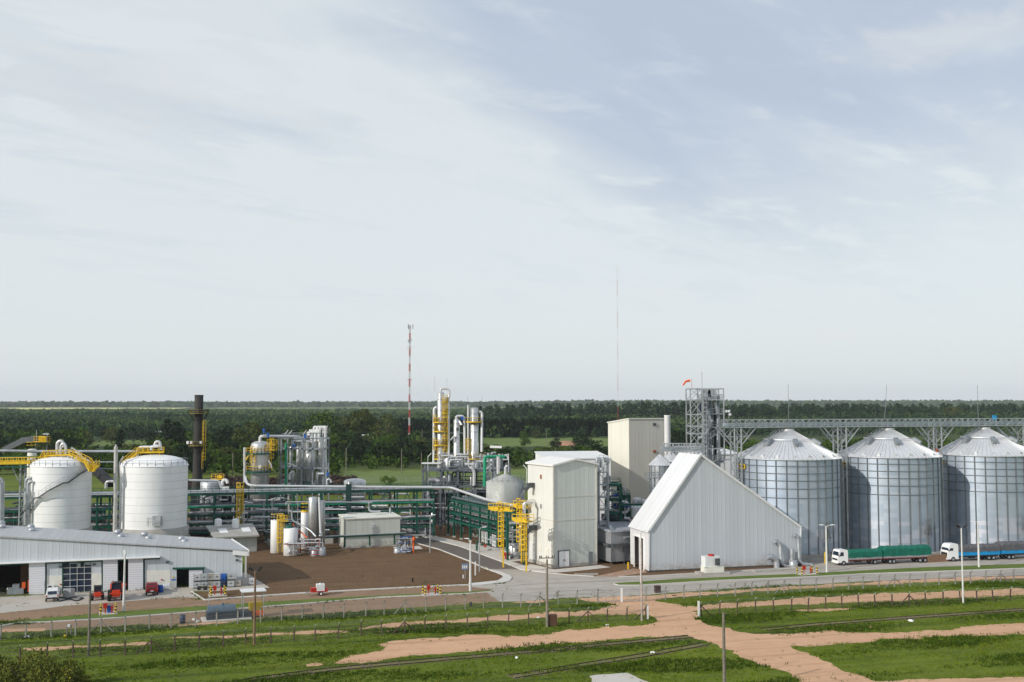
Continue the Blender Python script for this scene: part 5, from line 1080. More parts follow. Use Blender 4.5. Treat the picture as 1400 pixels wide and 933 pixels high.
mb = MB(); mb.rail([(X_(446, D), D - 3.5, Z(639, D)), (X_(453.5, D), D - 3.5, Z(639, D))], 1.0, .1, 1); mb.bar((X_(446, D), D - 3.5, Z(639, D)), (X_(453.5, D), D - 3.5, Z(639, D)), .5, .3); mb.bar((X_(453.5, D), D - 3.5, 0), (X_(453.5, D), D - 3.5, Z(639, D)), .3); mb.bar((X_(436, D), D - 3.6, Z(599, D)), (X_(454.5, D), D - 3.6, Z(599, D)), .3, .35); part('side_deck', mb, GALVD, ev)
for pxc, wd, y0, y1, off in ((424, 14, 620, 657, -2.0), (408.5, 6.5, 611, 662, 0), (415, 6, 605, 660, 1.2), (438.5, 7, 600, 663, 0.5), (430, 6, 600, 640, 2.2), (398.5, 5, 612, 640, 1.5), (402, 5, 646, 663, -1), (434, 4, 645, 663, -2.4)):
    cx_ = X_(pxc, D + off); r__ = wd / 2 / FL * D; mb = MB(); z0, z1 = Z(y1, D), Z(y0, D); mb.lathe((cx_, D + off, 0), [(r__ * .3, z0 - .4), (r__, z0), (r__, z1), (r__ * .85, z1 + r__ * .35), (r__ * .3, z1 + r__ * .5), (0.01, z1 + r__ * .5)], 24); part('vessel', mb, STAIN, ev)
mb = MB(); r__ = 7.1 / FL * D; mb.lathe((X_(424, D), D - 2, 0), [(r__, Z(664, D)), (r__, Z(657, D))], 24); part('vessel_base', mb, GREEN, ev)
mb = MB(); mb.bar(P(423, 589.5, D), P(437.5, 589.5, D), 1.3, .75)
for px in (426, 431, 436): mb.pipe([P(px, 604, D), P(px, 590, D)], .32, 8)
for px in (429, 433.5, 438, 442): mb.pipe([P(px, 590, D), P(px, 583.5, D), P(px + 4, 583.5, D), P(px + 4, 592, D)], .22, 8)
mb.pipe([P(444.8, 583, D), P(445, 664, D)], .32, 10); mb.bar(P(420, 593, D), P(424, 593, D), 1, .9); part('header', mb, WHITE, ev)
mb = MB(); mb.pipe([P(400, 612, D - 3), P(400, 603, D - 3), P(405, 603, D - 3), P(429, 603.5, D - 3), P(429, 618, D - 3)], .32, 10); mb.pipe([P(420, 605, D - 3), P(420, 620, D - 3)], .4, 10); mb.pipe([P(394, 634, D - 4), P(406, 638, D - 4)], .2, 8); mb.pipe([P(396, 656, D - 4), P(396, 648, D - 4), P(402, 645, D - 4)], .35, 8); mb.pipe([P(435, 648, D - 4), P(443, 648, D - 4)], .3, 8); mb.pipe([P(447, 664, D - 4), P(447, 656, D - 4), P(451, 655, D - 4), P(453, 660, D - 4)], .25, 8); part('pipe', mb, PIPEW, ev)
mb = MB(); mb.pipe([P(392.5, 606.5, D - 4), P(391, 609, D - 4), P(391, 664, D - 4)], .28, 10); part('green_pipe', mb, LGREEN, ev)
for px in (389.5, 395, 414.5, 420, 428, 434, 438, 441, 444):
    mb = MB(); b0 = P(px, 594 if px < 425 else 588, D - 3); mb.cyl(b0 - UP * 1.4, b0, .06, n=6); mb.bar(b0, b0 + Vector((.75, 0, 1.0)), .22, .12); part('floodlight', mb, WHITE2, ev)
for px, py in ((402, 612), (417, 599), (448, 651)): mb = MB(); mb.box(P(px, py, D - 4), (.5, .5, .8)); part('valve', mb, BLUE, ev)
mb = MB(); mb.ladder(Vector((X_(388, D), D - 3.8, 0)), Z(596, D), (1, 0, 0), .7, False, .1); part('ladder', mb, GALVD, ev)
mb = MB(); a = P(440, 592, D); mb.rail([P(437, 592, D - 3.6), P(451, 592, D - 3.6)], 1.0, .07, 1); part('top_rail', mb, GALVD, ev)
# ---- distillation unit
ds = thing('column_platform', 'dark grey steel platform carrying the distillation columns, full of pipes', 'process platform', P(640, 660, 252))
D = 252; X2 = lambda px, D=D: P(px, 640, D).x; zd = P(640, 642, 250).z
frame(ds, X2(581), X2(697), D - 5, D + 5, 0, [P(640, 664, 250).z, zd], 5, .45, M_('platform_steel', (.13, .15, .17), .55, .3, var=.3))
mb = MB(); mb.bar(P(577, 633.5, 248), P(603, 633.5, 248), 3, .2); part('awning', mb, WHITE2, ds)
for px in (581, 592, 601): mb = MB(); mb.bar(P(px, 633.5, 248), P(px, 641, 248), .12); part('awning_post', mb, GALV, ds)
def column(label, pxc, wpx, ytop, bands, ybase=640, D=254):
    r_ = P(pxc, 600, D); Rr = wpx / 2 / FL * D; zt = P(pxc, ytop, D).z; z0 = P(pxc, ybase, D).z; t = thing('distillation_column', label, 'distillation column', (r_.x, D, zd)); H = zt - zd
    mb = MB(); pr = [(Rr * 1.05, -1.0), (Rr * 1.05, H * .44), (Rr * .96, H * .45), (Rr * .96, H - .3), (Rr * .5, H - .02), (0.01, H)]; mb.lathe((r_.x, D, zd), pr, 28); part('shell', mb, STAIN, t)
    mb = MB()
    for f in (.12, .28, .44, .6, .76, .9): mb.lathe((r_.x, D, zd + H * f), [(Rr * 1.0, -.06), (Rr * 1.08, 0), (Rr * 1.0, .06)], 24)
    part('flange', mb, GALV, t)
    for py, a0, a1 in bands:
        z = P(pxc, py, D).z; mb = MB(); ro = Rr + 1.0; ring = [Vector((r_.x + ro * math.cos(R(a)), D + ro * math.sin(R(a)), z)) for a in range(a0, a1 + 1, 15)]
        for p_, q in zip(ring[:-1], ring[1:]): mb.bar(p_, q, .12, .32); m_ = (p_ + q) / 2; mb.bar(Vector((r_.x, D, z)) + (m_ - Vector((r_.x, D, z))) * (Rr / ro), m_, .55, .1)
        mb.rail(ring, 1.1, .09, 9, True); part('platform', mb, YEL, t)
    return t, Vector((r_.x, D, zd)), Rr, H
t, c, Rr, H = column('tallest distillation column with yellow ring platforms and a curved pipe on top', 602.5, 9.8, 536, [(549.5, -60, 60), (565, -60, 60), (577.5, 200, 370), (590, 170, 340), (608.5, 200, 370), (627.5, 180, 360)])
mb = MB()
for a, y0, y1 in ((200, 590, 571), (-20, 608, 545), (200, 627, 603), (-20, 627, 600)):
    z0, z1 = P(602, y0, 254).z, P(602, y1, 254).z; q = c + Vector(((Rr + .35) * math.cos(R(a)), (Rr + .35) * math.sin(R(a)) - .3, z0 - zd)); mb.ladder(q, z1 - z0, (1, .1, 0), .75, True, .11, (0, -1, 0))
part('ladder', mb, YEL, t)
mb = MB(); mb.pipe([P(602.5, 537, 254), P(602.5, 531.5, 254), P(614, 531.5, 254), P(614.5, 541, 254), P(613, 545, 254), P(613.5, 634, 253)], .30, 10); part('overhead_pipe', mb, PIPEW, t)
mb = MB(); mb.pipe([P(597, 557, 254), P(593.5, 559, 254), P(593, 633, 253)], .36, 10); part('side_pipe', mb, PIPEW, t)
mb = MB(); mb.cyl(P(594.5, 535, 254), P(594.5, 516, 254), .03, n=5); mb.cyl(P(611, 531, 254), P(611, 516, 254), .03, n=5); part('lightning_rod', mb, GALVD, t)
t, c, Rr, H = column('middle shorter distillation column with a dark manhole and hooked pipe', 624.3, 8.6, 572.5, [])
mb = MB(); mb.pipe([P(624, 573, 254), P(624, 569, 254), P(635, 569, 254), P(635.5, 636, 253)], .32, 10); mb.pipe([P(628, 576, 253), P(631, 581, 252.5)], .28, 8); mb.pipe([P(621, 596, 253), P(616, 602, 252.5)], .18, 8); part('overhead_pipe', mb, PIPEW, t)
mb = MB(); q = P(625.8, 587, 254 - Rr - .1); mb.cyl(q, q - Vector((0, .35, 0)), .4, n=14); q2 = P(622.8, 597.5, 254 - Rr - .1); mb.cyl(q2, q2 - Vector((0, .2, 0)), .2, n=10); part('manhole', mb, DGREY, t)
mb = MB(); mb.box(P(632, 574, 253), (.6, .6, .8)); part('valve', mb, BLUE, t)
mb = MB(); mb.bar(P(615, 592.3, 254), P(634, 592.3, 254), .25, .18); part('support_beam', mb, GALV, t)
t, c, Rr, H = column('right distillation column with one yellow ring platform near the top', 648.3, 11.4, 557.5, [(577, 150, 390), (627.5, 180, 360)])
mb = MB(); mb.pipe([P(640, 640, 253), P(640, 556, 253), P(640, 554, 253)], .25, 10); mb.pipe([P(655, 563, 254), P(659, 564, 254), P(658.5, 618, 253)], .32, 10); part('side_pipe', mb, PIPEW, t)
mb = MB(); q = c + Vector((-Rr - .3, -.8, P(642, 627, 254).z - zd)); mb.ladder(q, 4.8, (1, .2, 0), .8, True, .11, (0, -1, 0)); part('ladder', mb, YEL, t)
mb = MB(); mb.cyl(P(640, 555, 253), P(639.3, 542, 253), .03, n=5); mb.cyl(P(659.5, 562, 254), P(659.2, 542, 254), .03, n=5); part('lightning_rod', mb, GALVD, t)
# dense piping and small vessels on and under the platform
def clutter(name, label, x0, x1, y0, y1, z0, z1, n, seed, mats, rads=(.08, .12, .16, .22)):
    rr = random.Random(seed); t = thing(name, label, 'piping', ((x0 + x1) / 2, (y0 + y1) / 2, z0))
    for k in range(n):
        p_ = Vector((rr.uniform(x0, x1), rr.uniform(y0, y1), rr.uniform(z0, z1))); pts = [p_]
        for j in range(rr.randint(2, 4)):
            ax = rr.choice((0, 0, 2, 2, 1)); q = pts[-1].copy(); lo, hi = ((x0, x1), (y0, y1), (z0, z1))[ax]; q[ax] = max(lo, min(hi, q[ax] + rr.choice((-1, 1)) * rr.uniform(1, 5)))
            if (q - pts[-1]).length > .4: pts.append(q)
        if len(pts) > 1: mb = MB(); mb.pipe(pts, rr.choice(rads), 7); part('pipe', mb, rr.choice(mats), t)
    return t
def small_vessels(t, x0, x1, y0, y1, z0, n, seed, mats, hh=(1.2, 3)):
    rr = random.Random(seed)
    for k in range(n):
        x, y = rr.uniform(x0, x1), rr.uniform(y0, y1); mb = MB(); r__ = rr.uniform(.35, .8); h = rr.uniform(*hh)
        if rr.random() < .35: mb.cyl((x - h / 2, y, z0 + r__ + .4), (x + h / 2, y, z0 + r__ + .4), r__, n=16); mb.box((x - h * .3, y, z0), (.2, r__, .5)); mb.box((x + h * .3, y, z0), (.2, r__, .5)); nm = 'drum'
        else: mb.lathe((x, y, z0), [(r__, 0), (r__, h), (r__ * .7, h + r__ * .4), (0.01, h + r__ * .5)], 16); nm = 'vessel'
        part(nm, mb, rr.choice(mats), t)
PM = [PIPEW, PIPEW, GALV, GALVD, STAIN]
cl = clutter('platform_piping', 'tangle of silver pipes and small vessels on the column platform', X2(600), X2(695), D - 4.5, D + 4.5, zd + .3, zd + 3.8, 46, 3, PM); small_vessels(cl, X2(604), X2(690), D - 4, D + 3, zd + .1, 12, 4, PM)
cl = clutter('platform_piping', 'pipes and drums under the column platform', X2(584), X2(695), D - 4.5, D + 4.5, .5, zd - .5, 80, 13, PM + [DGREY] * 5); small_vessels(cl, X2(585), X2(690), D - 4, D + 3, P(640, 664, 250).z + .1, 10, 14, PM, (1.5, 4)); small_vessels(cl, X2(585), X2(690), D - 4, D + 3, 0, 8, 15, PM, (1.5, 4))
mb = MB(); mb.pipe([P(645, 640, 246), P(641, 640, 246), P(646, 640.5, 246), P(648.5, 646, 246), P(648, 664, 246)], .4, 10); single('process_pipe', mb, PIPEW, 'thick white bent pipe in front of the column platform', 'pipe')
mb = MB(); mb.pipe([P(662.5, 665, 244), P(663, 624.8, 244), P(666, 624.8, 244), P(690, 624.8, 246)], .38, 12); single('process_pipe', mb, LGREEN, 'bright green pipe rising and turning right beside the columns', 'pipe')
mb = MB(); mb.pipe([P(681, 648, 243), P(681, 624.5, 243)], .4, 10); mb.pipe([P(669, 645, 245), P(669, 627, 245)], .3, 10); single('process_pipe', mb, PIPEW, 'pair of upright white pipes behind the cone roof tank', 'pipe')
for px, py, lab in ((585, 622, 'slanted floodlight at the left end of the column platform'), (695.5, 624, 'slanted floodlight on a pole right of the green pipe'), (664, 640, 'slanted floodlight left above the cone roof tank'), (720, 638, 'slanted floodlight just left of the cream tower')):
    mb = MB(); b0 = P(px, py + 3, 244); mb.cyl(P(px, py + 22, 244), b0, .07, n=6); s_ = -1 if px > 690 else 1; mb.bar(b0, b0 + Vector((.8 * s_, 0, .9)), .3, .16); single('floodlight', mb, WHITE2, lab, 'floodlight')
mb = MB(); mb.bar(P(670, 611, 420), P(686, 611.5, 420), 4, .8); single('far_roof', mb, WHITE, 'tiny white roof among the trees right of the columns', 'roof')
# equipment behind the main rack
cl = clutter('rack_piping', 'grey pipes and drums behind the pipe rack right of the chimney', X_(262, 238), X_(398, 238), 231, 243, .4, 9.5, 74, 33, PM + [DGREY] * 6); small_vessels(cl, X_(262, 238), X_(395, 238), 231, 243, 0, 12, 34, PM + [DGREY], (2, 6))
cl = clutter('rack_piping', 'grey pipes and drums behind the pipe rack left of the control room', X_(400, 240), X_(598, 240), 236, 248, .4, 9, 74, 43, PM + [DGREY] * 6); small_vessels(cl, X_(400, 240), X_(590, 240), 236, 248, 0, 14, 44, PM, (2, 5))
cl = clutter('rack_piping', 'grey pipes and drums behind the white tanks', X_(-20, 225), X_(258, 225), 220, 228, .4, 9, 60, 53, PM + [DGREY, GREEN] * 4)
cl = clutter('rack_piping', 'pipes hanging under the front rack beside the plant road', B2[0].x, B2[-1].x + 2, B2[-1].y, B2[0].y, .4, 5, 34, 67, PM + [DGREY, GREEN] * 4)
cl = clutter('rack_riser_pipes', 'upright pipes rising from the front face of the long rack', X_(262, 224), X_(600, 224), 221, 224, 2, 9, 30, 73, PM)
dg = M_('backdrop_shade', (.022, .028, .027), .8)  # near-black boxes added behind the racks to stand in for shade
def shade_backdrop(px0, px1, D, ztop, depth, lab):
    t, *_ = boxbld('shade_backdrop_box', lab, 'building', px0, px1, D, ztop, depth, dg, R(13), None, M_('backdrop_shade_roof', (.10, .105, .11), .6)); return t
shade_backdrop(262, 392, 246, 8.8, 8, 'added dark shade backdrop behind the pipe rack right of the chimney'); shade_backdrop(408, 500, 254, 5.2, 8, 'low added shade backdrop behind the evaporator tower'); shade_backdrop(585, 700, 259, 7.5, 8, 'added dark shade backdrop under and behind the distillation columns')
shade_backdrop(-60, 140, 236, 5.0, 8, 'low added shade backdrop behind the left white tank')
vessel('dome_tank', 'squat silver tank with shallow dome behind the rack, right of the evaporator tower', 'tank', 485, 30, 262, 655.5, 720, STAIN, .28, zb=0, n=36)
vessel('dome_tank', 'squat silver tank with flat dome right of the dark chimney', 'tank', 288, 28, 244, 658, 720, GALV, .2, zb=0, n=36)
mb = MB(); q = P(288, 657, 240); mb.rail([P(289, 655.5, 238), P(306, 655.5, 238)], 1.2, .1, .8); mb.bar(P(289, 655.5, 238), P(306, 655.5, 238), 1.5, .2); mb.bar(P(297, 652, 238), P(304, 652, 238), .5, .6); single('yellow_platform', mb, YEL, 'small yellow railed platform right of the chimney above the dark backdrop', 'platform')
mb = MB(); mb.pipe([P(304, 664, 236), P(304, 658.5, 236), P(307.5, 655.5, 236), P(311, 658.5, 236), P(311, 661, 236)], .35, 10); mb.bar(P(304, 667.5, 235), P(313, 667.5, 235), .8, .6); single('process_pipe', mb, WHITE, 'short white hooked pipe right of the chimney', 'pipe')
yl = MB(); q = L(328, 700, RL, RB_) - nv * .9; yl.ladder(Vector((q.x, q.y, 1.0)), P(328, 664, q.y).z - 1.0, tuple(dd), .9, True, .14, tuple(-nv)); single('caged_ladder', yl, YEL, 'yellow caged ladder up the long rack near the pump house', 'ladder')

for px, lab in ((298.3, 'left of two small white dome topped cylinders above the pump house'), (322, 'right of two small white dome topped cylinders above the pump house')):
    vessel('dome_cylinder', lab, 'vessel', px, 9.6, 214, 709.5, 725, WHITE, .55, zb=0, n=24)
# tall dark lattice of back columns seen through
# ---- yard tank group
bd = G(390, 752); bund = thing('concrete_bund', 'low grey concrete bund wall around the small white tanks in the yard', 'bund', bd); a, b_ = G(373, 751.5), G(426, 749); u = (b_ - a).normalized(); v = Vector((-u.y, u.x, 0)); L_ = (b_ - a).length
cs = [a, b_, b_ + v * 9, a + v * 9]
mb = MB()
for p_, q in zip(cs, cs[1:] + cs[:1]): mb.bar(p_ + UP * .5, q + UP * .5, .3, 1.0)
part('wall', mb, CONC, bund); mb = MB(); mb.prism([(p_.x, p_.y) for p_ in cs], 0, .12); part('floor', mb, M_('red_floor', (.16, .05, .04), .8), bund)
t, c, Rr, zt = vessel('small_tank', 'cream white tank with yellow ladder and railing on top inside the bund', 'tank', 378.5, 16.5, 209, 711.5, 743, WHITE, .12, zb=.1, n=36); mb = MB(); mb.rail([(c.x + Rr * math.cos(R(a_)), c.y + Rr * math.sin(R(a_)), zt) for a_ in range(0, 360, 30)], 1.1, .09, 9, True, True); part('railing', mb, M_('pale_yellow', (.6, .45, .15), .6), t)
mb = MB(); mb.ladder(Vector((c.x + Rr * .75, c.y - Rr * .8, .2)), zt, (1, .6, 0), .9, True, .13, (.4, -1, 0)); mb.box((c.x + Rr * 1.2, c.y - 1, zt - .2), (2.0, 1.6, .12)); mb.rail([(c.x + Rr * .8, c.y - 1.8, zt - .1), (c.x + Rr + 1.2, c.y - 1.8, zt - .1)], 1.1, .1, .7); part('ladder', mb, YEL, t)
t, c, Rr, zt = vessel('small_tank', 'short white tank with green cap in front inside the bund', 'tank', 397.5, 19, 205.5, 721, 744.5, WHITE, .3, True, zb=.1, n=36); mb = MB(); mb.lathe((c.x - .3, c.y, zt - .6), [(1.0, 0), (1.0, .5), (.3, .9), (0.01, .95)], 18); part('cap', mb, GREEN, t); mb = MB(); mb.cyl((c.x - .2, c.y - Rr - .05, 1.3), (c.x - .2, c.y - Rr - .4, 1.3), .5, n=16); mb.bar((c.x - .2, c.y - Rr - .2, 1.6), (c.x, c.y - Rr - .2, 3.1), .1); part('manhole', mb, WHITE2, t)
t, c, Rr, zt = vessel('small_tank', 'narrow white tank with yellow top left of the silver twin cylinders', 'tank', 416.5, 10, 216, 699, 735, WHITE, .1, zb=0, n=28); mb = MB(); mb.rail([(c.x + Rr * math.cos(R(a_)), c.y + Rr * math.sin(R(a_)), zt) for a_ in range(0, 360, 45)], 1.5, .12, 9, True, True); mb.lathe((c.x, c.y, zt), [(Rr * 1.05, -.3), (Rr * 1.05, .1), (0.01, .12)], 20); part('railing', mb, YEL, t)
vessel('silver_cylinder', 'taller left one of the silver twin cylinders in the yard', 'vessel', 427.3, 11.6, 212, 680, 735, STAIN, .25, zb=1.2, n=32)
vessel('silver_cylinder', 'slimmer right one of the silver twin cylinders in the yard', 'vessel', 438.8, 11, 213, 685, 735, M_('dull_steel', (.45, .46, .44), .45, .5), .15, zb=1.2, n=32)
mb = MB(); mb.cyl(P(436.3, 680, 210), P(438.5, 733, 210), .22, n=8); mb.cyl(P(438.5, 733, 210), P(438.5, 728, 210), .35, n=8); single('white_standpipe', mb, WHITE2, 'thin white standpipe in front of the silver twin cylinders', 'pipe')
mb = MB(); q = G(433, 744); mb.box((q.x, q.y + 1.5, 0), (6.2, 3.4, 1.15), WHA); single('machine_base', mb, CONC, 'concrete base under the silver twin cylinders', 'base')
cl = clutter('yard_piping', 'small pipes and valves at the foot of the silver cylinders', G(408, 748).x, G(455, 748).x, 203.5, 207, .3, 3.4, 26, 83, [GALV, GALVD, PIPEW, RED], (.07, .1, .14)); small_vessels(cl, G(440, 748).x, G(458, 748).x, 204.5, 207.5, 0, 5, 84, [GALV, PIPEW, DGREY], (.8, 1.6))
mb = MB(); mb.pipe([P(399, 698, 207), P(399, 712, 207), P(412, 718, 207), P(425, 726, 206), P(432, 734, 205)], .2, 8); single('sloping_pipe', mb, GALV, 'grey pipe sloping down from the yard tanks to the low rack', 'pipe')
mb = MB(); mb.pipe([P(401, 716, 206), P(403, 726, 206), P(410, 726, 206), P(420, 736, 205)], .13, 8); single('orange_hose', mb, ORANGE, 'thin orange pipe running down beside the yard tanks', 'pipe')
# low pipe rack on green posts
A3, B3 = G(428, 752.5), G(552, 746); lr = thing('low_pipe_rack', 'low green pipe rack on short posts in front of the control room', 'pipe rack', (A3 + B3) / 2); zr = P(470, 734, L(470, 750, A3, B3).y).z
for px, py in ((436, 752.3), (471, 751), (505, 749.2), (539, 747.5)):
    q = L(px, py, A3, B3); q.z = 0; mb = MB(); mb.box(q, (1.3, .8, .18), WHA); mb.cur = 1; mb.box(q + UP * .18, (.3, .3, zr - .3), WHA); part('post', mb, [CONC, GREEN], lr)
mb = MB(); a, b_ = L(424, 735, A3, B3), L(555, 731, A3, B3); a.z = b_.z = zr; mb.bar(a, b_, .8, .22); part('beam', mb, GREEN, lr)
for k in range(3): mb = MB(); o_ = Vector((0, -.25 + k * .25, .25)); mb.cyl(a + o_, b_ + o_, .1, n=6); part('pipe', mb, (GALV, PIPEW, GALVD)[k], lr)
cl = clutter('valve_station', 'cluster of grey pipes and valves at the end of the low pipe rack', G(548, 750).x, G(566, 750).x, 208, 212, .2, 3.0, 26, 93, [GALV, GALVD, PIPEW, GALVD, BLUE], (.06, .09, .12)); small_vessels(cl, G(548, 750).x, G(568, 750).x, 208, 211, 0, 7, 94, [GALV, RED, PIPEW, GALVD], (.4, 1.0))
mb = MB(); q = G(557, 750.8); mb.box((q.x, q.y + 1, 0), (5.5, 4, .12), WHA); single('valve_slab', mb, SIDEW, 'thin pale slab under the valve station', 'slab')
mb = MB(); q = P(565.5, 742, 209); mb.cyl((q.x, 209, 0), P(565, 736, 209), .18, n=8); mb.cyl(P(565, 740, 209), P(566.5, 734.5, 209), .3, n=8); single('orange_valve', mb, ORANGE, 'bright orange upright valve post at the valve station', 'valve')
# yellow ladder towers by the cream tower
def ladder_tower(px, py, ytop, lab, wplat):
    q = G(px, py, .14); q.z = .14; t = thing('ladder_tower', lab, 'ladder', q); zt = P(px, ytop, q.y).z; mb = MB(); mb.ladder(q + UP * 1.6, zt - 1.6, tuple(ldir), .8, True, .11, tuple(-nv2)); part('caged_ladder', mb, YEL, t)
    mb = MB(); a = P(px - wplat[0], ytop + 3, q.y + 1.0); b_ = P(px + wplat[1], ytop + 4.5, q.y - .5); mb.bar(a, b_, 1.6, .25)
    for s in (-.8, .8): mb.rail([a + nv2 * s, b_ + nv2 * s], 1.2, .12, .9)
    mb.bar(a - nv2 * .8 + UP * .3, b_ - nv2 * .8 + UP * .3, .06, .5); part('platform', mb, YEL, t); mb = MB(); mb.bar(q - UP * .14 + nv2 * .3, Vector((q.x, q.y, zt)) + nv2 * .3, .3); part('post', mb, YEL, t); return t
ladder_tower(686, 775, 694, 'yellow caged ladder with long platform at the end of the front rack', (13, 16))
ladder_tower(717.5, 781, 709, 'yellow caged ladder with platform touching the cream tower', (12, 7))
ladder_tower(711, 768, 690, 'short yellow platform and ladder behind, between the two caged ladders', (4, 10))
for px, py in ((694, 766), (716, 772), (704, 757)):
    q = G(px, py, .14); mb = MB(); mb.box((q.x, q.y, .14), (.4, .4, 8.2), WHA); single('green_column', mb, GREEN, {694: 'green steel column between the yellow ladders, nearest the road', 716: 'green steel column close to the cream tower corner', 704: 'green steel column set back between the yellow ladders'}[px], 'column')
clx = clutter('tower_piping', 'pipes and pumps between the yellow ladders and the cream tower', G(694, 768).x, G(722, 768).x, G(700, 766).y, G(700, 758).y, .3, 6.5, 34, 103, PM + [GREEN, GALVD]); small_vessels(clx, G(694, 768).x, G(720, 768).x, G(700, 765).y, G(700, 758).y, .14, 8, 104, PM, (1.2, 4))
mb = MB(); a, b_ = P(718, 700, 192), P(724, 689, 195); mb.rail([P(723, 692, 194), P(735, 692, 197)], 1.2, .1, .8); mb.pipe([P(716.5, 712, 193), P(716.5, 690, 193), P(719, 687, 193), P(727, 687, 195)], .3, 8); single('process_pipe', mb, PIPEW, 'white hooked pipe at the left corner of the cream tower', 'pipe')
gt = thing('grille_fence', 'white framed grille fence under the front pipe rack', 'fence', G(669, 748)); a, b_ = G(659, 741.5, .14), G(679, 750, .14); hz = P(659, 725.5, a.y).z; mb = MB()
for k in range(9): q = a.lerp(b_, k / 8); mb.bar(q, Vector((q.x, q.y, hz)), .09 if k % 2 else .2)
for z in (.5, hz * .5, hz): mb.bar(Vector((a.x, a.y, z)), Vector((b_.x, b_.y, z)), .1, .16)
part('frame', mb, WHITE2, gt); mb = MB(); q1_, q2_ = a + nv2 * .1, b_ + nv2 * .1; mb.hexa([q1_ + UP * .3, q2_ + UP * .3, q2_ + nv2 * .05 + UP * .3, q1_ + nv2 * .05 + UP * .3], [Vector((q1_.x, q1_.y, hz - .1)), Vector((q2_.x, q2_.y, hz - .1)), Vector((q2_.x, q2_.y, hz - .1)) + nv2 * .05, Vector((q1_.x, q1_.y, hz - .1)) + nv2 * .05]); part('panel', mb, GALV, gt)
# ---- right of the cream tower: stair tower, green frames, dome tanks, white stack
st = thing('stair_tower', 'grey lattice stair tower against the right side of the cream tower', 'stair tower', P(822, 770, 199)); D = 200; x0, x1 = P(818.5, 700, D).x, P(831, 700, D).x
for x in (x0, x1):
    for y in (D - 1.5, D + 1.5): mb = MB(); mb.box((x, y, 0), (.25, .25, 19.5)); part('column', mb, GALVD, st)
for k, z in enumerate(np.arange(2.4, 19.6, 2.4)):
    z = float(z); mb = MB(); mb.box(((x0 + x1) / 2, D, z), (x1 - x0, 3, .12)); mb.rail([(x0, D - 1.5, z), (x1, D - 1.5, z)], 1.0, .07, .8); mb.bar((x0, D - 1.6, z - 2.4), (x1, D - 1.6, z), .5, .12) if k % 2 else mb.bar((x1, D - 1.6, z - 2.4), (x0, D - 1.6, z), .5, .12); part('flight', mb, GALVD, st)
mb = MB(); a = Vector((x1 - .2, D - 2, 7.5)); mb.bar(a, P(838, 726, 194), .5, .2); part('lower_stair', mb, GALVD, st)
vessel('cyclone', 'small grey cyclone vessel on top of the stair tower', 'vessel', 818, 9.5, 203, 625.5, 640, GALV, .6, n=20)
cl = clutter('upper_piping', 'white and grey pipes above the green frames beside the tall cream building', P(823, 640, 210).x, P(832, 640, 210).x, 207, 212, P(823, 668, 210).z, P(823, 626, 210).z, 22, 113, PM, (.12, .2, .3))
gf = thing('green_frame', 'dark green steel frame with pipes between the stair tower and dome tanks', 'steel frame', P(840, 740, 206)); D = 208; x0, x1 = P(830, 700, D).x, P(847, 700, D).x
zs = [P(840, py, D).z for py in (716, 700, 682, 662)]
frame(gf, x0, x1, D - 2.5, D + 2.5, 0, zs, 1, .5, GREEN); frame(gf, x1 + .8, P(859.5, 700, D).x, D - 1.5, D + 3, 0, [P(850, 700, D).z, P(850, 678, D).z], 1, .5, GREEN)
cl = clutter('frame_piping', 'bundle of grey pipes inside the dark green frame', x0, P(860, 700, D).x, D - 2.4, D + 2.4, 1, zs[-1], 36, 123, PM + [DGREY, BLUE], (.12, .2, .35)); small_vessels(cl, x0, P(858, 700, D).x, D - 2, D + 3, 6.2, 8, 124, [GALV, DGREY, STAIN], (1.5, 3))
mb = MB(); mb.bar(P(846, 690, 205), P(885, 690, 205), .8, .35); single('pipe_bridge', mb, GREEN, 'green steel beam between the green frame and the dome tanks', 'beam')
t, c, Rr, zt = vessel('dome_tank', 'front white dome top tank with red valves left of the warehouse roof', 'tank', 870.5, 23, 208, 693, 730, WHITE, .25, zb=0, n=36)
mb = MB()
for z in (zt - 2.6, zt - 4.6): mb.lathe((c.x, c.y, z), [(Rr + .05, 0), (Rr + .08, .15), (Rr + .05, .3)], 36, a0=R(180), a1=R(360))
part('red_pipe', mb, RED, t); mb = MB(); mb.rail([(c.x + Rr * .8 * math.cos(R(a_)), c.y + Rr * .8 * math.sin(R(a_)), zt - .5) for a_ in range(0, 360, 30)], .7, .06, 9, False, True); part('railing', mb, GALV, t)
t, c, Rr, zt = vessel('dome_tank', 'rear white dome top tank nearly hidden by the warehouse roof', 'tank', 883, 18, 216, 684, 720, WHITE, .25, zb=0, n=36); mb = MB(); mb.pipe([P(868, 688, 210), P(868, 684, 210), P(876, 684, 210), P(882, 690, 210)], .55, 10); mb.pipe([P(866, 686, 211), P(874, 686.5, 211)], .8, 12); part('vent_pipe', mb, PIPEW, t)
mb = MB(); mb.lathe((P(912.5, 600, 236).x, 236, 0), [(.75, 0), (.7, P(912, 569, 236).z), (.8, P(912, 568, 236).z), (.5, P(912, 568, 236).z)], 20); single('white_stack', mb, WHITE, 'slim white stack right of the tallest cream building', 'stack')
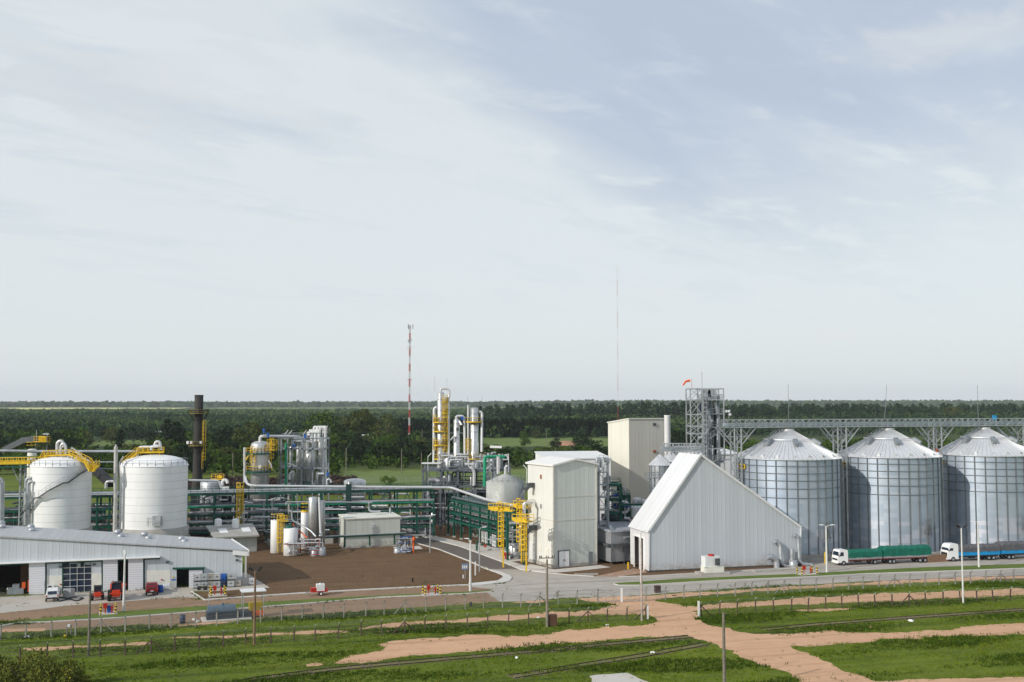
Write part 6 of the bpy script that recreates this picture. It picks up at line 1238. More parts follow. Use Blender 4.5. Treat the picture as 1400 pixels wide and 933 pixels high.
def minisilo(label, pxc, wpx, D, ytop, yeave, z0):
    cx = P(pxc, 650, D).x; Rr = wpx / 2 / FL * D; ze, za = P(pxc, yeave, D - Rr).z, P(pxc, ytop, D).z; t = thing('small_silo', label, 'silo', (cx, D, 0)); mb = MB(); mb.lathe((cx, D, 0), [(Rr, z0), (Rr, ze)], 32); part('wall', mb, GALV, t)
    mb = MB(); mb.lathe((cx, D, 0), [(Rr + .2, ze), (.5, za - .2), (.5, za), (0.01, za + .1)], 32, smooth=False)
    for k in range(24): a = 2 * math.pi * k / 24; mb.bar((cx + (Rr + .2) * math.cos(a), D + (Rr + .2) * math.sin(a), ze + .05), (cx + .5 * math.cos(a), D + .5 * math.sin(a), za - .15), .06, .08)
    part('roof', mb, SROOF, t); mb = MB()
    for k in range(14): a = 2 * math.pi * k / 14; mb.bar((cx + (Rr + .04) * math.cos(a), D + (Rr + .04) * math.sin(a), z0), (cx + (Rr + .04) * math.cos(a), D + (Rr + .04) * math.sin(a), ze), .12)
    part('stiffener', mb, SSTIFF, t); return t
minisilo('small steel silo just left of the warehouse ridge, lower of a pair', 903, 29, 212, 622, 637, 0); minisilo('small steel silo just behind the warehouse ridge, higher of a pair', 918, 26, 220, 618, 632, 0)
sp2 = thing('sample_tower', 'narrow grey lattice tower with a railed deck left of the small silos', 'lattice tower', P(892, 690, 206)); D = 206
for px in (889, 895): mb = MB(); mb.box((P(px, 680, D).x, D, 0), (.2, .2, P(px, 654, D).z)); part('leg', mb, GALVD, sp2)
mb = MB(); xa, xb = P(889, 680, D).x, P(895, 680, D).x; z = 0
while z < 14: mb.bar((xa, D, z), (xb, D, z + 1.4), .09); mb.bar((xb, D, z), (xa, D, z + 1.4), .09); z += 1.4
part('bracing', mb, GALVD, sp2); mb = MB(); a, b_ = P(882, 654.5, D), P(907, 653, D); mb.bar(a, b_, 1.4, .15); mb.rail([a - Vector((0, .7, 0)), b_ - Vector((0, .7, 0))], 1.1, .07, .8); mb.rail([a + Vector((0, .7, 0)), b_ + Vector((0, .7, 0))], 1.1, .07, .8); part('deck', mb, GALVD, sp2)
# ================================================================ ELEVATOR TOWER AND CONVEYORS
D = 214; et = thing('elevator_tower', 'tall open lattice bucket elevator tower with silver heads and windsock pole', 'elevator tower', P(955, 700, D))
XL, XM, XR = P(941.5, 600, D).x, P(957.5, 600, D).x, P(986.5, 600, D).x; zt = P(960, 532, D).z; y0, y1 = D - 2.6, D + 2.6
for x in (XL, XM, XR):
    for y in (y0, y1): mb = MB(); mb.box((x, y, 0), (.24, .24, zt)); part('column', mb, GALV, et)
lv = [P(960, py, D).z for py in (532, 547, 567, 583, 593, 613, 632, 652, 672)]
for i, z in enumerate(lv):
    mb = MB()
    for y in (y0, y1): mb.bar((XL, y, z), (XR if i in (0, 1) or i > 4 else XM, y, z), .18, .22)
    for x in (XL, XM, XR): mb.bar((x, y0, z), (x, y1, z), .16, .2)
    part('girts', mb, GALV, et)
for i in range(len(lv) - 1):
    mb = MB(); a, b_ = lv[i + 1], lv[i]
    mb.bar((XL, y0, a), (XM, y0, b_), .12); mb.bar((XM, y0, a), (XL, y0, b_), .12); mb.bar((XL, y1, a), (XM, y1, b_), .12)
    if i in (0, 5, 6, 7): mb.bar((XM, y1, a), (XR, y1, b_), .12); mb.bar((XR, y1, a), (XM, y1, b_), .12)
    part('bracing', mb, GALV, et)
for z in (lv[1], P(960, 566, D).z, P(960, 584, D).z, P(960, 630, D).z):
    mb = MB(); xe = XR + (1.6 if z == P(960, 630, D).z else 0); mb.box(((XM + XR) / 2, D, z - .1), (XR - XM, 4.6, .2)); mb.rail([(XM, y0, z), (XR, y0, z), (XR, y1, z), (XM, y1, z)], 1.1, .08, 1.3, True, True); part('platform', mb, GALVD, et)
for px in (965.5, 974, 980):
    x = P(px, 600, D).x
    for s in (-.42, .42): mb = MB(); mb.box((x + s * .9, D, 0), (.5, .7, P(960, 541, D).z)); part('elevator_leg', mb, GALVD, et)
    mb = MB(); zc_ = P(960, 541.5, D).z; n = 10; prof = [(x - .95, zc_), (x - .9, zc_ + 1.0), (x - .45, zc_ + 1.55), (x + .45, zc_ + 1.6), (x + .95, zc_ + 1.0), (x + 1.0, zc_ - .6), (x + .5, zc_ - .8), (x - .6, zc_ - .3)]
    if px != 980: mb.extr([(a, D - .5, b_) for a, b_ in prof], (0, 1.0, 0)); part('elevator_head', mb, GALV, et)
for pts, r__ in (([P(968, 548, D), P(962, 556, D), P(962, 566, D)], .35), ([P(976, 550, D - 1), P(982, 566, D - 1), P(982, 640, D - 1)], .4), ([P(966, 560, D - 2), P(971, 572, D - 2), P(971, 584, D - 2), P(960, 600, D - 2)], .32), ([P(974, 575, D - 2), P(960, 590, D - 2)], .28), ([P(962, 590, D - 1), P(962, 640, D - 1)], .4), ([P(986, 578, D), P(972, 592, D), P(955, 600, D)], .35)):
    mb = MB(); mb.pipe(pts, r__, 10); part('spout', mb, GALV, et)
mb = MB(); mb.box(P(963, 563, D - 1), (2.0, 1.4, 1.3)); mb.box(P(961, 556, D - 1), (1.0, 1.4, 1.0)); part('drive', mb, M_('navy_motor', (.02, .03, .06), .5), et)
mb = MB(); mb.ladder(Vector((XM + .6, y0 - .2, 2)), zt - 4, (1, 0, 0), .6, True, .07, (0, -1, 0)); part('ladder', mb, GALV, et)
mb = MB(); a, b_ = P(957, 634, D - 3), P(998, 606, D - 3)
for p_, q in ((P(960, 606, D - 3), P(988, 588, D - 3)), (P(972, 634, D - 3), P(992, 620, D - 3))): mb.bar(p_, q, .8, .12); mb.rail([p_, q], 1.0, .07, 1.0)
part('stair', mb, GALVD, et)
mb = MB(); a, b_ = P(986, 630, D - 1), P(998.5, 628, D - 1); mb.bar(a, b_, 1.2, .15); mb.rail([a, b_], 1.8, .08, .8); part('side_deck', mb, GALV, et)
mb = MB(); mb.cyl((XM, y0, zt), (XM, y0, P(957, 509, D).z), .05, n=5); part('lightning_rod', mb, GALVD, et)
wsx = thing('windsock', 'orange red windsock drooping from a pole on the elevator tower', 'windsock', (XL + .3, y0, zt)); zp = P(943, 518.5, D).z
mb = MB(); mb.cyl((XL + .3, y0, zt), (XL + .3, y0, zp), .05, n=6); part('pole', mb, M_('pink_pole', (.6, .3, .25), .5), wsx)
mb = MB(); q = [P(943.3, 520.6, y0), P(940.5, 520.8, y0), P(937.5, 522, y0), P(935.5, 524.5, y0), P(933.8, 527.3, y0)]
for i, (a, b_) in enumerate(zip(q[:-1], q[1:])): mb.cyl(a, b_, .27 - i * .035, .27 - (i + 1) * .035, 14, i in (0, 3))
part('sock', mb, M_('sock_red', (.80, .10, .02), .7, dirt=0), wsx)
lt = thing('flood_lamp_cluster', 'cluster of white round lamps beside the elevator tower above the conveyor', 'lamp', P(996, 574, D))
mb = MB(); mb.cyl(P(996.5, 577, D), P(996.5, 563, D), .07, n=6); part('pole', mb, GALV, lt)
for px, py in ((993, 562.5), (996.6, 562.5), (998, 567)): mb = MB(); q = P(px, py, D); mb.lathe(q, [(0.05, -.3), (.3, -.2), (.34, 0), (.25, .25), (0.01, .3)], 14); part('lamp', mb, WHITE, lt)
# overhead gallery above the silos
def gallery(name, label, A, B, h, w_, bays, mat=GALV):
    t = thing(name, label, 'conveyor', (A + B) / 2); d = (B - A).normalized(); s = Vector((-d.y, d.x, 0)) * w_ / 2
    for o_ in (-s, s):
        mb = MB(); mb.bar(A + o_, B + o_, .18, .22); mb.bar(A + o_ + UP * h, B + o_ + UP * h, .12, .14); mb.bar(A + o_ + UP * h * .55, B + o_ + UP * h * .55, .07)
        for k in range(bays + 1): q = A.lerp(B, k / bays) + o_; mb.bar(q, q + UP * h, .09)
        for k in range(bays): q, r2 = A.lerp(B, k / bays) + o_, A.lerp(B, (k + 1) / bays) + o_; mb.bar(q if k % 2 else q + UP * h, r2 + UP * h if k % 2 else r2, .08)
        part('side_truss', mb, mat, t)
    mb = MB(); mb.bar(A, B, w_ * .9, .08); part('walkway', mb, GALVD, t)
    mb = MB(); mb.bar(A + UP * .55, B + UP * .55, .75, .65); part('conveyor_casing', mb, M_('blue_grey_sheet', (.45, .52, .56), .4, .5), t); return t, d
zg = SILO_TOP + .25; gd = Vector((SIL[2][0] - SIL[0][0], SIL[2][1] - SIL[0][1], 0)).normalized(); g0_ = Vector((SIL[0][0], SIL[0][1], zg)); A0 = g0_ - gd * 14.5; B0_ = g0_ + gd * 61
gal, _ = gallery('overhead_conveyor', 'long grey lattice conveyor gallery running over the tops of all three silos', A0, B0_, 1.5, 1.9, 52)
def supt(lab, s, w_, full=True):
    q = g0_ + gd * s; t = thing('conveyor_support', lab, 'support tower', (q.x, q.y, 0)); sd_ = Vector((-gd.y, gd.x, 0)) * .8
    for o1 in (-w_ / 2, w_ / 2):
        for o2 in (-1, 1): p_ = q + gd * o1 + sd_ * o2; mb = MB(); mb.box((p_.x, p_.y, 0), (.26, .26, zg - .1)); part('leg', mb, GALV, t)
    mb = MB()
    for o2 in (-1, 1):
        z = zg - 13.5; k = 0
        while z < zg - .5:
            a, b_ = q + gd * (-w_ / 2) + sd_ * o2, q + gd * (w_ / 2) + sd_ * o2
            mb.bar((a.x, a.y, z), (b_.x, b_.y, z), .1); 
            if k % 2: mb.bar((a.x, a.y, z), (b_.x, b_.y, z + 1.9), .12)
            else: mb.bar((b_.x, b_.y, z), (a.x, a.y, z + 1.9), .12)
            z += 1.9; k += 1
    part('bracing', mb, GALV, t); mb = MB()
    if full:
        for sg in (-1, 1):
            mb = MB()
            for o2 in (-1, 1):
                p_ = q + gd * (sg * w_ / 2) + sd_ * o2; mb.bar(Vector((p_.x, p_.y, zg - 3.6)), p_ + gd * sg * 3.4, .18); mb.bar(Vector((p_.x, p_.y, zg - 1.8)) + gd * sg * 1.7 * 0, Vector((p_.x, p_.y, zg - 1.9)) + gd * sg * 1.7, .12); mb.bar(Vector((p_.x, p_.y, zg - .2)), Vector((p_.x, p_.y, zg - 1.9)) + gd * sg * 1.7, .1)
            part('strut', mb, GALV, t)
    return t
supt('lattice support of the overhead conveyor left of the first silo', -11.8, 1.5); supt('lattice support of the overhead conveyor between first and middle silo', 12.2, 2.0); supt('lattice support of the overhead conveyor between middle and third silo', 35.7, 2.0); supt('lattice support at the far right end of the overhead conveyor', 59.2, 2.2)
mb = MB(); q = g0_ + gd * 51.3; mb.box(q + UP * 1.2, (.7, .7, 1.0)); single('conveyor_motor', mb, M_('motor_blue', (.01, .25, .5), .5), 'blue drive motor on the overhead conveyor at right', 'motor')
mb = MB(); p_ = g0_ + gd * 51.5; q = g0_ + gd * 57.5; mb.cyl(p_ - UP * .2, Vector((q.x, q.y, SE + 1.2)), .3, n=10); single('sloping_spout', mb, GALV, 'sloping grey grain spout from the overhead conveyor at right', 'spout')
for s, lab in ((0.3, 'first'), (23.2, 'middle'), (47, 'third')):
    mb = MB(); q = g0_ + gd * s + UP * 1.5; mb.cyl(q, q + Vector((.6 if lab == 'middle' else 0, 0, 7.2)), .05, n=5); single('lightning_rod', mb, GALVD, 'thin lightning rod above the apex of the %s silo' % lab, 'lightning rod')
mb = MB(); q = g0_ + gd * 36.2; q.z = SE + .6; mb.box(q, (.5, .5, .6)); single('orange_beacon', mb, ORANGE, 'small orange beacon between middle and third silo roofs', 'beacon')
# lower conveyor from the elevator to the tall building
gallery('lower_conveyor', 'lower lattice conveyor from the elevator tower towards the small silos', P(905, 617, 213), P(959, 617.5, 212), 1.6, 1.6, 14)
mb = MB()
for k in range(6): a = P(902 + k * 3.2, 622 if k % 2 else 608, 213); b_ = P(902 + (k + 1) * 3.2, 608 if k % 2 else 622, 213); mb.bar(a, b_, .1)
mb.bar(P(901, 608, 213), P(916, 608, 213), .12); mb.bar(P(903, 612, 213), P(910, 623, 213), .14); single('conveyor_tail_frame', mb, GALV, 'light zigzag steel frame at the left end of the lower conveyor', 'frame')
# ---- masts
RW_R, RW_W = M_('mast_red', (.42, .05, .04), .6), M_('mast_white', (.60, .60, .58), .6)
q = G(559.5, 603); D = q.y; ms = thing('radio_mast', 'red and white banded guyed radio mast rising far above the trees', 'mast', q); zt = P(560, 445, D).z; ch_ = (600 - 445) / 14.0
n = 15; w_ = 1.05
for k in range(n):
    za, zb2 = zt * k / n, zt * (k + 1) / n; mb = MB()
    cs = [Vector((q.x + w_ * .58 * math.cos(R(a)), q.y + w_ * .58 * math.sin(R(a)), 0)) for a in (90, 210, 330)]
    for c_ in cs: mb.cyl(c_ + UP * za, c_ + UP * zb2, .2, n=5)
    z = za
    while z < zb2 - .1:
        zn = min(z + 1.5, zb2)
        for i in range(3): mb.bar(cs[i] + UP * z, cs[(i + 1) % 3] + UP * zn, .11)
        z = zn
    part('lattice_section', mb, RW_W if k % 2 == 0 else RW_R, ms)
mb = MB()
for pyy, r_ in ((445.5, 1.0), (448, .9)): 
    z = P(560, pyy, D).z
    for a in (0, 120, 240): mb.cyl((q.x + 2.4 * math.cos(R(a)), q.y + 2.4 * math.sin(R(a)), z - 1.2), (q.x + 2.4 * math.cos(R(a)), q.y + 2.4 * math.sin(R(a)), z + 1.0), .38, n=8); mb.bar((q.x, q.y, z), (q.x + 2.4 * math.cos(R(a)), q.y + 2.4 * math.sin(R(a)), z), .12)
z = P(560, 466, D).z; mb.cyl((q.x - 1, q.y - 1, z - 1.5), (q.x - 1, q.y - 1, z + .5), .6, n=8); mb.cyl((q.x + 1, q.y - 1, z - .5), (q.x + 1, q.y - 1, z + 1.5), .5, n=8); part('antenna', mb, GALV, ms)
mb = MB()
for py in (475, 519.5):
    z = P(560, py, D).z
    for a in (90, 210, 330): mb.bar((q.x, q.y, z + .8), (q.x + 2.6 * math.cos(R(a)), q.y + 2.6 * math.sin(R(a)), z - .6), .22)
part('guy_bracket', mb, RW_R, ms); mb = MB()
for py in (475, 519.5):
    for a in (90, 210, 330): mb.cyl((q.x, q.y, P(560, py, D).z), (q.x + 38 * math.cos(R(a)), q.y + 38 * math.sin(R(a)), 0), .022, n=4, cap=False)
part('guy_wires', mb, GALVD, ms)
q = P(845, 560, 900); D = 900; zt = P(845, 362, D).z; z0 = float(T(np.float64(q.x), np.float64(D))); m2 = thing('guyed_mast', 'very thin faint red and white mast, tallest thing on the horizon', 'mast', (q.x, D, z0))
for k in range(11):
    a = lerp(z0, zt, k / 11); b_ = lerp(z0, zt, (k + 1) / 11); mb = MB()
    for s in (-.28, .28): mb.bar((q.x + s, D, a), (q.x + s, D, b_), .10)
    z = a
    while z < b_: mb.bar((q.x - .28, D, z), (q.x + .28, D, min(z + 2, b_)), .06); z += 2
    part('lattice_section', mb, RW_R if k % 2 else RW_W, m2)
# ================================================================ VEHICLES
ROADA = R(12.5)
def wheel(parent, x, y, r, w_=.28, rimmat=None):
    mb = MB(); mb.cyl((x, y - w_ / 2, r), (x, y + w_ / 2, r), r, n=20); ty = part('wheel', mb, RUBBER, parent); mb = MB(); mb.cyl((x, y - w_ / 2 - .015, r), (x, y + w_ / 2 + .015, r), r * .52, n=14); part('rim', mb, rimmat or GALV, ty)
def tarp_body(x0, x1, zf, zs, zt_, hw, tarp, side, parent, frame_m, bright=None):
    mb = MB(); mb.box(((x0 + x1) / 2, 0, zf - .18), (x1 - x0, hw * 2, .18)); mb.box(((x0 + x1) / 2, 0, zf - .4), (x1 - x0 - .2, hw * .9, .22)); part('chassis', mb, frame_m, parent)
    mb = MB()
    for s in (-1, 1): mb.box(((x0 + x1) / 2, s * (hw - .03), zf), (x1 - x0, .06, zs - zf))
    mb.box((x0 + .03, 0, zf), (.06, hw * 2 - .14, zs - zf)); mb.box((x1 - .03, 0, zf), (.06, hw * 2 - .14, zs - zf)); part('side_boards', mb, side, parent)
    mb = MB(); n = 26; rr = random.Random(int(x0 * 10)); sec = [(-hw - .05, zs - .25), (-hw - .06, zt_ - .35), (-hw * .86, zt_ - .06), (-hw * .3, zt_ + .03), (hw * .3, zt_ + .03), (hw * .86, zt_ - .06), (hw + .06, zt_ - .35), (hw + .05, zs - .25)]
    vs = []
    for i in range(n + 1):
        x = lerp(x0 - .05, x1 + .05, i / n); sag = .05 * math.sin(i * 1.9) + rr.uniform(-.04, .04)
        for j, (y, z) in enumerate(sec): k = 0 if j in (0, 7) else 1; vs.append((x, y + rr.uniform(-.02, .02), z + sag * k - (.25 if i in (0, n) and 0 < j < 7 else 0) + (rr.uniform(-.1, .04) if j in (0, 7) else 0)))
    m = len(sec); fs = [(i * m + j, i * m + j + 1, (i + 1) * m + j + 1, (i + 1) * m + j) for i in range(n) for j in range(m - 1)]; fs += [tuple(range(m)), tuple(n * m + j for j in range(m))[::-1]]; mb.add(vs, fs, False); part('tarpaulin', mb, tarp, parent)
def cab(parent, x0, x1, w_, h, tall=False):
    """front at x1; side view extruded"""
    L_ = x1 - x0; pr = [(x0, .55), (x1 - .02, .55), (x1, 1.25), (x1 - .10, h * .62), (x1 - .32, h * .93), (x1 - .5, h), (x0 + .1, h), (x0, h * .9)]
    if tall: pr = [(x0, .45), (x1 - .02, .45), (x1, 1.2), (x1 - .06, h * .60), (x1 - .28, h * .80), (x1 - .45, h * .93), (x1 - .85, h), (x0 + .1, h), (x0, h * .9)]
    mb = MB(); mb.extr([(x, -w_ / 2, z) for x, z in pr], (0, w_, 0)); c = part('cab', mb, WHITE, parent)
    mb = MB(); zt0, zt1 = h * .64, h * (.78 if tall else .88); xa = lambda z: x1 - .10 - (z - h * .62) / (h * .31) * .22 if not tall else x1 - .06 - (z - h * .6) / (h * .2) * .22
    mb.extr([(xa(zt0) + .03, -w_ * .43, zt0), (xa(zt0) + .03, w_ * .43, zt0), (xa(zt1) + .03, w_ * .40, zt1), (xa(zt1) + .03, -w_ * .40, zt1)], (-.06, 0, 0))
    part('windscreen', mb, GLASSD, c)
    for s in (-1, 1):
        mb = MB(); mb.extr([(x1 - .35, s * (w_ / 2 + .005), zt0 - .05), (x1 - 1.15, s * (w_ / 2 + .005), zt0 - .05), (x1 - 1.15, s * (w_ / 2 + .005), zt1 - .03), (x1 - .55, s * (w_ / 2 + .005), zt1 - .03)], (0, s * .02, 0)); part('side_window', mb, GLASSD, c)
        mb = MB(); mb.box((x1 + .05, s * (w_ / 2 + .14), zt0), (.1, .16, .4)); mb.bar((x1 - .1, s * w_ / 2, zt0 + .3), (x1 + .05, s * (w_ / 2 + .14), zt0 + .3), .03); part('mirror', mb, BLACK, c)
    mb = MB(); mb.box((x1 + .01, 0, .95), (.05, w_ * .8, .32 if not tall else .75)); part('grille', mb, BLACK, c)
    for s in (-1, 1): mb = MB(); mb.box((x1 + .02, s * w_ * .38, .62), (.06, .3, .16)); part('headlight', mb, GLASSD if tall else WHITE2, c)
    mb = MB(); mb.box((x1 + .04, 0, .42), (.16, w_ * .98, .2)); part('bumper', mb, WHITE, c)
    return c
def lorry(label, cabL, boxL, h, tarp, side, frame_m, tall, loc, group, tail):
    t = thing('lorry', label, 'truck', (0, 0, 0), group); Lt = cabL + .12 + boxL; x1 = Lt / 2; cab(t, x1 - cabL, x1, 2.25, h, tall); xb1 = x1 - cabL - .12; xb0 = -Lt / 2
    tarp_body(xb0, xb1, 1.05, 1.7 if not tall else 2.0, h + (-.12 if not tall else -.38), 1.15, tarp, side, t, frame_m)
    for x in (x1 - 1.15, xb0 + 1.5) + ((xb0 + 2.5,) if tall else ()):
        for s in (-1, 1): wheel(t, x, s * 1.0, .46)
    
    for s in (-1, 1): mb = MB(); mb.box((.3, .75 * s, .5), (1.2, .5, .45)); part('fuel_tank', mb, BLACK, t)
    t.location = loc; t.rotation_euler = (0, 0, R(180) + ROADA)
    return t
def trailer(label, Lt, h, tarp, side, frame_m, loc, wx, group):
    t = thing('trailer', label, 'trailer', (0, 0, 0), group); tarp_body(-Lt / 2, Lt / 2, 1.12, 1.75 if side is not CYAN else 2.05, h, 1.15, tarp, side, t, frame_m)
    for x in wx:
        for s in (-1, 1): wheel(t, x, s * 1.0, .46)
    mb = MB(); mb.bar((Lt / 2 - 1.3, 0, .8), (Lt / 2 + .9, 0, .7), .14); part('drawbar', mb, frame_m, t); t.location = loc; t.rotation_euler = (0, 0, R(180) + ROADA); return t
def roadpt(px, py, off=1.1):
    g = G(px, py); return Vector((g.x - math.sin(ROADA) * off, g.y + math.cos(ROADA) * off, .028))
REDBR = M_('red_brown_frame', (.16, .03, .02), .7, var=.3); GBOARD = M_('grey_boards', (.30, .31, .32), .7, var=.2)
a, b_ = roadpt(1144.5, 773.8), roadpt(1200, 771.6)
u = Vector((math.cos(ROADA), math.sin(ROADA), 0))
def along(p0, p1x):
    s, _ = hitz(p1x, 760, p0, u); return s
p0 = roadpt(1146, 774.2); s1 = along(p0, 1201.5); lorry('white cab lorry with green tarpaulin load standing before the silos', 2.05, s1 - 2.15, 2.85, TARPG, GBOARD, REDBR, False, p0 + u * s1 / 2, None, 0)
s2 = along(p0, 1268.5); q0 = p0 + u * (s1 + .35); Lt = s2 - s1 - .4; trailer('longer green tarpaulin trailer coupled behind the white cab lorry', Lt, 3.15, TARPG, GBOARD, REDBR, q0 + u * Lt / 2, (Lt / 2 - 1.3, Lt / 2 - 2.1, -Lt / 2 + 1.3, -Lt / 2 + 2.35), None)
p0 = roadpt(1296, 768.6); s1 = along(p0, 1362.5); lorry('tall white cab lorry with grey tarpaulin over bright blue sides', 2.3, s1 - 2.45, 3.3, TARPK, CYAN, BLACK, True, p0 + u * s1 / 2, None, 0)
q0 = p0 + u * (s1 + .3); Lt = 9.8; trailer('grey and blue trailer cut by the right edge of the picture', Lt, 3.25, TARPK, CYAN, BLACK, q0 + u * Lt / 2, (Lt / 2 - 1.6, Lt / 2 - 2.5, -Lt / 2 + 1.3, -Lt / 2 + 2.4), None)
def pickup(label, col, loc, rz, cover):
    t = thing('pickup_truck', label, 'pickup truck', (0, 0, 0)); pr = [(-2.4, .5), (2.35, .5), (2.45, .85), (2.3, 1.02), (1.3, 1.12), (.75, 1.68), (-.6, 1.72), (-.95, 1.15), (-2.42, 1.12)]
    if cover: pr = [(-2.4, .5), (2.35, .5), (2.45, .85), (2.3, 1.02), (1.3, 1.12), (.75, 1.70), (-2.1, 1.72), (-2.42, 1.15)]
    vs = []; n = len(pr); mb = MB(); hw = .9
    for y, k in ((-hw, 0), (-hw * .86, 1), (hw * .86, 1), (hw, 0)):
        for x, z in pr: vs.append((x, (y if (k == 0 or z > 1.3) else (-hw if y < 0 else hw)) if not (k == 0 and z > 1.3) else (-hw * .84 if y < 0 else hw * .84), z))
    fs = [(j * n + i, j * n + (i + 1) % n, (j + 1) * n + (i + 1) % n, (j + 1) * n + i) for j in range(3) for i in range(n)]; fs += [tuple(range(n))[::-1], tuple(3 * n + i for i in range(n))]; mb.add(vs, fs); b = part('body', mb, col, t)
    mb = MB(); mb.extr([(-2.44 if cover else -.82, -.66, 1.2), (-2.44 if cover else -.82, .66, 1.2), (-2.2 if cover else -.66, .62, 1.62), (-2.2 if cover else -.66, -.62, 1.62)], (-.04, 0, 0)); part('rear_window', mb, GLASSD, b)
    mb = MB(); mb.extr([(1.24, -.7, 1.17), (1.24, .7, 1.17), (.82, .66, 1.62), (.82, -.66, 1.62)], (.04, 0, .02)); part('windscreen', mb, GLASSD, b)
    for s in (-1, 1): mb = MB(); mb.extr([(1.0, s * .82, 1.2), (-.7 if not cover else -1.9, s * .82, 1.2), (-.5 if not cover else -1.9, s * .78, 1.6), (.7, s * .78, 1.6)], (0, s * .04, 0)); part('side_window', mb, GLASSD, b)
    if not cover: mb = MB(); mb.box((-1.65, 0, 1.125), (1.3, 1.5, .02)); part('cargo_bed', mb, BLACK, b)
    mb = MB(); mb.box((-2.47, 0, .5), (.14, 1.7, .2)); part('bumper', mb, BLACK, b)
    for s in (-1, 1): mb = MB(); mb.box((-2.44, s * .8, .8), (.06, .14, .28)); part('tail_light', mb, RED, b)
    mb = MB(); mb.box((-2.45, 0, .72), (.04, .45, .12)); part('number_plate', mb, WHITE2, b)
    for x in (-1.5, 1.5):
        for s in (-1, 1): wheel(t, x, s * .82, .36, .22)
    t.location = loc; t.rotation_euler = (0, 0, rz); return t
g = G(59.5, 824); pickup('white pickup with closed rear window parked before the open workshop bay', WHITE, (g.x + .3, g.y + 2.3, .03), R(113), True)
g = G(203, 815.5); pickup('dark red pickup seen from behind beside the blue barrels', M_('dark_red_paint', (.22, .012, .015), .3), (g.x - .3, g.y + 2.3, .03), R(110), False)
def tractor(label, loc, rz, sc, small):
    t = thing('tractor', label, 'tractor', (0, 0, 0)); RR = M_('tractor_red', (.62, .05, .015), .4, dirt=.15) if 'tractor_red' not in bpy.data.materials else bpy.data.materials['tractor_red']
    rr_, fr_ = (.85, .6) if not small else (.62, .5)
    for x, r_, y in ((-.9, rr_, .95), (1.5, fr_, .9)):
        for s in (-1, 1): wheel(t, x, s * y, r_, .5, RR if small else YEL if False else WHITE2)
    mb = MB(); pr = [(-1.6, .7), (-1.7, 1.1), (-1.4, 1.55), (-.6, 1.6), (-.5, .7)]; mb.extr([(x, -.6, z) for x, z in pr], (0, 1.2, 0)); mb.extr([(x, -.42, z) for x, z in [(.5, .7), (2.2, .75), (2.3, 1.35), (.5, 1.65)]], (0, .84, 0)); mb.box((.1, 0, .7), (1.6, .7, .5)); part('body', mb, RR, t)
    mb = MB(); mb.box((-.1, 0, 1.3), (1.25, 1.25, 1.25)); cb_ = part('cab', mb, GLASSD, t)
    mb = MB()
    for x in (-.74, .54):
        for y in (-.64, .64): mb.box((x, y, 1.3), (.09, .09, 1.3))
    mb.box((-.1, 0, 2.58), (1.5, 1.45, .1)); part('cab_frame', mb, BLACK, cb_)
    mb = MB(); mb.box((-1.62, 0, 1.05), (.25, 1.0, .6)); mb.box((-1.55, .75, 1.15), (.5, .5, .12)); mb.box((-1.55, -.75, 1.15), (.5, .5, .12)); part('rear_guard', mb, RR, t)
    mb = MB(); mb.cyl((1.3, .5, 1.5), (1.3, .5, 2.7), .05, n=8); part('exhaust', mb, BLACK, t)
    if not small:
        mb = MB(); mb.bar((.2, -.85, 1.5), (2.9, -.85, 1.9), .22); mb.bar((.2, .85, 1.5), (2.9, .85, 1.9), .22); mb.bar((2.9, -.85, 1.9), (3.3, -.85, .7), .2); mb.bar((2.9, .85, 1.9), (3.3, .85, .7), .2); mb.box((3.5, 0, .4), (.5, 2.0, .6)); part('front_loader', mb, RR, t)
        mb = MB(); mb.bar((-.9, -1.0, 1.7), (-1.6, -1.35, 2.5), .22); part('boom', mb, RR, t)
        mb = MB(); mb.cyl((-.8, .5, 2.65), (-.8, .5, 2.8), .09, n=10); part('beacon', mb, ORANGE, cb_)
    else:
        mb = MB(); mb.bar((-.6, -.85, 1.4), (2.8, -.85, 1.2), .26); mb.box((3.0, -.4, .5), (.6, 1.6, .3)); part('boom', mb, DGREY, t)
    t.location = loc; t.rotation_euler = (0, 0, rz); t.scale = (sc, sc, sc); return t
g = G(126, 822.5); tractor('small red loader tractor, left of two, seen from behind', (g.x + .2, g.y + 1.5, .03), R(112), .78, True)
g = G(151, 823); tractor('large red tractor with loader arms, right of two', (g.x + .2, g.y + 1.7, .03), R(110), 1.0, False)
# towed pump trailer
g = G(436, 814); t = thing('tank_trailer', 'small red two wheeled trailer with a white water tank by the kerb', 'trailer', (g.x, g.y, 0.02)); q = Vector((g.x, g.y, .02)); e = Vector((math.cos(R(17)), math.sin(R(17)), 0))
mb = MB(); mb.box(q + e * 0 + UP * .55, (2.6, 1.3, .15), R(17)); mb.box(q - e * .85 + UP * .6, (.85, 1.1, .6), R(17)); mb.box(q + e * 1.15 + UP * .6, (.3, 1.1, .5), R(17)); part('chassis', mb, RED, t)
mb = MB(); mb.box(q + e * .2 + UP * .72, (1.25, 1.15, 1.0), R(17)); mb.cyl(q + e * .2 + UP * 1.72, q + e * .2 + UP * 1.85, .2, n=12); part('water_tank', mb, WHITE2, t)
for s in (-1, 1): mb = MB(); c = q + e * .25 + Vector((-e.y, e.x, 0)) * s * .7; mb.cyl(c + UP * .32 - Vector((-e.y, e.x, 0)) * .1, c + UP * .32 + Vector((-e.y, e.x, 0)) * .1, .32, n=18); w0 = part('wheel', mb, RUBBER, t); mb = MB(); mb.cyl(c + UP * .32 - Vector((-e.y, e.x, 0)) * .12, c + UP * .32 + Vector((-e.y, e.x, 0)) * .12, .17, n=14); part('rim', mb, WHITE, w0)
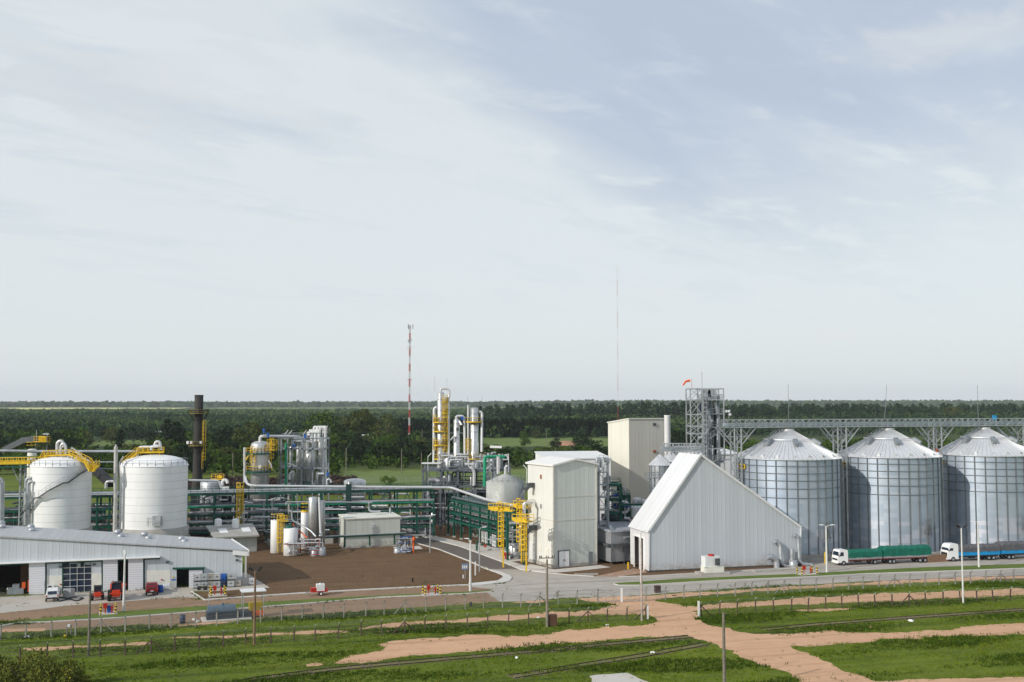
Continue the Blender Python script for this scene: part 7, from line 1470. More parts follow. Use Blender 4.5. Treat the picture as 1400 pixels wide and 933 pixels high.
mb = MB(); mb.bar(q - e * 1.2 + UP * .6, q - e * 2.0 + UP * .5, .1); mb.bar(q - e * 1.9 + UP * .5, q - e * 1.9, .07); part('drawbar', mb, GALV, t)
# ================================================================ TOTES, BARRELS, EQUIPMENT
def tote(label, px, py, k, col=WHITE2, cap=True):
    g = G(px, py, .03) + UP * (k * 1.16); t = thing('caged_tank', label, 'IBC tank', g, 'white caged liquid tanks outside the workshop'); a = wang
    mb = MB(); mb.box(g + UP * .14, (.98, .92, .92), a); mb.cyl(g + UP * 1.06, g + UP * 1.1, .12, n=10); part('bottle', mb, col, t); mb = MB(); mb.box(g, (1.1, 1.0, .14), a); part('pallet', mb, BLACK, t)
    mb = MB(); ux = Vector((math.cos(a), math.sin(a), 0)); uy = Vector((-ux.y, ux.x, 0))
    for i in range(-2, 3):
        for s in (-1, 1): c = g + ux * i * .26 + uy * s * .5; mb.bar(c + UP * .14, c + UP * 1.08, .03); c = g + uy * i * .24 + ux * s * .54; mb.bar(c + UP * .14, c + UP * 1.08, .03)
    for z in (.35, .65, 1.08):
        for s in (-1, 1): mb.bar(g - ux * .54 + uy * s * .5 + UP * z, g + ux * .54 + uy * s * .5 + UP * z, .03); mb.bar(g - uy * .5 + ux * s * .54 + UP * z, g + uy * .5 + ux * s * .54 + UP * z, .03)
    part('cage', mb, GALV, t)
    mb = MB(); mb.box(g - uy * .49 + UP * .5, (.28, .04, .25), a); part('label_plate', mb, M_('plate_dark', (.08, .1, .1), .6) if 'plate_dark' not in bpy.data.materials else bpy.data.materials['plate_dark'], t); return t
CT = M_('tote_cream', (.55, .50, .40), .5); CW = M_('tote_pale', (.62, .66, .64), .5)
for i, (px, m, nm) in enumerate(((269.5, CW, 'leftmost'), (279, CW, 'second from left'), (287.5, CT, 'third and yellowish'), (296.5, CW, 'fourth from left'))):
    tote('lower row caged tank, %s, on the pad right of the workshop door' % nm, px, 804.3 - i * .4, 0, m); tote('upper row caged tank, %s, stacked right of the workshop door' % nm, px, 804.3 - i * .4, 1, (WHITE2, CW, CT, WHITE2)[i])
tote('lower caged tank of the separate stack right of the blue drums', 315.5, 802.5, 0); tote('upper caged tank of the separate stack right of the blue drums', 315.5, 802.5, 1, CW); tote('single greyish caged tank at the shed corner post', 325, 801.8, 0, CT); tote('single white caged tank standing apart on the pale pad beyond the shed', 344.5, 799.8, 0, WHITE)
def drum(label, px, py, k, mat, r_=.3, h=.88, grp=None):
    g = G(px, py, .03) + UP * (k * .9); mb = MB(); mb.lathe(g, [(0.01, 0), (r_, 0), (r_, h * .33), (r_ + .02, h * .35), (r_, h * .37), (r_, h * .63), (r_ + .02, h * .65), (r_, h * .67), (r_, h), (r_ - .03, h + .01), (r_ - .04, h - .02), (0.01, h - .02)], 18); single('barrel', mb, mat, label, 'barrel', grp)
NAVY = M_('navy_drum', (.015, .03, .08), .5)
for px, py, m, lab in ((214.5, 809.5, BLUE, 'bright blue barrel, left one beside the red pickup'), (219.8, 810, BLUE, 'bright blue barrel, right one beside the red pickup'), (206, 807, NAVY, 'dark navy barrel behind the red pickup, leftmost'), (210.3, 807.3, NAVY, 'dark navy barrel behind the red pickup, right of another'), (303.5, 803, NAVY, 'dark lower barrel between the two groups of caged tanks'), (306.8, 802.8, NAVY, 'dark lower barrel, right one between the caged tanks')): drum(lab, px, py, 0, m, .36, 1.1)
drum('bright blue upper barrel, left one between the caged tanks', 303.5, 803, 1.25, BLUE, .34, 1.0); drum('bright blue upper barrel, right one between the caged tanks', 306.8, 802.8, 1.25, BLUE, .34, 1.0)
drum('black barrel standing alone on the grass edge by the service road', 249.5, 852, 0, NAVY, .38, 1.1); drum('small dark barrel by the fence post near the road junction', 643.5, 829, 0, BLACK, .2, .6)
for i in range(4): drum('white canister beside the blue barrels, %s from left' % ('first', 'second', 'third', 'fourth')[i], 224 + i * 2.1, 807.6 - i * .15, 0, WHITE2, .19, 1.0)
for i in range(2): drum(('left' if i == 0 else 'right') + ' small grey gas bottle beside the air conditioners', 77.6 + i * 4, 813.5, 0, GALVD, .18, .95)
# grey cabinet with black hoses on the apron
g = G(94, 816.5, .03); t = thing('pump_cabinet', 'grey pump cabinet with black hoses lying on the apron', 'pump', g); mb = MB(); mb.box(g, (1.5, .9, 1.3), R(-20)); part('cabinet', mb, GALV, t)
mb = MB(); pts = [G(px, py, .1) for px, py in ((77, 817), (84, 817.5), (92, 818.5), (100, 817), (105, 816.2))]; mb.pipe(pts, .11, 6); pts = [G(px, py, .1) for px, py in ((81, 822.5), (88, 820.5), (96, 819), (103, 822), (108, 821), (114, 817.5), (110, 817.5))]; mb.pipe(pts, .11, 6); part('hose', mb, BLACK, t); mb = MB(); mb.box(G(89.5, 813.5, .3), (.6, .6, .9), .2); part('green_motor', mb, LGREEN, t)
# machine with wheels next to totes
g = G(277.5, 806.8, .03); t = thing('hand_cart', 'small two wheeled timber cart in front of the caged tanks', 'cart', g); mb = MB(); mb.box(g + UP * .45, (1.2, .8, .12), .3); mb.bar(g + Vector((.5, 0, .5)), g + Vector((1.0, -.2, 1.1)), .07); part('deck', mb, RUSTW, t)
for s in (-.5, .5): mb = MB(); mb.cyl(g + Vector((s, -.4, .35)), g + Vector((s, -.5, .35)), .35, n=16); part('wheel', mb, RUBBER, t)
# workshop machine inside the bay
g = G(22, 812, .03); t = thing('workshop_machine', 'machine with orange parts standing inside the dark open bay', 'machine', g); mb = MB(); mb.box(g, (2.4, 1.4, .9), wang); mb.box(g + UP * .9, (1.0, .9, .6), wang); part('bed', mb, GALVD, t); mb = MB(); mb.box(g + Vector((1.2, 0, .9)), (.5, .5, .9), wang); mb.box(g + Vector((2.1, .1, .3)), (.5, .5, 1.8), wang); part('orange_column', mb, ORANGE, t); mb = MB(); mb.cyl(g + Vector((-1.4, 0, .7)), g + Vector((1.2, 0, .7)), .22, n=12); part('spindle', mb, WHITE2, t)
# fuel tank set on slab in the grass
ga, gb = G(277, 852, 0), G(344, 847, 0); fu = (gb - ga).normalized(); fv = Vector((-fu.y, fu.x, 0)); fa = math.atan2(fu.y, fu.x)
mb = MB(); q = ga + (gb - ga) / 2 + fv * 1.5; mb.box((q.x, q.y, 0), ((gb - ga).length, 3.2, .2), fa); mb.bar(ga + fv * .4 + UP * .1 - fu * .5, ga + fv * 2.8 + UP * .1 - fu * 1.0, .4, .2); single('fuel_slab', mb, SIDEW, 'pale concrete slab under the blue grey fuel tank by the fence', 'slab')
ft = thing('fuel_tank', 'blue grey horizontal fuel tank over a dark tub by the near fence', 'tank', ga + UP * .2); BG = M_('blue_grey_paint', (.10, .14, .18), .5); mb = MB(); L0 = 4.1; q = ga + fu * .6 + fv * 1.5
mb.box(q + fu * L0 / 2 + UP * .2, (L0, 2.0, 1.0), fa); mb.box(q + fu * (L0 + 1.0) + UP * .2, (2.0, 1.8, .8), fa); part('tub', mb, M_('dark_tub', (.035, .045, .06), .6), ft)
mb = MB(); mb.cyl(q + fu * .15 + UP * 1.25, q + fu * (L0 - .2) + UP * 1.25, .78, n=24); mb.cyl(q + fu * 2.2 + UP * 1.95, q + fu * 2.2 + UP * 2.25, .18, n=10); part('tank', mb, BG, ft)
q = ga + fu * (L0 + 2.3) + fv * 1.5; sh = thing('generator', 'yellow and orange generator under a small flat canopy by the fuel tank', 'generator', q); mb = MB(); mb.box(q + fu * .9 + UP * 1.0, (1.8, 1.1, 1.1), fa); part('engine', mb, M_('old_yellow', (.38, .27, .03), .6, dirt=.5), sh); mb = MB(); mb.box(q + fu * .9 + UP * .3, (2.0, 1.2, .7), fa); part('base', mb, ORANGE, sh)
mb = MB(); c = q + fu * .5 + UP * 3.7; mb.box(c, (3.4, 2.6, .1), fa); part('canopy', mb, WHITE2, sh)
for s in (-1, 1):
    for v2 in (-1, 1): p_ = q + fu * (.5 + s * 1.4) + fv * v2 * 1.0; mb = MB(); mb.cyl((p_.x, p_.y, .2), (p_.x, p_.y, 3.7), .06, n=6); part('canopy_post', mb, GALV, sh)
mb = MB(); p_ = ga + fu * 1.0 + fv * 2.6; mb.cyl((p_.x, p_.y, 0), (p_.x, p_.y, 4.2), .04, n=6); single('thin_pole', mb, GALV, 'thin grey rod standing behind the blue grey fuel tank', 'pole')
# hydrant stations
STR, t_, bs = base_mat('warning_stripes'); sp_ = nd(t_, 'ShaderNodeSeparateXYZ'); t_.links.new(coords(t_, 'Object'), sp_.inputs[0]); f_ = tm(t_, 'FRACT', tm(t_, 'ADD', tm(t_, 'MULTIPLY', sp_.outputs[2], 2.1), tm(t_, 'MULTIPLY', sp_.outputs[0], .8))); t_.links.new(mixc(t_, tm(t_, 'GREATER_THAN', f_, .5), (.02, .02, .02), (.75, .52, .02)), bs.inputs['Base Color'])
def hydrant(px0, px1, py, place, side=1):
    a, b_ = G(px0, py), G(px1, py - (px1 - px0) * .07); u2 = (b_ - a).normalized(); v2 = Vector((-u2.y, u2.x, 0)); L_ = (b_ - a).length; c = (a + b_) / 2 + v2 * .7; zz = .16
    mb = MB(); mb.box((c.x, c.y, .02), (L_ + .5, 2.0, .16), math.atan2(u2.y, u2.x)); single('hydrant_slab', mb, SIDEW, 'pale slab under the hydrant ' + place, 'slab')
    for i, (s, w_) in enumerate(((0, 0), (1, 0), (0, 1.4), (1, 1.4))):
        p_ = a + u2 * L_ * s + v2 * w_; mb = MB(); mb.cyl((p_.x, p_.y, .1), (p_.x, p_.y, 1.35), .13, n=12); mb.cyl((p_.x, p_.y, 1.35), (p_.x, p_.y, 1.41), .13, .06, 12); single('striped_bollard', mb, STR, 'striped bollard, %s, at the hydrant %s' % (('front left', 'front right', 'back left', 'back right')[i], place), 'bollard')
    p_ = a + u2 * L_ * .3 + v2 * .7; t = thing('hose_cabinet', 'red hose cabinet on a post at the hydrant ' + place, 'fire cabinet', (p_.x, p_.y, .16)); mb = MB(); mb.box((p_.x, p_.y, .9), (.5, .4, .7), .2); part('cabinet', mb, RED, t); mb = MB(); mb.box((p_.x, p_.y, .16), (.12, .12, .8)); part('post', mb, RED, t)
    p_ = a + u2 * L_ * .75 + v2 * .7; mb = MB(); mb.cyl((p_.x, p_.y, .16), (p_.x, p_.y, 1.15), .11, n=12); mb.cyl((p_.x, p_.y, 1.15), (p_.x, p_.y, 1.35), .14, .04, 12); mb.cyl((p_.x - .24, p_.y, .9), (p_.x + .24, p_.y, .9), .07, n=8); single('fire_hydrant', mb, RED, 'red fire hydrant ' + place, 'hydrant')
hydrant(137.5, 158, 842, 'near the red tractors'); hydrant(288.5, 308, 816.5, 'in front of the caged tanks'); hydrant(581.5, 602, 815.5, 'beside the thick white lamp post'); hydrant(1096.5, 1117, 787.5, 'near the warehouse ducts')
mb = MB(); g = G(146.5, 841); mb.box((g.x, g.y + .9, .16), (.6, .4, 1.0)); single('blue_box', mb, BLUE, 'blue box behind the red hose cabinet near the tractors', 'box')
for px, py, lab in ((692, 764.5, 'red hydrant valve on the pavement at the yellow ladder'), (663.5, 749, 'small red valve at the grille fence'), (720.5, 766, 'small red valve by the cream tower corner')):
    g = G(px, py, .14); t = thing('fire_hydrant', lab, 'hydrant', g); s = 1.25 if px == 692 else .6; mb = MB(); mb.cyl(g, g + UP * .9 * s, .22 * s, n=10); mb.cyl(g + Vector((-.5 * s, 0, .75 * s)), g + Vector((.5 * s, 0, .75 * s)), .28 * s, n=10); mb.cyl(g + Vector((-.45 * s, 0, 0)), g + Vector((-.45 * s, 0, .7 * s)), .1 * s, n=8); part('body', mb, RED, t)
mb = MB(); g = G(859, 778.3); mb.cyl(g, g + UP * 1.25, .16, n=12); single('yellow_bollard', mb, YEL, 'yellow bollard at the warehouse ramp', 'bollard')
mb = MB(); g = G(1128, 771); mb.cyl(g, g + UP * 2.2, .13, n=10); single('yellow_bollard', mb, YEL, 'tall yellow post left of the green lorry near the first silo', 'bollard')
for i, px in enumerate((1098, 1106, 1114, 1122)): mb = MB(); g = G(px, 766.5 - i * .2); mb.cyl(g, g + UP * 1.1, .07, n=8); single('yellow_rail_post', mb, YEL, 'thin yellow post %s in the row at the foot of the first silo' % ('first', 'second', 'third', 'fourth')[i], 'post')
mb = MB(); a, b_ = G(1096, 766.6) + UP * 1.0, G(1146, 764.5) + UP * 1.0; mb.bar(a, b_, .07); single('yellow_rail', mb, YEL, 'thin yellow rail along the foot of the first silo', 'rail')
mb = MB(); g = G(899, 810.5); mb.box((g.x, g.y, 0), (.9, .7, 1.1), .2); single('rusty_bin', mb, M_('brown_bin', (.05, .022, .015), .8), 'dark brown bin on the road edge by the gate', 'bin')
mb = MB(); g = G(817, 786.5); mb.box((g.x - 2.0, g.y, 0), (4.2, .3, .3), .12); single('kerb_block', mb, CONC, 'long pale kerb block on the soil before the cream tower', 'kerb block')
t = thing('marker_cabinet', 'small grey marker post pair with a white cap in the left grass', 'marker', G(94, 869)); g = G(94, 869)
for s in (-.25, .25): mb = MB(); mb.box((g.x + s, g.y, 0), (.14, .14, 1.4)); part('post', mb, GREYW, t)
mb = MB(); mb.box((g.x, g.y, 1.1), (.4, .3, .3)); part('cap', mb, WHITE2, t)
for px, py, s, m, lab in ((36, 872, .9, WHITE2, 'white scrap lying in the grass at far left'), (89, 870, .6, YEL, 'yellow scrap at the foot of the grey marker'), (530, 863.5, .55, DIRT, 'pale round stone in the grass below the second fence'), (592, 857.5, .4, DIRT, 'small pale stone, left of a close pair on the grass'), (605.5, 857.3, .35, DIRT, 'small pale stone, right of a close pair on the grass'), (736, 844.5, .6, WHITE2, 'white scrap on the thin dirt path near the pole'), (830, 855.5, .55, WHITE2, 'white bag near the dirt crossing'), (831, 858.5, .6, DIRT, 'pale stone beside the white bag near the crossing'), (892, 892.5, .75, WHITE, 'white litter on the lower railway track'), (107.6, 0, 0, None, ''), (424, 828, .55, BLACK, 'black rag on the fence side of the service road'), (428, 847, .9, RUBBER, 'dark tyre lying in the grass by the fence'), (1245, 849.5, 1.0, WHITE, 'heap of white litter in the right meadow'), (1191, 858, .5, DIRT, 'pale stone left in the right meadow near the dirt road'), (1203, 859, .4, DIRT, 'smaller pale stone in the right meadow near the dirt road'), (708, 900, .7, WHITE2, 'pale broken frame lying between the tracks'), (922, 815, .6, BLACK, 'dark clod at the fence right of the gate'), (1014, 814, .7, SOIL, 'dark earth heap at the fence foot')):
    if m is None: continue
    g = G(px, py); mb = MB(); rr = random.Random(int(px)); n = 9
    for j in range(3): mb.lathe((g.x + rr.uniform(-.3, .3) * s, g.y + rr.uniform(-.3, .3) * s, 0), [(s * .3 * rr.uniform(.7, 1.1), -.02), (s * .28, s * .1), (s * .13, s * rr.uniform(.15, .28)), (0.01, s * .25)], 5 + j, smooth=False, a0=j)
    single('stone' if m is DIRT else 'litter', mb, m, lab, 'stone' if m is DIRT else 'litter')
# ================================================================ LAMP POSTS AND POLES
LW = M_('lamp_post_white', (.66, .66, .63), .7, dirt=.3)
def lamp(px, py, ytop, label, arms, r_=.13, z=0, mat=LW, heads='street', conc=False):
    g = G(px, py, z); p = P(px, ytop, g.y); h = p.z; t = thing('lamp_post', label, 'lamp post', g); mb = MB(); mb.cyl(g, (g.x, g.y, h), r_, r_ * .55, 10); part('post', mb, mat, t)
    for dxx in arms:
        s = 1 if dxx > 0 else -1; mb = MB(); e = Vector((g.x + dxx, g.y, h + .25)); mb.pipe([(g.x, g.y, h - .3), (g.x + dxx * .25, g.y, h + .15), e], .05, 6); a_ = part('arm', mb, mat, t); mb = MB(); mb.hexa([e + Vector((-.1 * s, -.13, -.05)), e + Vector((.65 * s, -.10, 0)), e + Vector((.65 * s, .10, 0)), e + Vector((-.1 * s, .13, -.05))], [e + Vector((-.1 * s, -.10, .1)), e + Vector((.6 * s, -.08, .12)), e + Vector((.6 * s, .08, .12)), e + Vector((-.1 * s, .1, .1))]); part('lamp_head', mb, WHITE2, a_)
    return t
lamp(643, 809.5, 739, 'thick white lamp post on the verge at the road junction', (-.35,), .22); lamp(588, 756, 706, 'grey lamp post at the edge of the brown yard near the valve station', (.45,), .15, mat=GALV)
lamp(655.5, 781.5, 723, 'slim grey lamp post at the inner road corner', (.6,), .15, mat=GALV); lamp(1130.5, 782.5, 720, 'white twin arm lamp post on the verge before the first silo', (-.6, .9), .2)
lamp(1338.5, 776.5, 715, 'white twin arm lamp post in front of the blue sided lorry', (-.7, .7), .2); lamp(876.5, 799, 728, 'pale post with thin curved arm at the warehouse door', (.45,), .16)
g = G(169, 836); t = lamp(169, 836.5, 758, 'white concrete lamp post before the workshop doors', (), .2); mb = MB(); mb.box(P(170.5, 756, g.y), (.4, .3, .35)); mb.box(P(171, 759, g.y), (.3, .3, .3)); part('lamp_head', mb, WHITE2, t)
def pole(px, py, ytop, r_, label, mat, top=None, name='utility_pole', cat='pole'):
    g = G(px, py); h = P(px, ytop, g.y).z; t = thing(name, label, cat, g); mb = MB(); mb.cyl(g - UP * .2, (g.x, g.y, h), r_, r_ * .7, 10); part('post', mb, mat, t)
    if top == 'flood':
        mb = MB(); mb.bar((g.x - .55, g.y, h), (g.x + .55, g.y, h), .08); part('crossarm', mb, DGREY, t)
        for s in (-1, 1): mb = MB(); mb.bar((g.x + s * .35, g.y, h + .1), (g.x + s * .8, g.y - .2, h + .5), .42, .2); part('floodlight', mb, BLACK if mat is not GALV else DGREY, t)
    if top == 'arm':
        mb = MB(); mb.bar((g.x - 1.05, g.y, h + .15), (g.x + 1.05, g.y, h + .2), .12, .14); mb.bar((g.x - .8, g.y - .1, h - .75), (g.x + .5, g.y - .1, h - .7), .1, .1); ca = part('crossarm', mb, GREYW, t)
        for x in (-1.0, -.75, -.1, .15, .75, 1.0): mb = MB(); mb.cyl((g.x + x, g.y, h + .2), (g.x + x, g.y, h + .5), .07, .05, 8); part('insulator', mb, BLACK, ca)
    return t, g, h
pole(748, 857, 765, .2, 'timber power pole with insulator crossarm near the dirt path', M_('pole_timber', (.24, .21, .165), .9, var=.3, sc=2), 'arm')
mb = MB(); g = G(754.5, 856); mb.box((g.x, g.y + .1, 0), (1.35, .9, 1.5), .1); single('rusty_cabinet', mb, M_('dark_rust', (.10, .05, .03), .9), 'dark rusty brown cabinet at the foot of the timber power pole', 'cabinet')
pole(347.5, 882, 781, .17, 'brown pole with two dark floodlights beside the near fence', M_('rusty_pole', (.22, .14, .09), .9, var=.4, sc=2), 'flood'); pole(121, 897, 808, .17, 'plain grey pole standing in the left meadow', GREYW)
pole(990.5, 948, 838, .19, 'weathered wooden pole rising from the bottom edge by the dirt track', GREYW); t, g, h = pole(1317, 825, 722, .14, 'thin white pole with two black floodlights before the blue sided lorry', LW, 'flood')
t, g, h = pole(877.5, 849, 740, .15, 'thin mottled white pole at the gate on the dirt crossing', M_('mottled_pole', (.45, .38, .33), .9, var=.5, sc=1)); 
for px, py, yt_, lab, m, tp in ((473, 663, 613, 'tall floodlight pole between log pile and wood', GREYW, 'flood'), (549, 648, 614, 'bare pole in the pasture before the wood', GREYW, None), (576, 646, 620, 'thin pole just left of the distillation columns', GREYW, None), (318, 650, 620, 'pale pole behind the dark backdrop right of the chimney', GREYW, None), (747, 608, 587, 'distant pole at the pasture edge near the dark plantation', GREYW, None), (577, 612, 587, 'distant pole in the olive thicket right of the striped mast', GREYW, None), (759.5, 660, 613, 'thin pole above the white hall roof', GREYW, None)): pole(px, py, yt_, .24, lab, m, tp)
for px, py, yt_, lab in ((650, 787, 768, 'short white pipe post in the yard corner, tallest'), (633.5, 791, 786, 'tiny white peg post in the yard corner')): g = G(px, py); mb = MB(); mb.cyl(g, (g.x, g.y, P(px, yt_, g.y).z), .13, n=8); single('short_post', mb, LW, lab, 'post')
g = G(636, 793); sg = thing('notice_board', 'small blue and white notice board on a post in the yard corner', 'sign', g); z0, z1 = P(636, 779, g.y).z, P(636, 770.5, g.y).z; mb = MB(); mb.cyl(g, g + UP * z1, .05, n=6); part('post', mb, GALV, sg); mb = MB(); mb.box((g.x - .05, g.y - .06, z0), (1.1, .06, z1 - z0), .3); part('board', mb, M_('board_blue', (.16, .24, .36), .5), sg)
mb = MB()
for k in range(3): mb.box((g.x - .4 + k * .32, g.y - .12 - .1 * (1 - k), z0 + .2), (.22, .02, (z1 - z0) * .5), .3)
part('board_print', mb, WHITE, sg); g = G(564, 796); mb = MB(); mb.cyl(g, g + UP * .7, .15, n=8); single('small_valve_post', mb, BLACK, 'tiny black valve post alone in the brown yard', 'post')
# ================================================================ FENCES
LINK, t_, bs = base_mat('chain_link'); bs.inputs['Base Color'].default_value = (.35, .35, .34, 1); bs.inputs['Alpha'].default_value = .10; bs.inputs['Roughness'].default_value = .6
LINK2, t_, bs = base_mat('rusty_chain_link'); bs.inputs['Base Color'].default_value = (.16, .12, .08, 1); bs.inputs['Alpha'].default_value = .10
FP1 = M_('fence_post_concrete', (.27, .26, .23), .9, var=.3, dirt=.4); FP2 = M_('fence_post_dark', (.095, .07, .052), .9, var=.4, sc=2); FPT = M_('fence_post_top', (.34, .36, .25), .9, var=.3)
def fence(label, pts, h, mat, link, braces=(), bend=1, top=None, step=None, jit=.0, name='wire_fence'):
    t = thing(name, label, 'fence', pts[0]); rr = random.Random(len(pts)); P_ = [Vector((p.x, p.y, 0)) for p in pts]
    for i, p_ in enumerate(P_):
        mb = MB(); ln = Vector((rr.uniform(-jit, jit), 0, 0)); mb.bar(p_ - UP * .1, p_ + ln + UP * h * .83, .16); mb.cur = 1 if top else 0; mb.bar(p_ + ln + UP * h * .83, p_ + ln + Vector((.12 * bend, -.28, h)), .12)
        part('post', mb, [mat, top] if top else mat, t)
        if i in braces:
            for q in (P_[i - 1] if i else None, P_[i + 1] if i < len(P_) - 1 else None):
                if q is not None: d = (q - p_); d.normalize(); mb = MB(); mb.bar(p_ + UP * h * .72, p_ + d * 1.7, .12); part('brace', mb, mat, t)
    mb = MB()
    for a, b_ in zip(P_[:-1], P_[1:]):
        for z in (.1, .5, .9, 1.3, 1.7): z = z * h / 2.1; mb.cyl(a + UP * z, b_ + UP * z, .008, n=3, cap=False)
        for z, o_ in ((.88, .08), (.93, .16), (.99, .26)): mb.cyl(a + Vector((0, -o_, h * z)), b_ + Vector((0, -o_, h * z)), .008, n=3, cap=False)
    part('wires', mb, GALVD, t, stuff=True); mb = MB()
    for a, b_ in zip(P_[:-1], P_[1:]): mb.add([a + UP * .05, b_ + UP * .05, b_ + UP * h * .8, a + UP * h * .8], [(0, 1, 2, 3)])
    part('mesh', mb, link, t); return t
f1 = [(-60, 884), (-30, 880), (1, 876), (35, 873.5), (70, 871), (103, 869), (138, 866), (171, 864), (204, 861.5), (234, 860), (267, 858), (296, 855.5), (325, 853), (356, 851), (385, 849), (413, 847.5), (442, 846), (470, 845), (500, 843), (525, 841), (554, 838.5), (582, 837), (609, 835.5), (636, 834), (661, 832.5), (687, 831.5), (712, 831), (738, 829.5), (763, 826.5), (789, 826), (817, 824.5)]
fence('long concrete post wire fence between service road and grass, left of the gate', [G(*q) for q in f1], 2.15, FP1, LINK, (6, 20, 27))
f1b = [(883.5, 822), (910, 820.5), (935, 818.5), (957, 817.3), (981, 816.2), (1005, 815.5), (1028, 814), (1050, 812.5), (1072, 811), (1094, 809.5), (1116, 808.5), (1139, 807), (1160, 806), (1180, 805.3), (1202, 804), (1223, 803.2), (1244, 802), (1265, 801), (1284, 800.3), (1306, 799.2), (1327, 798.3), (1348, 797.5), (1368, 796.5), (1386, 795.5), (1406, 794.5), (1426, 793.6)]
fence('long concrete post wire fence along the concrete road, right of the gate', [G(*q) for q in f1b], 2.15, FP1, LINK, (8, 15, 22))
f2 = [(-46, 911), (-10, 909), (27, 907), (64, 902.5), (100, 900.5), (137, 898), (171, 896), (206, 893.5), (239, 890.5), (272, 887.5), (305, 884.5), (336, 881.5), (370, 879.5), (402, 878), (431, 877), (462, 873.5), (494, 870), (522, 869), (553, 866.5), (581, 863), (610, 861), (639, 859.5), (667, 857), (695, 855.5), (723, 854), (750, 853), (778, 852), (804, 851), (830, 850), (857, 848.5), (883, 846.5)]
fence('near fence of dark leaning posts with pale bent tops, left of the crossing', [G(*q) for q in f2], 2.1, FP2, LINK2, (7, 18, 27, 30), 1, FPT, jit=.08)
f2b = [(959, 843.5), (984, 841), (1008, 838.5), (1033, 836.5), (1058, 837), (1082, 835.5), (1105, 834.5), (1129, 833), (1151, 831.5), (1174, 830.3), (1197, 829.4), (1220, 829), (1243, 828), (1266, 826.4), (1289, 825.2), (1313, 824), (1336, 823), (1358, 822), (1381, 821), (1404, 820), (1426, 819)]
fence('near fence of dark leaning posts with pale bent tops, right of the crossing', [G(*q) for q in f2b], 2.1, FP2, LINK2, (0, 12), 1, FPT, jit=.14)
for px, py, yt_, lab in ((885.5, 846.5, 826.5, 'thick white gate post left of the dirt crossing'), (955.5, 844.3, 822, 'thick white gate post right of the dirt crossing')): g = G(px, py); mb = MB(); mb.box(g, (.24, .24, P(px, yt_, g.y).z), .2); single('gate_post', mb, WHITE2, lab, 'gate post')
gt = thing('gate', 'light tubular double gate closing the road fence at the crossing', 'gate', G(850, 823)); a, b_, c = G(817.5, 824.5), G(850, 823.2), G(883, 822)
for p_, q in ((a, b_), (b_, c)):
    mb = MB(); q1_ = p_.lerp(q, .02); q2_ = p_.lerp(q, .98)
    for s in (0, .33, .66, 1): m_ = q1_.lerp(q2_, s); mb.bar(m_ + UP * .1, m_ + UP * 1.85, .08)
    mb.bar(q1_ + UP * .12, q2_ + UP * .12, .07); mb.bar(q1_ + UP * 1.83, q2_ + UP * 1.83, .07); lf = part('gate_leaf', mb, GALV, gt); mb = MB(); mb.add([q1_ + UP * .15, q2_ + UP * .15, q2_ + UP * 1.8, q1_ + UP * 1.8], [(0, 1, 2, 3)]); part('mesh', mb, LINK, lf)
for p_ in (a, b_, c): mb = MB(); mb.box(p_, (.3 if p_ is b_ else .2, .2, 2.05), .1); part('gate_post', mb, WHITE2 if p_ is b_ else FP1, gt)
bf = [G(470 + k * 9.5, 661 - k * .1) for k in range(27)]; fence('distant thin post fence in front of the wood beyond the pasture', bf, 2.6, FP1, LINK, (), 0)
# ================================================================ RAILWAY TRACKS
RAILM = M_('rail_steel', (.07, .048, .035), .7, .3, var=.3, sc=2); SLEEP = M_('old_sleepers', (.16, .125, .085), .95, var=.4, sc=2); BALL = ground_mat('track_bed', [(.14, .14, .04), (.22, .18, .10), (.08, .115, .02), (.24, .21, .12)], (.3, .8, 4), bstr=.8)
def track(label, px, gauge=1.35, cover=.0, seed=1):
    g = [G(*q) for q in px]; pts = [g[0]]
    for a, b_ in zip(g[:-1], g[1:]):
        n = max(1, int((b_ - a).length / 1.5))
        for k in range(1, n + 1): pts.append(a.lerp(b_, k / n))
    rr = random.Random(seed); t = thing('railway_track', label, 'railway track', pts[len(pts) // 2]); nr = []
    for i in range(len(pts)): d = pts[min(i + 1, len(pts) - 1)] - pts[max(0, i - 1)]; nr.append(Vector((-d.y, d.x, 0)).normalized())
    for s in (-1, 1):
        mb = MB()
        for i in range(len(pts) - 1):
            mb.bar(pts[i] + nr[i] * s * gauge / 2 + UP * .07, pts[i + 1] + nr[i + 1] * s * gauge / 2 + UP * .07, .07, .1)
        part('rail', mb, RAILM, t)
    mb = MB()
    for i in range(len(pts) - 1):
        for k in (0, .5):
            if rr.random() > cover + .45: c = pts[i].lerp(pts[i + 1], k); mb.bar(c - nr[i] * gauge * .78 + UP * .03, c + nr[i] * gauge * .78 + UP * .03, .24, .06)
    part('sleepers', mb, SLEEP, t, stuff=True); mb = MB(); vs = []
    for i in range(len(pts)): w_ = gauge * (.5 + .3 * rr.random()); vs += [pts[i] + nr[i] * w_ + UP * .012, pts[i] - nr[i] * w_ + UP * .012]
    mb.add(vs, [(2 * i + 1, 2 * i + 3, 2 * i + 2, 2 * i) for i in range(len(pts) - 1)]); part('ballast', mb, BALL, t); return t
track('upper railway track crossing the lower meadow from left to the dirt crossing', [(300, 940), (350, 929), (400, 922.5), (450, 916.5), (525, 909), (600, 902.5), (680, 895.5), (760, 888.5), (840, 880.5), (900, 875), (944, 871)], seed=1)
track('lower half overgrown railway track below the dirt crossing', [(700, 926), (750, 918), (812, 907.5), (880, 896.5), (920, 889), (965, 881)], cover=.3, seed=2)
track('overgrown railway track through the right meadow', [(1044, 861.5), (1120, 854), (1220, 846.5), (1320, 839.5), (1400, 833.8), (1440, 831)], cover=.25, seed=3)
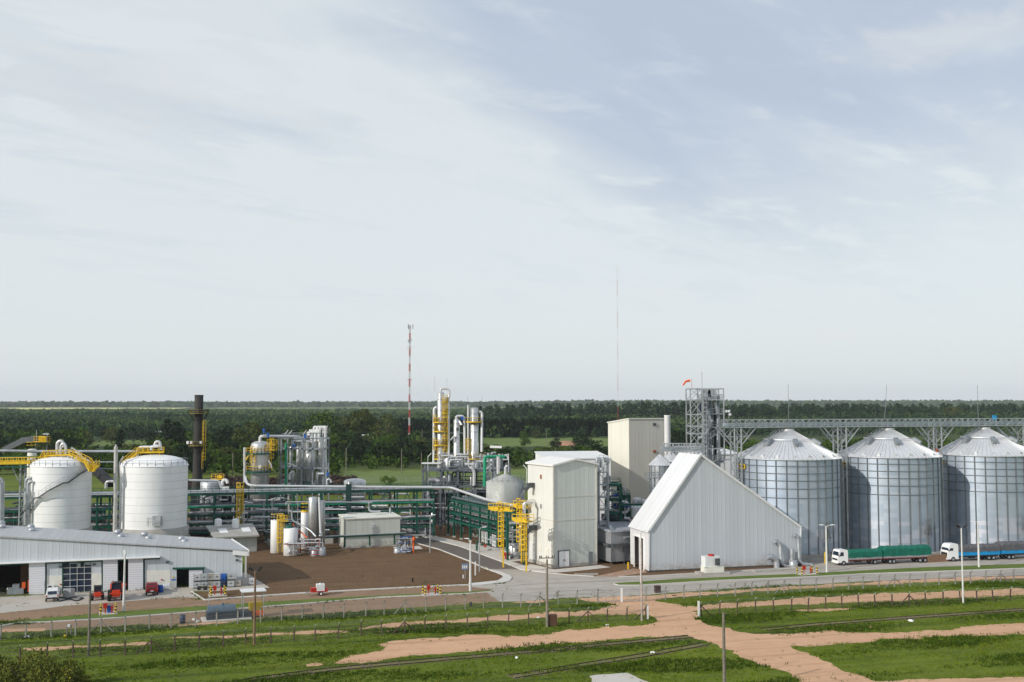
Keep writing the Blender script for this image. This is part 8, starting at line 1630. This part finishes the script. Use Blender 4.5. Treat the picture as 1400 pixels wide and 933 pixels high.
# ================================================================ LOG PILE, FARMHOUSE
lg = thing('log_pile', 'long dark heap of stacked logs behind the process plant', 'log pile', (-75, 345, 0)); rl = random.Random(9); mb = MB(); D = 345
xa, xb = P(238, 600, D).x, P(532, 600, D).x
hf = lambda x: (5.4 + .8 * math.sin(x * .31) + .5 * math.sin(x * .83 + 1)) * min(1, (xb - x) / 14 + .1, (x - xa) / 6 + .3)
vs = []; n = 60
for i in range(n + 1): x = lerp(xa, xb, i / n); h = max(.3, hf(x) - .4); vs += [(x, D - 4, 0), (x, D - 1.5, h), (x, D + 3, h), (x, D + 6, 0)]
mb.add(vs, [(i * 4 + j, (i + 1) * 4 + j, (i + 1) * 4 + j + 1, i * 4 + j + 1) for i in range(n) for j in range(3)]); part('heap_core', mb, M_('log_bark', (.045, .032, .028), .95, var=.4, sc=1), lg)
mb = MB()
for k in range(1500):
    x = rl.uniform(xa, xb); h = max(.3, hf(x)); f = rl.random(); y = D - 4 + f * 3.4; z = min(h, f * 1.25 * h + .2) + rl.uniform(-.2, .3); a = rl.gauss(0, .5) + (1.57 if rl.random() < .45 else 0); L_ = rl.uniform(.8, 2.2); d = Vector((math.cos(a), math.sin(a), rl.gauss(0, .15))) * L_ / 2; c = Vector((x, y, z)); mb.cur = rl.choice((0, 0, 0, 1)); mb.cyl(c - d, c + d, rl.uniform(.12, .28), n=6)
part('logs', mb, [bpy.data.materials['log_bark'], M_('log_ends', (.12, .075, .055), .95, var=.4)], lg, stuff=True)
mb = MB()
for k in range(200):
    x = rl.uniform(P(532, 600, 355).x, P(600, 600, 355).x); y = 355 + rl.uniform(-2, 2); a = rl.gauss(0, .4); d = Vector((math.cos(a), math.sin(a), 0)) * rl.uniform(.5, 1.2); c = Vector((x, y, rl.uniform(.2, 1.2))); mb.cyl(c - d, c + d, rl.uniform(.1, .2), n=6)
lg2 = thing('pale_log_row', 'low row of pale cut logs at the edge of the pasture', 'log pile', (P(566, 600, 355).x, 355, 0)); part('logs', mb, M_('pale_log', (.30, .20, .15), .9, var=.4), lg2, stuff=True)
HW = M_('farmhouse_white', (.70, .70, .68), .7)
def house(label, px0, px1, py, ytop, depth, roofm, flat=False):
    a, b_ = G(px0, py), G(px1, py); D = a.y; h = P(px0, ytop, D).z; t = thing('farmhouse', label, 'house', a); w_ = b_.x - a.x; cx_ = (a.x + b_.x) / 2; mb = MB(); hh = h * (.9 if flat else .62); mb.box((cx_, D + depth / 2, 0), (w_, depth, hh)); part('wall', mb, HW, t)
    mb = MB()
    if flat: mb.box((cx_, D + depth / 2, hh + .01), (w_ + .6, depth + .6, .4))
    else: mb.hexa([(a.x - .4, D - .4, hh), (b_.x + .4, D - .4, hh), (b_.x + .4, D + depth + .4, hh), (a.x - .4, D + depth + .4, hh)], [(a.x + 1, D + depth * .48, h), (b_.x - 1, D + depth * .48, h), (b_.x - 1, D + depth * .52, h), (a.x + 1, D + depth * .52, h)])
    part('roof', mb, roofm, t)
    for k in range(max(1, int(w_ / 4))): mb = MB(); mb.box((a.x + 2 + k * 4, D - .05, hh * .3), (1.3, .12, hh * .4)); part('window', mb, GLASSD, t)
house('small white farmhouse with flat roof in the wood behind the evaporator tower', 494, 511.5, 604, 594.5, 8, HW, True); house('lower white wing left of the white farmhouse', 484, 494, 604, 598, 6, HW, True)
house('white roofed shed among trees above the right white tank', 211, 223, 595, 590, 9, WHITE); house('low pinkish roofed hut half hidden by trees right of the farmhouse', 532, 544, 613, 609.5, 6, M_('pink_roof', (.5, .3, .25), .8))
house('tiny pale shed in the trees above the middle silo', 1236, 1243, 578, 575, 9, WHITE)
mb = MB(); g = P(774, 607, G(774, 609).y); mb.lathe((g.x, g.y, 0), [(9, 0), (7, 1.6), (4, 3.0), (.01, 3.3)], 14, smooth=False); single('earth_mound', mb, M_('reddish_earth', (.36, .20, .12), .95), 'bare reddish earth mound on the pasture left of the tall cream building', 'mound')
# ================================================================ GRASS, SHRUBS, HAZE
def inpoly(x, y, poly):
    p = np.array(poly); x1, y1 = p[:, 0], p[:, 1]; x2, y2 = np.roll(x1, -1), np.roll(y1, -1); r = np.zeros(len(x), bool)
    for a, b_, c, d in zip(x1, y1, x2, y2):
        if b_ == d: continue
        m = ((b_ > y) != (d > y)) & (x < (c - a) * (y - b_) / (d - b_) + a); r ^= m
    return r
def blades(name, n, seed, hmin, hmax, mat, sel, spread=.16, nb=5, wid=.05, y0=98, y1=182):
    rs = np.random.RandomState(seed); y = np.sqrt(rs.uniform(y0 ** 2, y1 ** 2, n)); x = rs.uniform(-.56, .56, n) * y; m = sel(x, y, rs)
    x, y = x[m], y[m]
    for po in POLYS:
        if len(x) == 0: break
        bx = [p[0] for p in po]; by = [p[1] for p in po]; c = (x > min(bx)) & (x < max(bx)) & (y > min(by)) & (y < max(by)); k = np.zeros(len(x), bool); k[c] = inpoly(x[c] + rs.normal(0, .28, c.sum()), y[c] + rs.normal(0, .6, c.sum()), po); k &= rs.rand(len(x)) > .015; x, y = x[~k], y[~k]
    n = len(x); X = np.repeat(x, nb) + rs.normal(0, spread, n * nb); Y = np.repeat(y, nb) + rs.normal(0, spread, n * nb)
    pat = .6 + .4 * np.sin(X * .21 + np.sin(Y * .4) * 2) * np.sin(Y * .55 - X * .12); h = rs.uniform(hmin, hmax, n * nb) * pat; th = rs.uniform(0, 3.14, n * nb); w_ = wid * rs.uniform(.7, 1.6, n * nb)
    a = np.stack([X - w_ * np.cos(th), Y - w_ * np.sin(th), np.zeros_like(X)], 1); b_ = np.stack([X + w_ * np.cos(th), Y + w_ * np.sin(th), np.zeros_like(X)], 1); c = np.stack([X + rs.normal(0, .35, n * nb) * h, Y + rs.normal(0, .35, n * nb) * h, h], 1)
    V = np.stack([a, b_, c], 1).reshape(-1, 3); F = np.arange(len(V)).reshape(-1, 3); o = bpy.data.objects.new(name, np_mesh(name, V, F, mat)); COL.objects.link(o); o['kind'] = 'stuff'; o['label'] = 'green grass of the meadows along the fences'
GB = leaf_mat('grass_blades', (.100, .165, .009), (.185, .240, .016), (.145, .195, .012)); GBD = leaf_mat('dark_weeds', (.040, .080, .008), (.078, .125, .012), (.055, .095, .009)); GBY = leaf_mat('dry_grass', (.15, .17, .030), (.22, .22, .05), (.14, .17, .03))
blades('grass', 60000, 1, .08, .26, GB, lambda x, y, r: np.ones(len(x), bool))
band = lambda x, y: np.sin((y - x * .24) * .55 + np.sin(x * .07) * 1.2) + .7 * np.sin(x * .13 + y * .2)
blades('tall_grass', 90000, 2, .18, .55, GBD, lambda x, y, r: band(x, y) + r.normal(0, .25, len(x)) > .6, .2)
blades('dry_grass', 16000, 3, .12, .42, GBY, lambda x, y, r: band(x + 30, y + 9) > 1.0, .2)
# flowering shrubs at the bottom left corner
def bigshrub(px, py, ytop, wpx, label, seed, flowers):
    g = G(px, py); H = P(px, ytop, g.y).z; W = wpx / 2 / FL * g.y; rs = np.random.RandomState(seed); nc = 34; C = np.stack([rs.uniform(-1, 1, nc) * W, rs.uniform(-.8, .8, nc) * W * .7, rs.uniform(.15, 1, nc)], 1); C[:, 2] *= H * (1.02 - .45 * (C[:, 0] / W) ** 2) * .88
    nl = 5200; k = rs.randint(0, nc, nl); d = rs.normal(size=(nl, 3)); d /= np.linalg.norm(d, axis=1)[:, None]; pts = C[k] + d * (W * .26) * (rs.uniform(.2, 1, nl) ** .5)[:, None]; pts[:, 2] = np.maximum(pts[:, 2], .05)
    t = thing('flowering_shrub', label, 'shrub', g); V, F = quads(pts, np.full(nl, .21), rs); me = np_mesh('foliage', V, F, SHR); o = bpy.data.objects.new('foliage', me); COL.objects.link(o); o.parent = t
    f = pts[rs.rand(nl) < flowers]; f = f[f[:, 2] > H * .35] + np.array([0, -.15, .08]); V, F = quads(f, np.full(len(f), .16), rs); o = bpy.data.objects.new('flowers', np_mesh('flowers', V, F, FLW)); COL.objects.link(o); o.parent = t; o['kind'] = 'stuff'
    mb = MB()
    for i in range(10): a = i * .63; mb.cyl((g.x, g.y, 0), (g.x + math.cos(a) * W * .6, g.y + math.sin(a) * W * .4, H * .7), .05, .02, 5, False)
    part('stems', mb, BARK, t, stuff=True)
SHR = leaf_mat('shrub_foliage', (.085, .105, .020), (.18, .19, .04), (.13, .145, .03)); FLW = M_('yellow_flower', (.65, .45, .02), .7)
bigshrub(44, 944, 898, 104, 'olive shrub with small yellow flowers at the bottom left corner, taller one', 5, .012); bigshrub(-14, 938, 895, 60, 'dark green shrub at the left edge of the bottom corner', 6, .003); bigshrub(88, 950, 916, 60, 'low shrub with most yellow flowers right in the bottom left corner group', 7, .03)
# haze: one closed volume round everything, even density
HZ = bpy.data.materials.new('haze'); HZ.use_nodes = True; tn = HZ.node_tree; tn.nodes.clear(); vo = tn.nodes.new('ShaderNodeVolumePrincipled'); oo = tn.nodes.new('ShaderNodeOutputMaterial'); tn.links.new(vo.outputs[0], oo.inputs['Volume']); vo.inputs['Color'].default_value = (.86, .92, 1.0, 1); vo.inputs['Density'].default_value = HAZE_D; vo.inputs['Anisotropy'].default_value = 0
mb = MB(); mb.box((0, 1500, -20), (16000, 16600, 182)); o = struct('haze', mb, HZ, 'stuff')
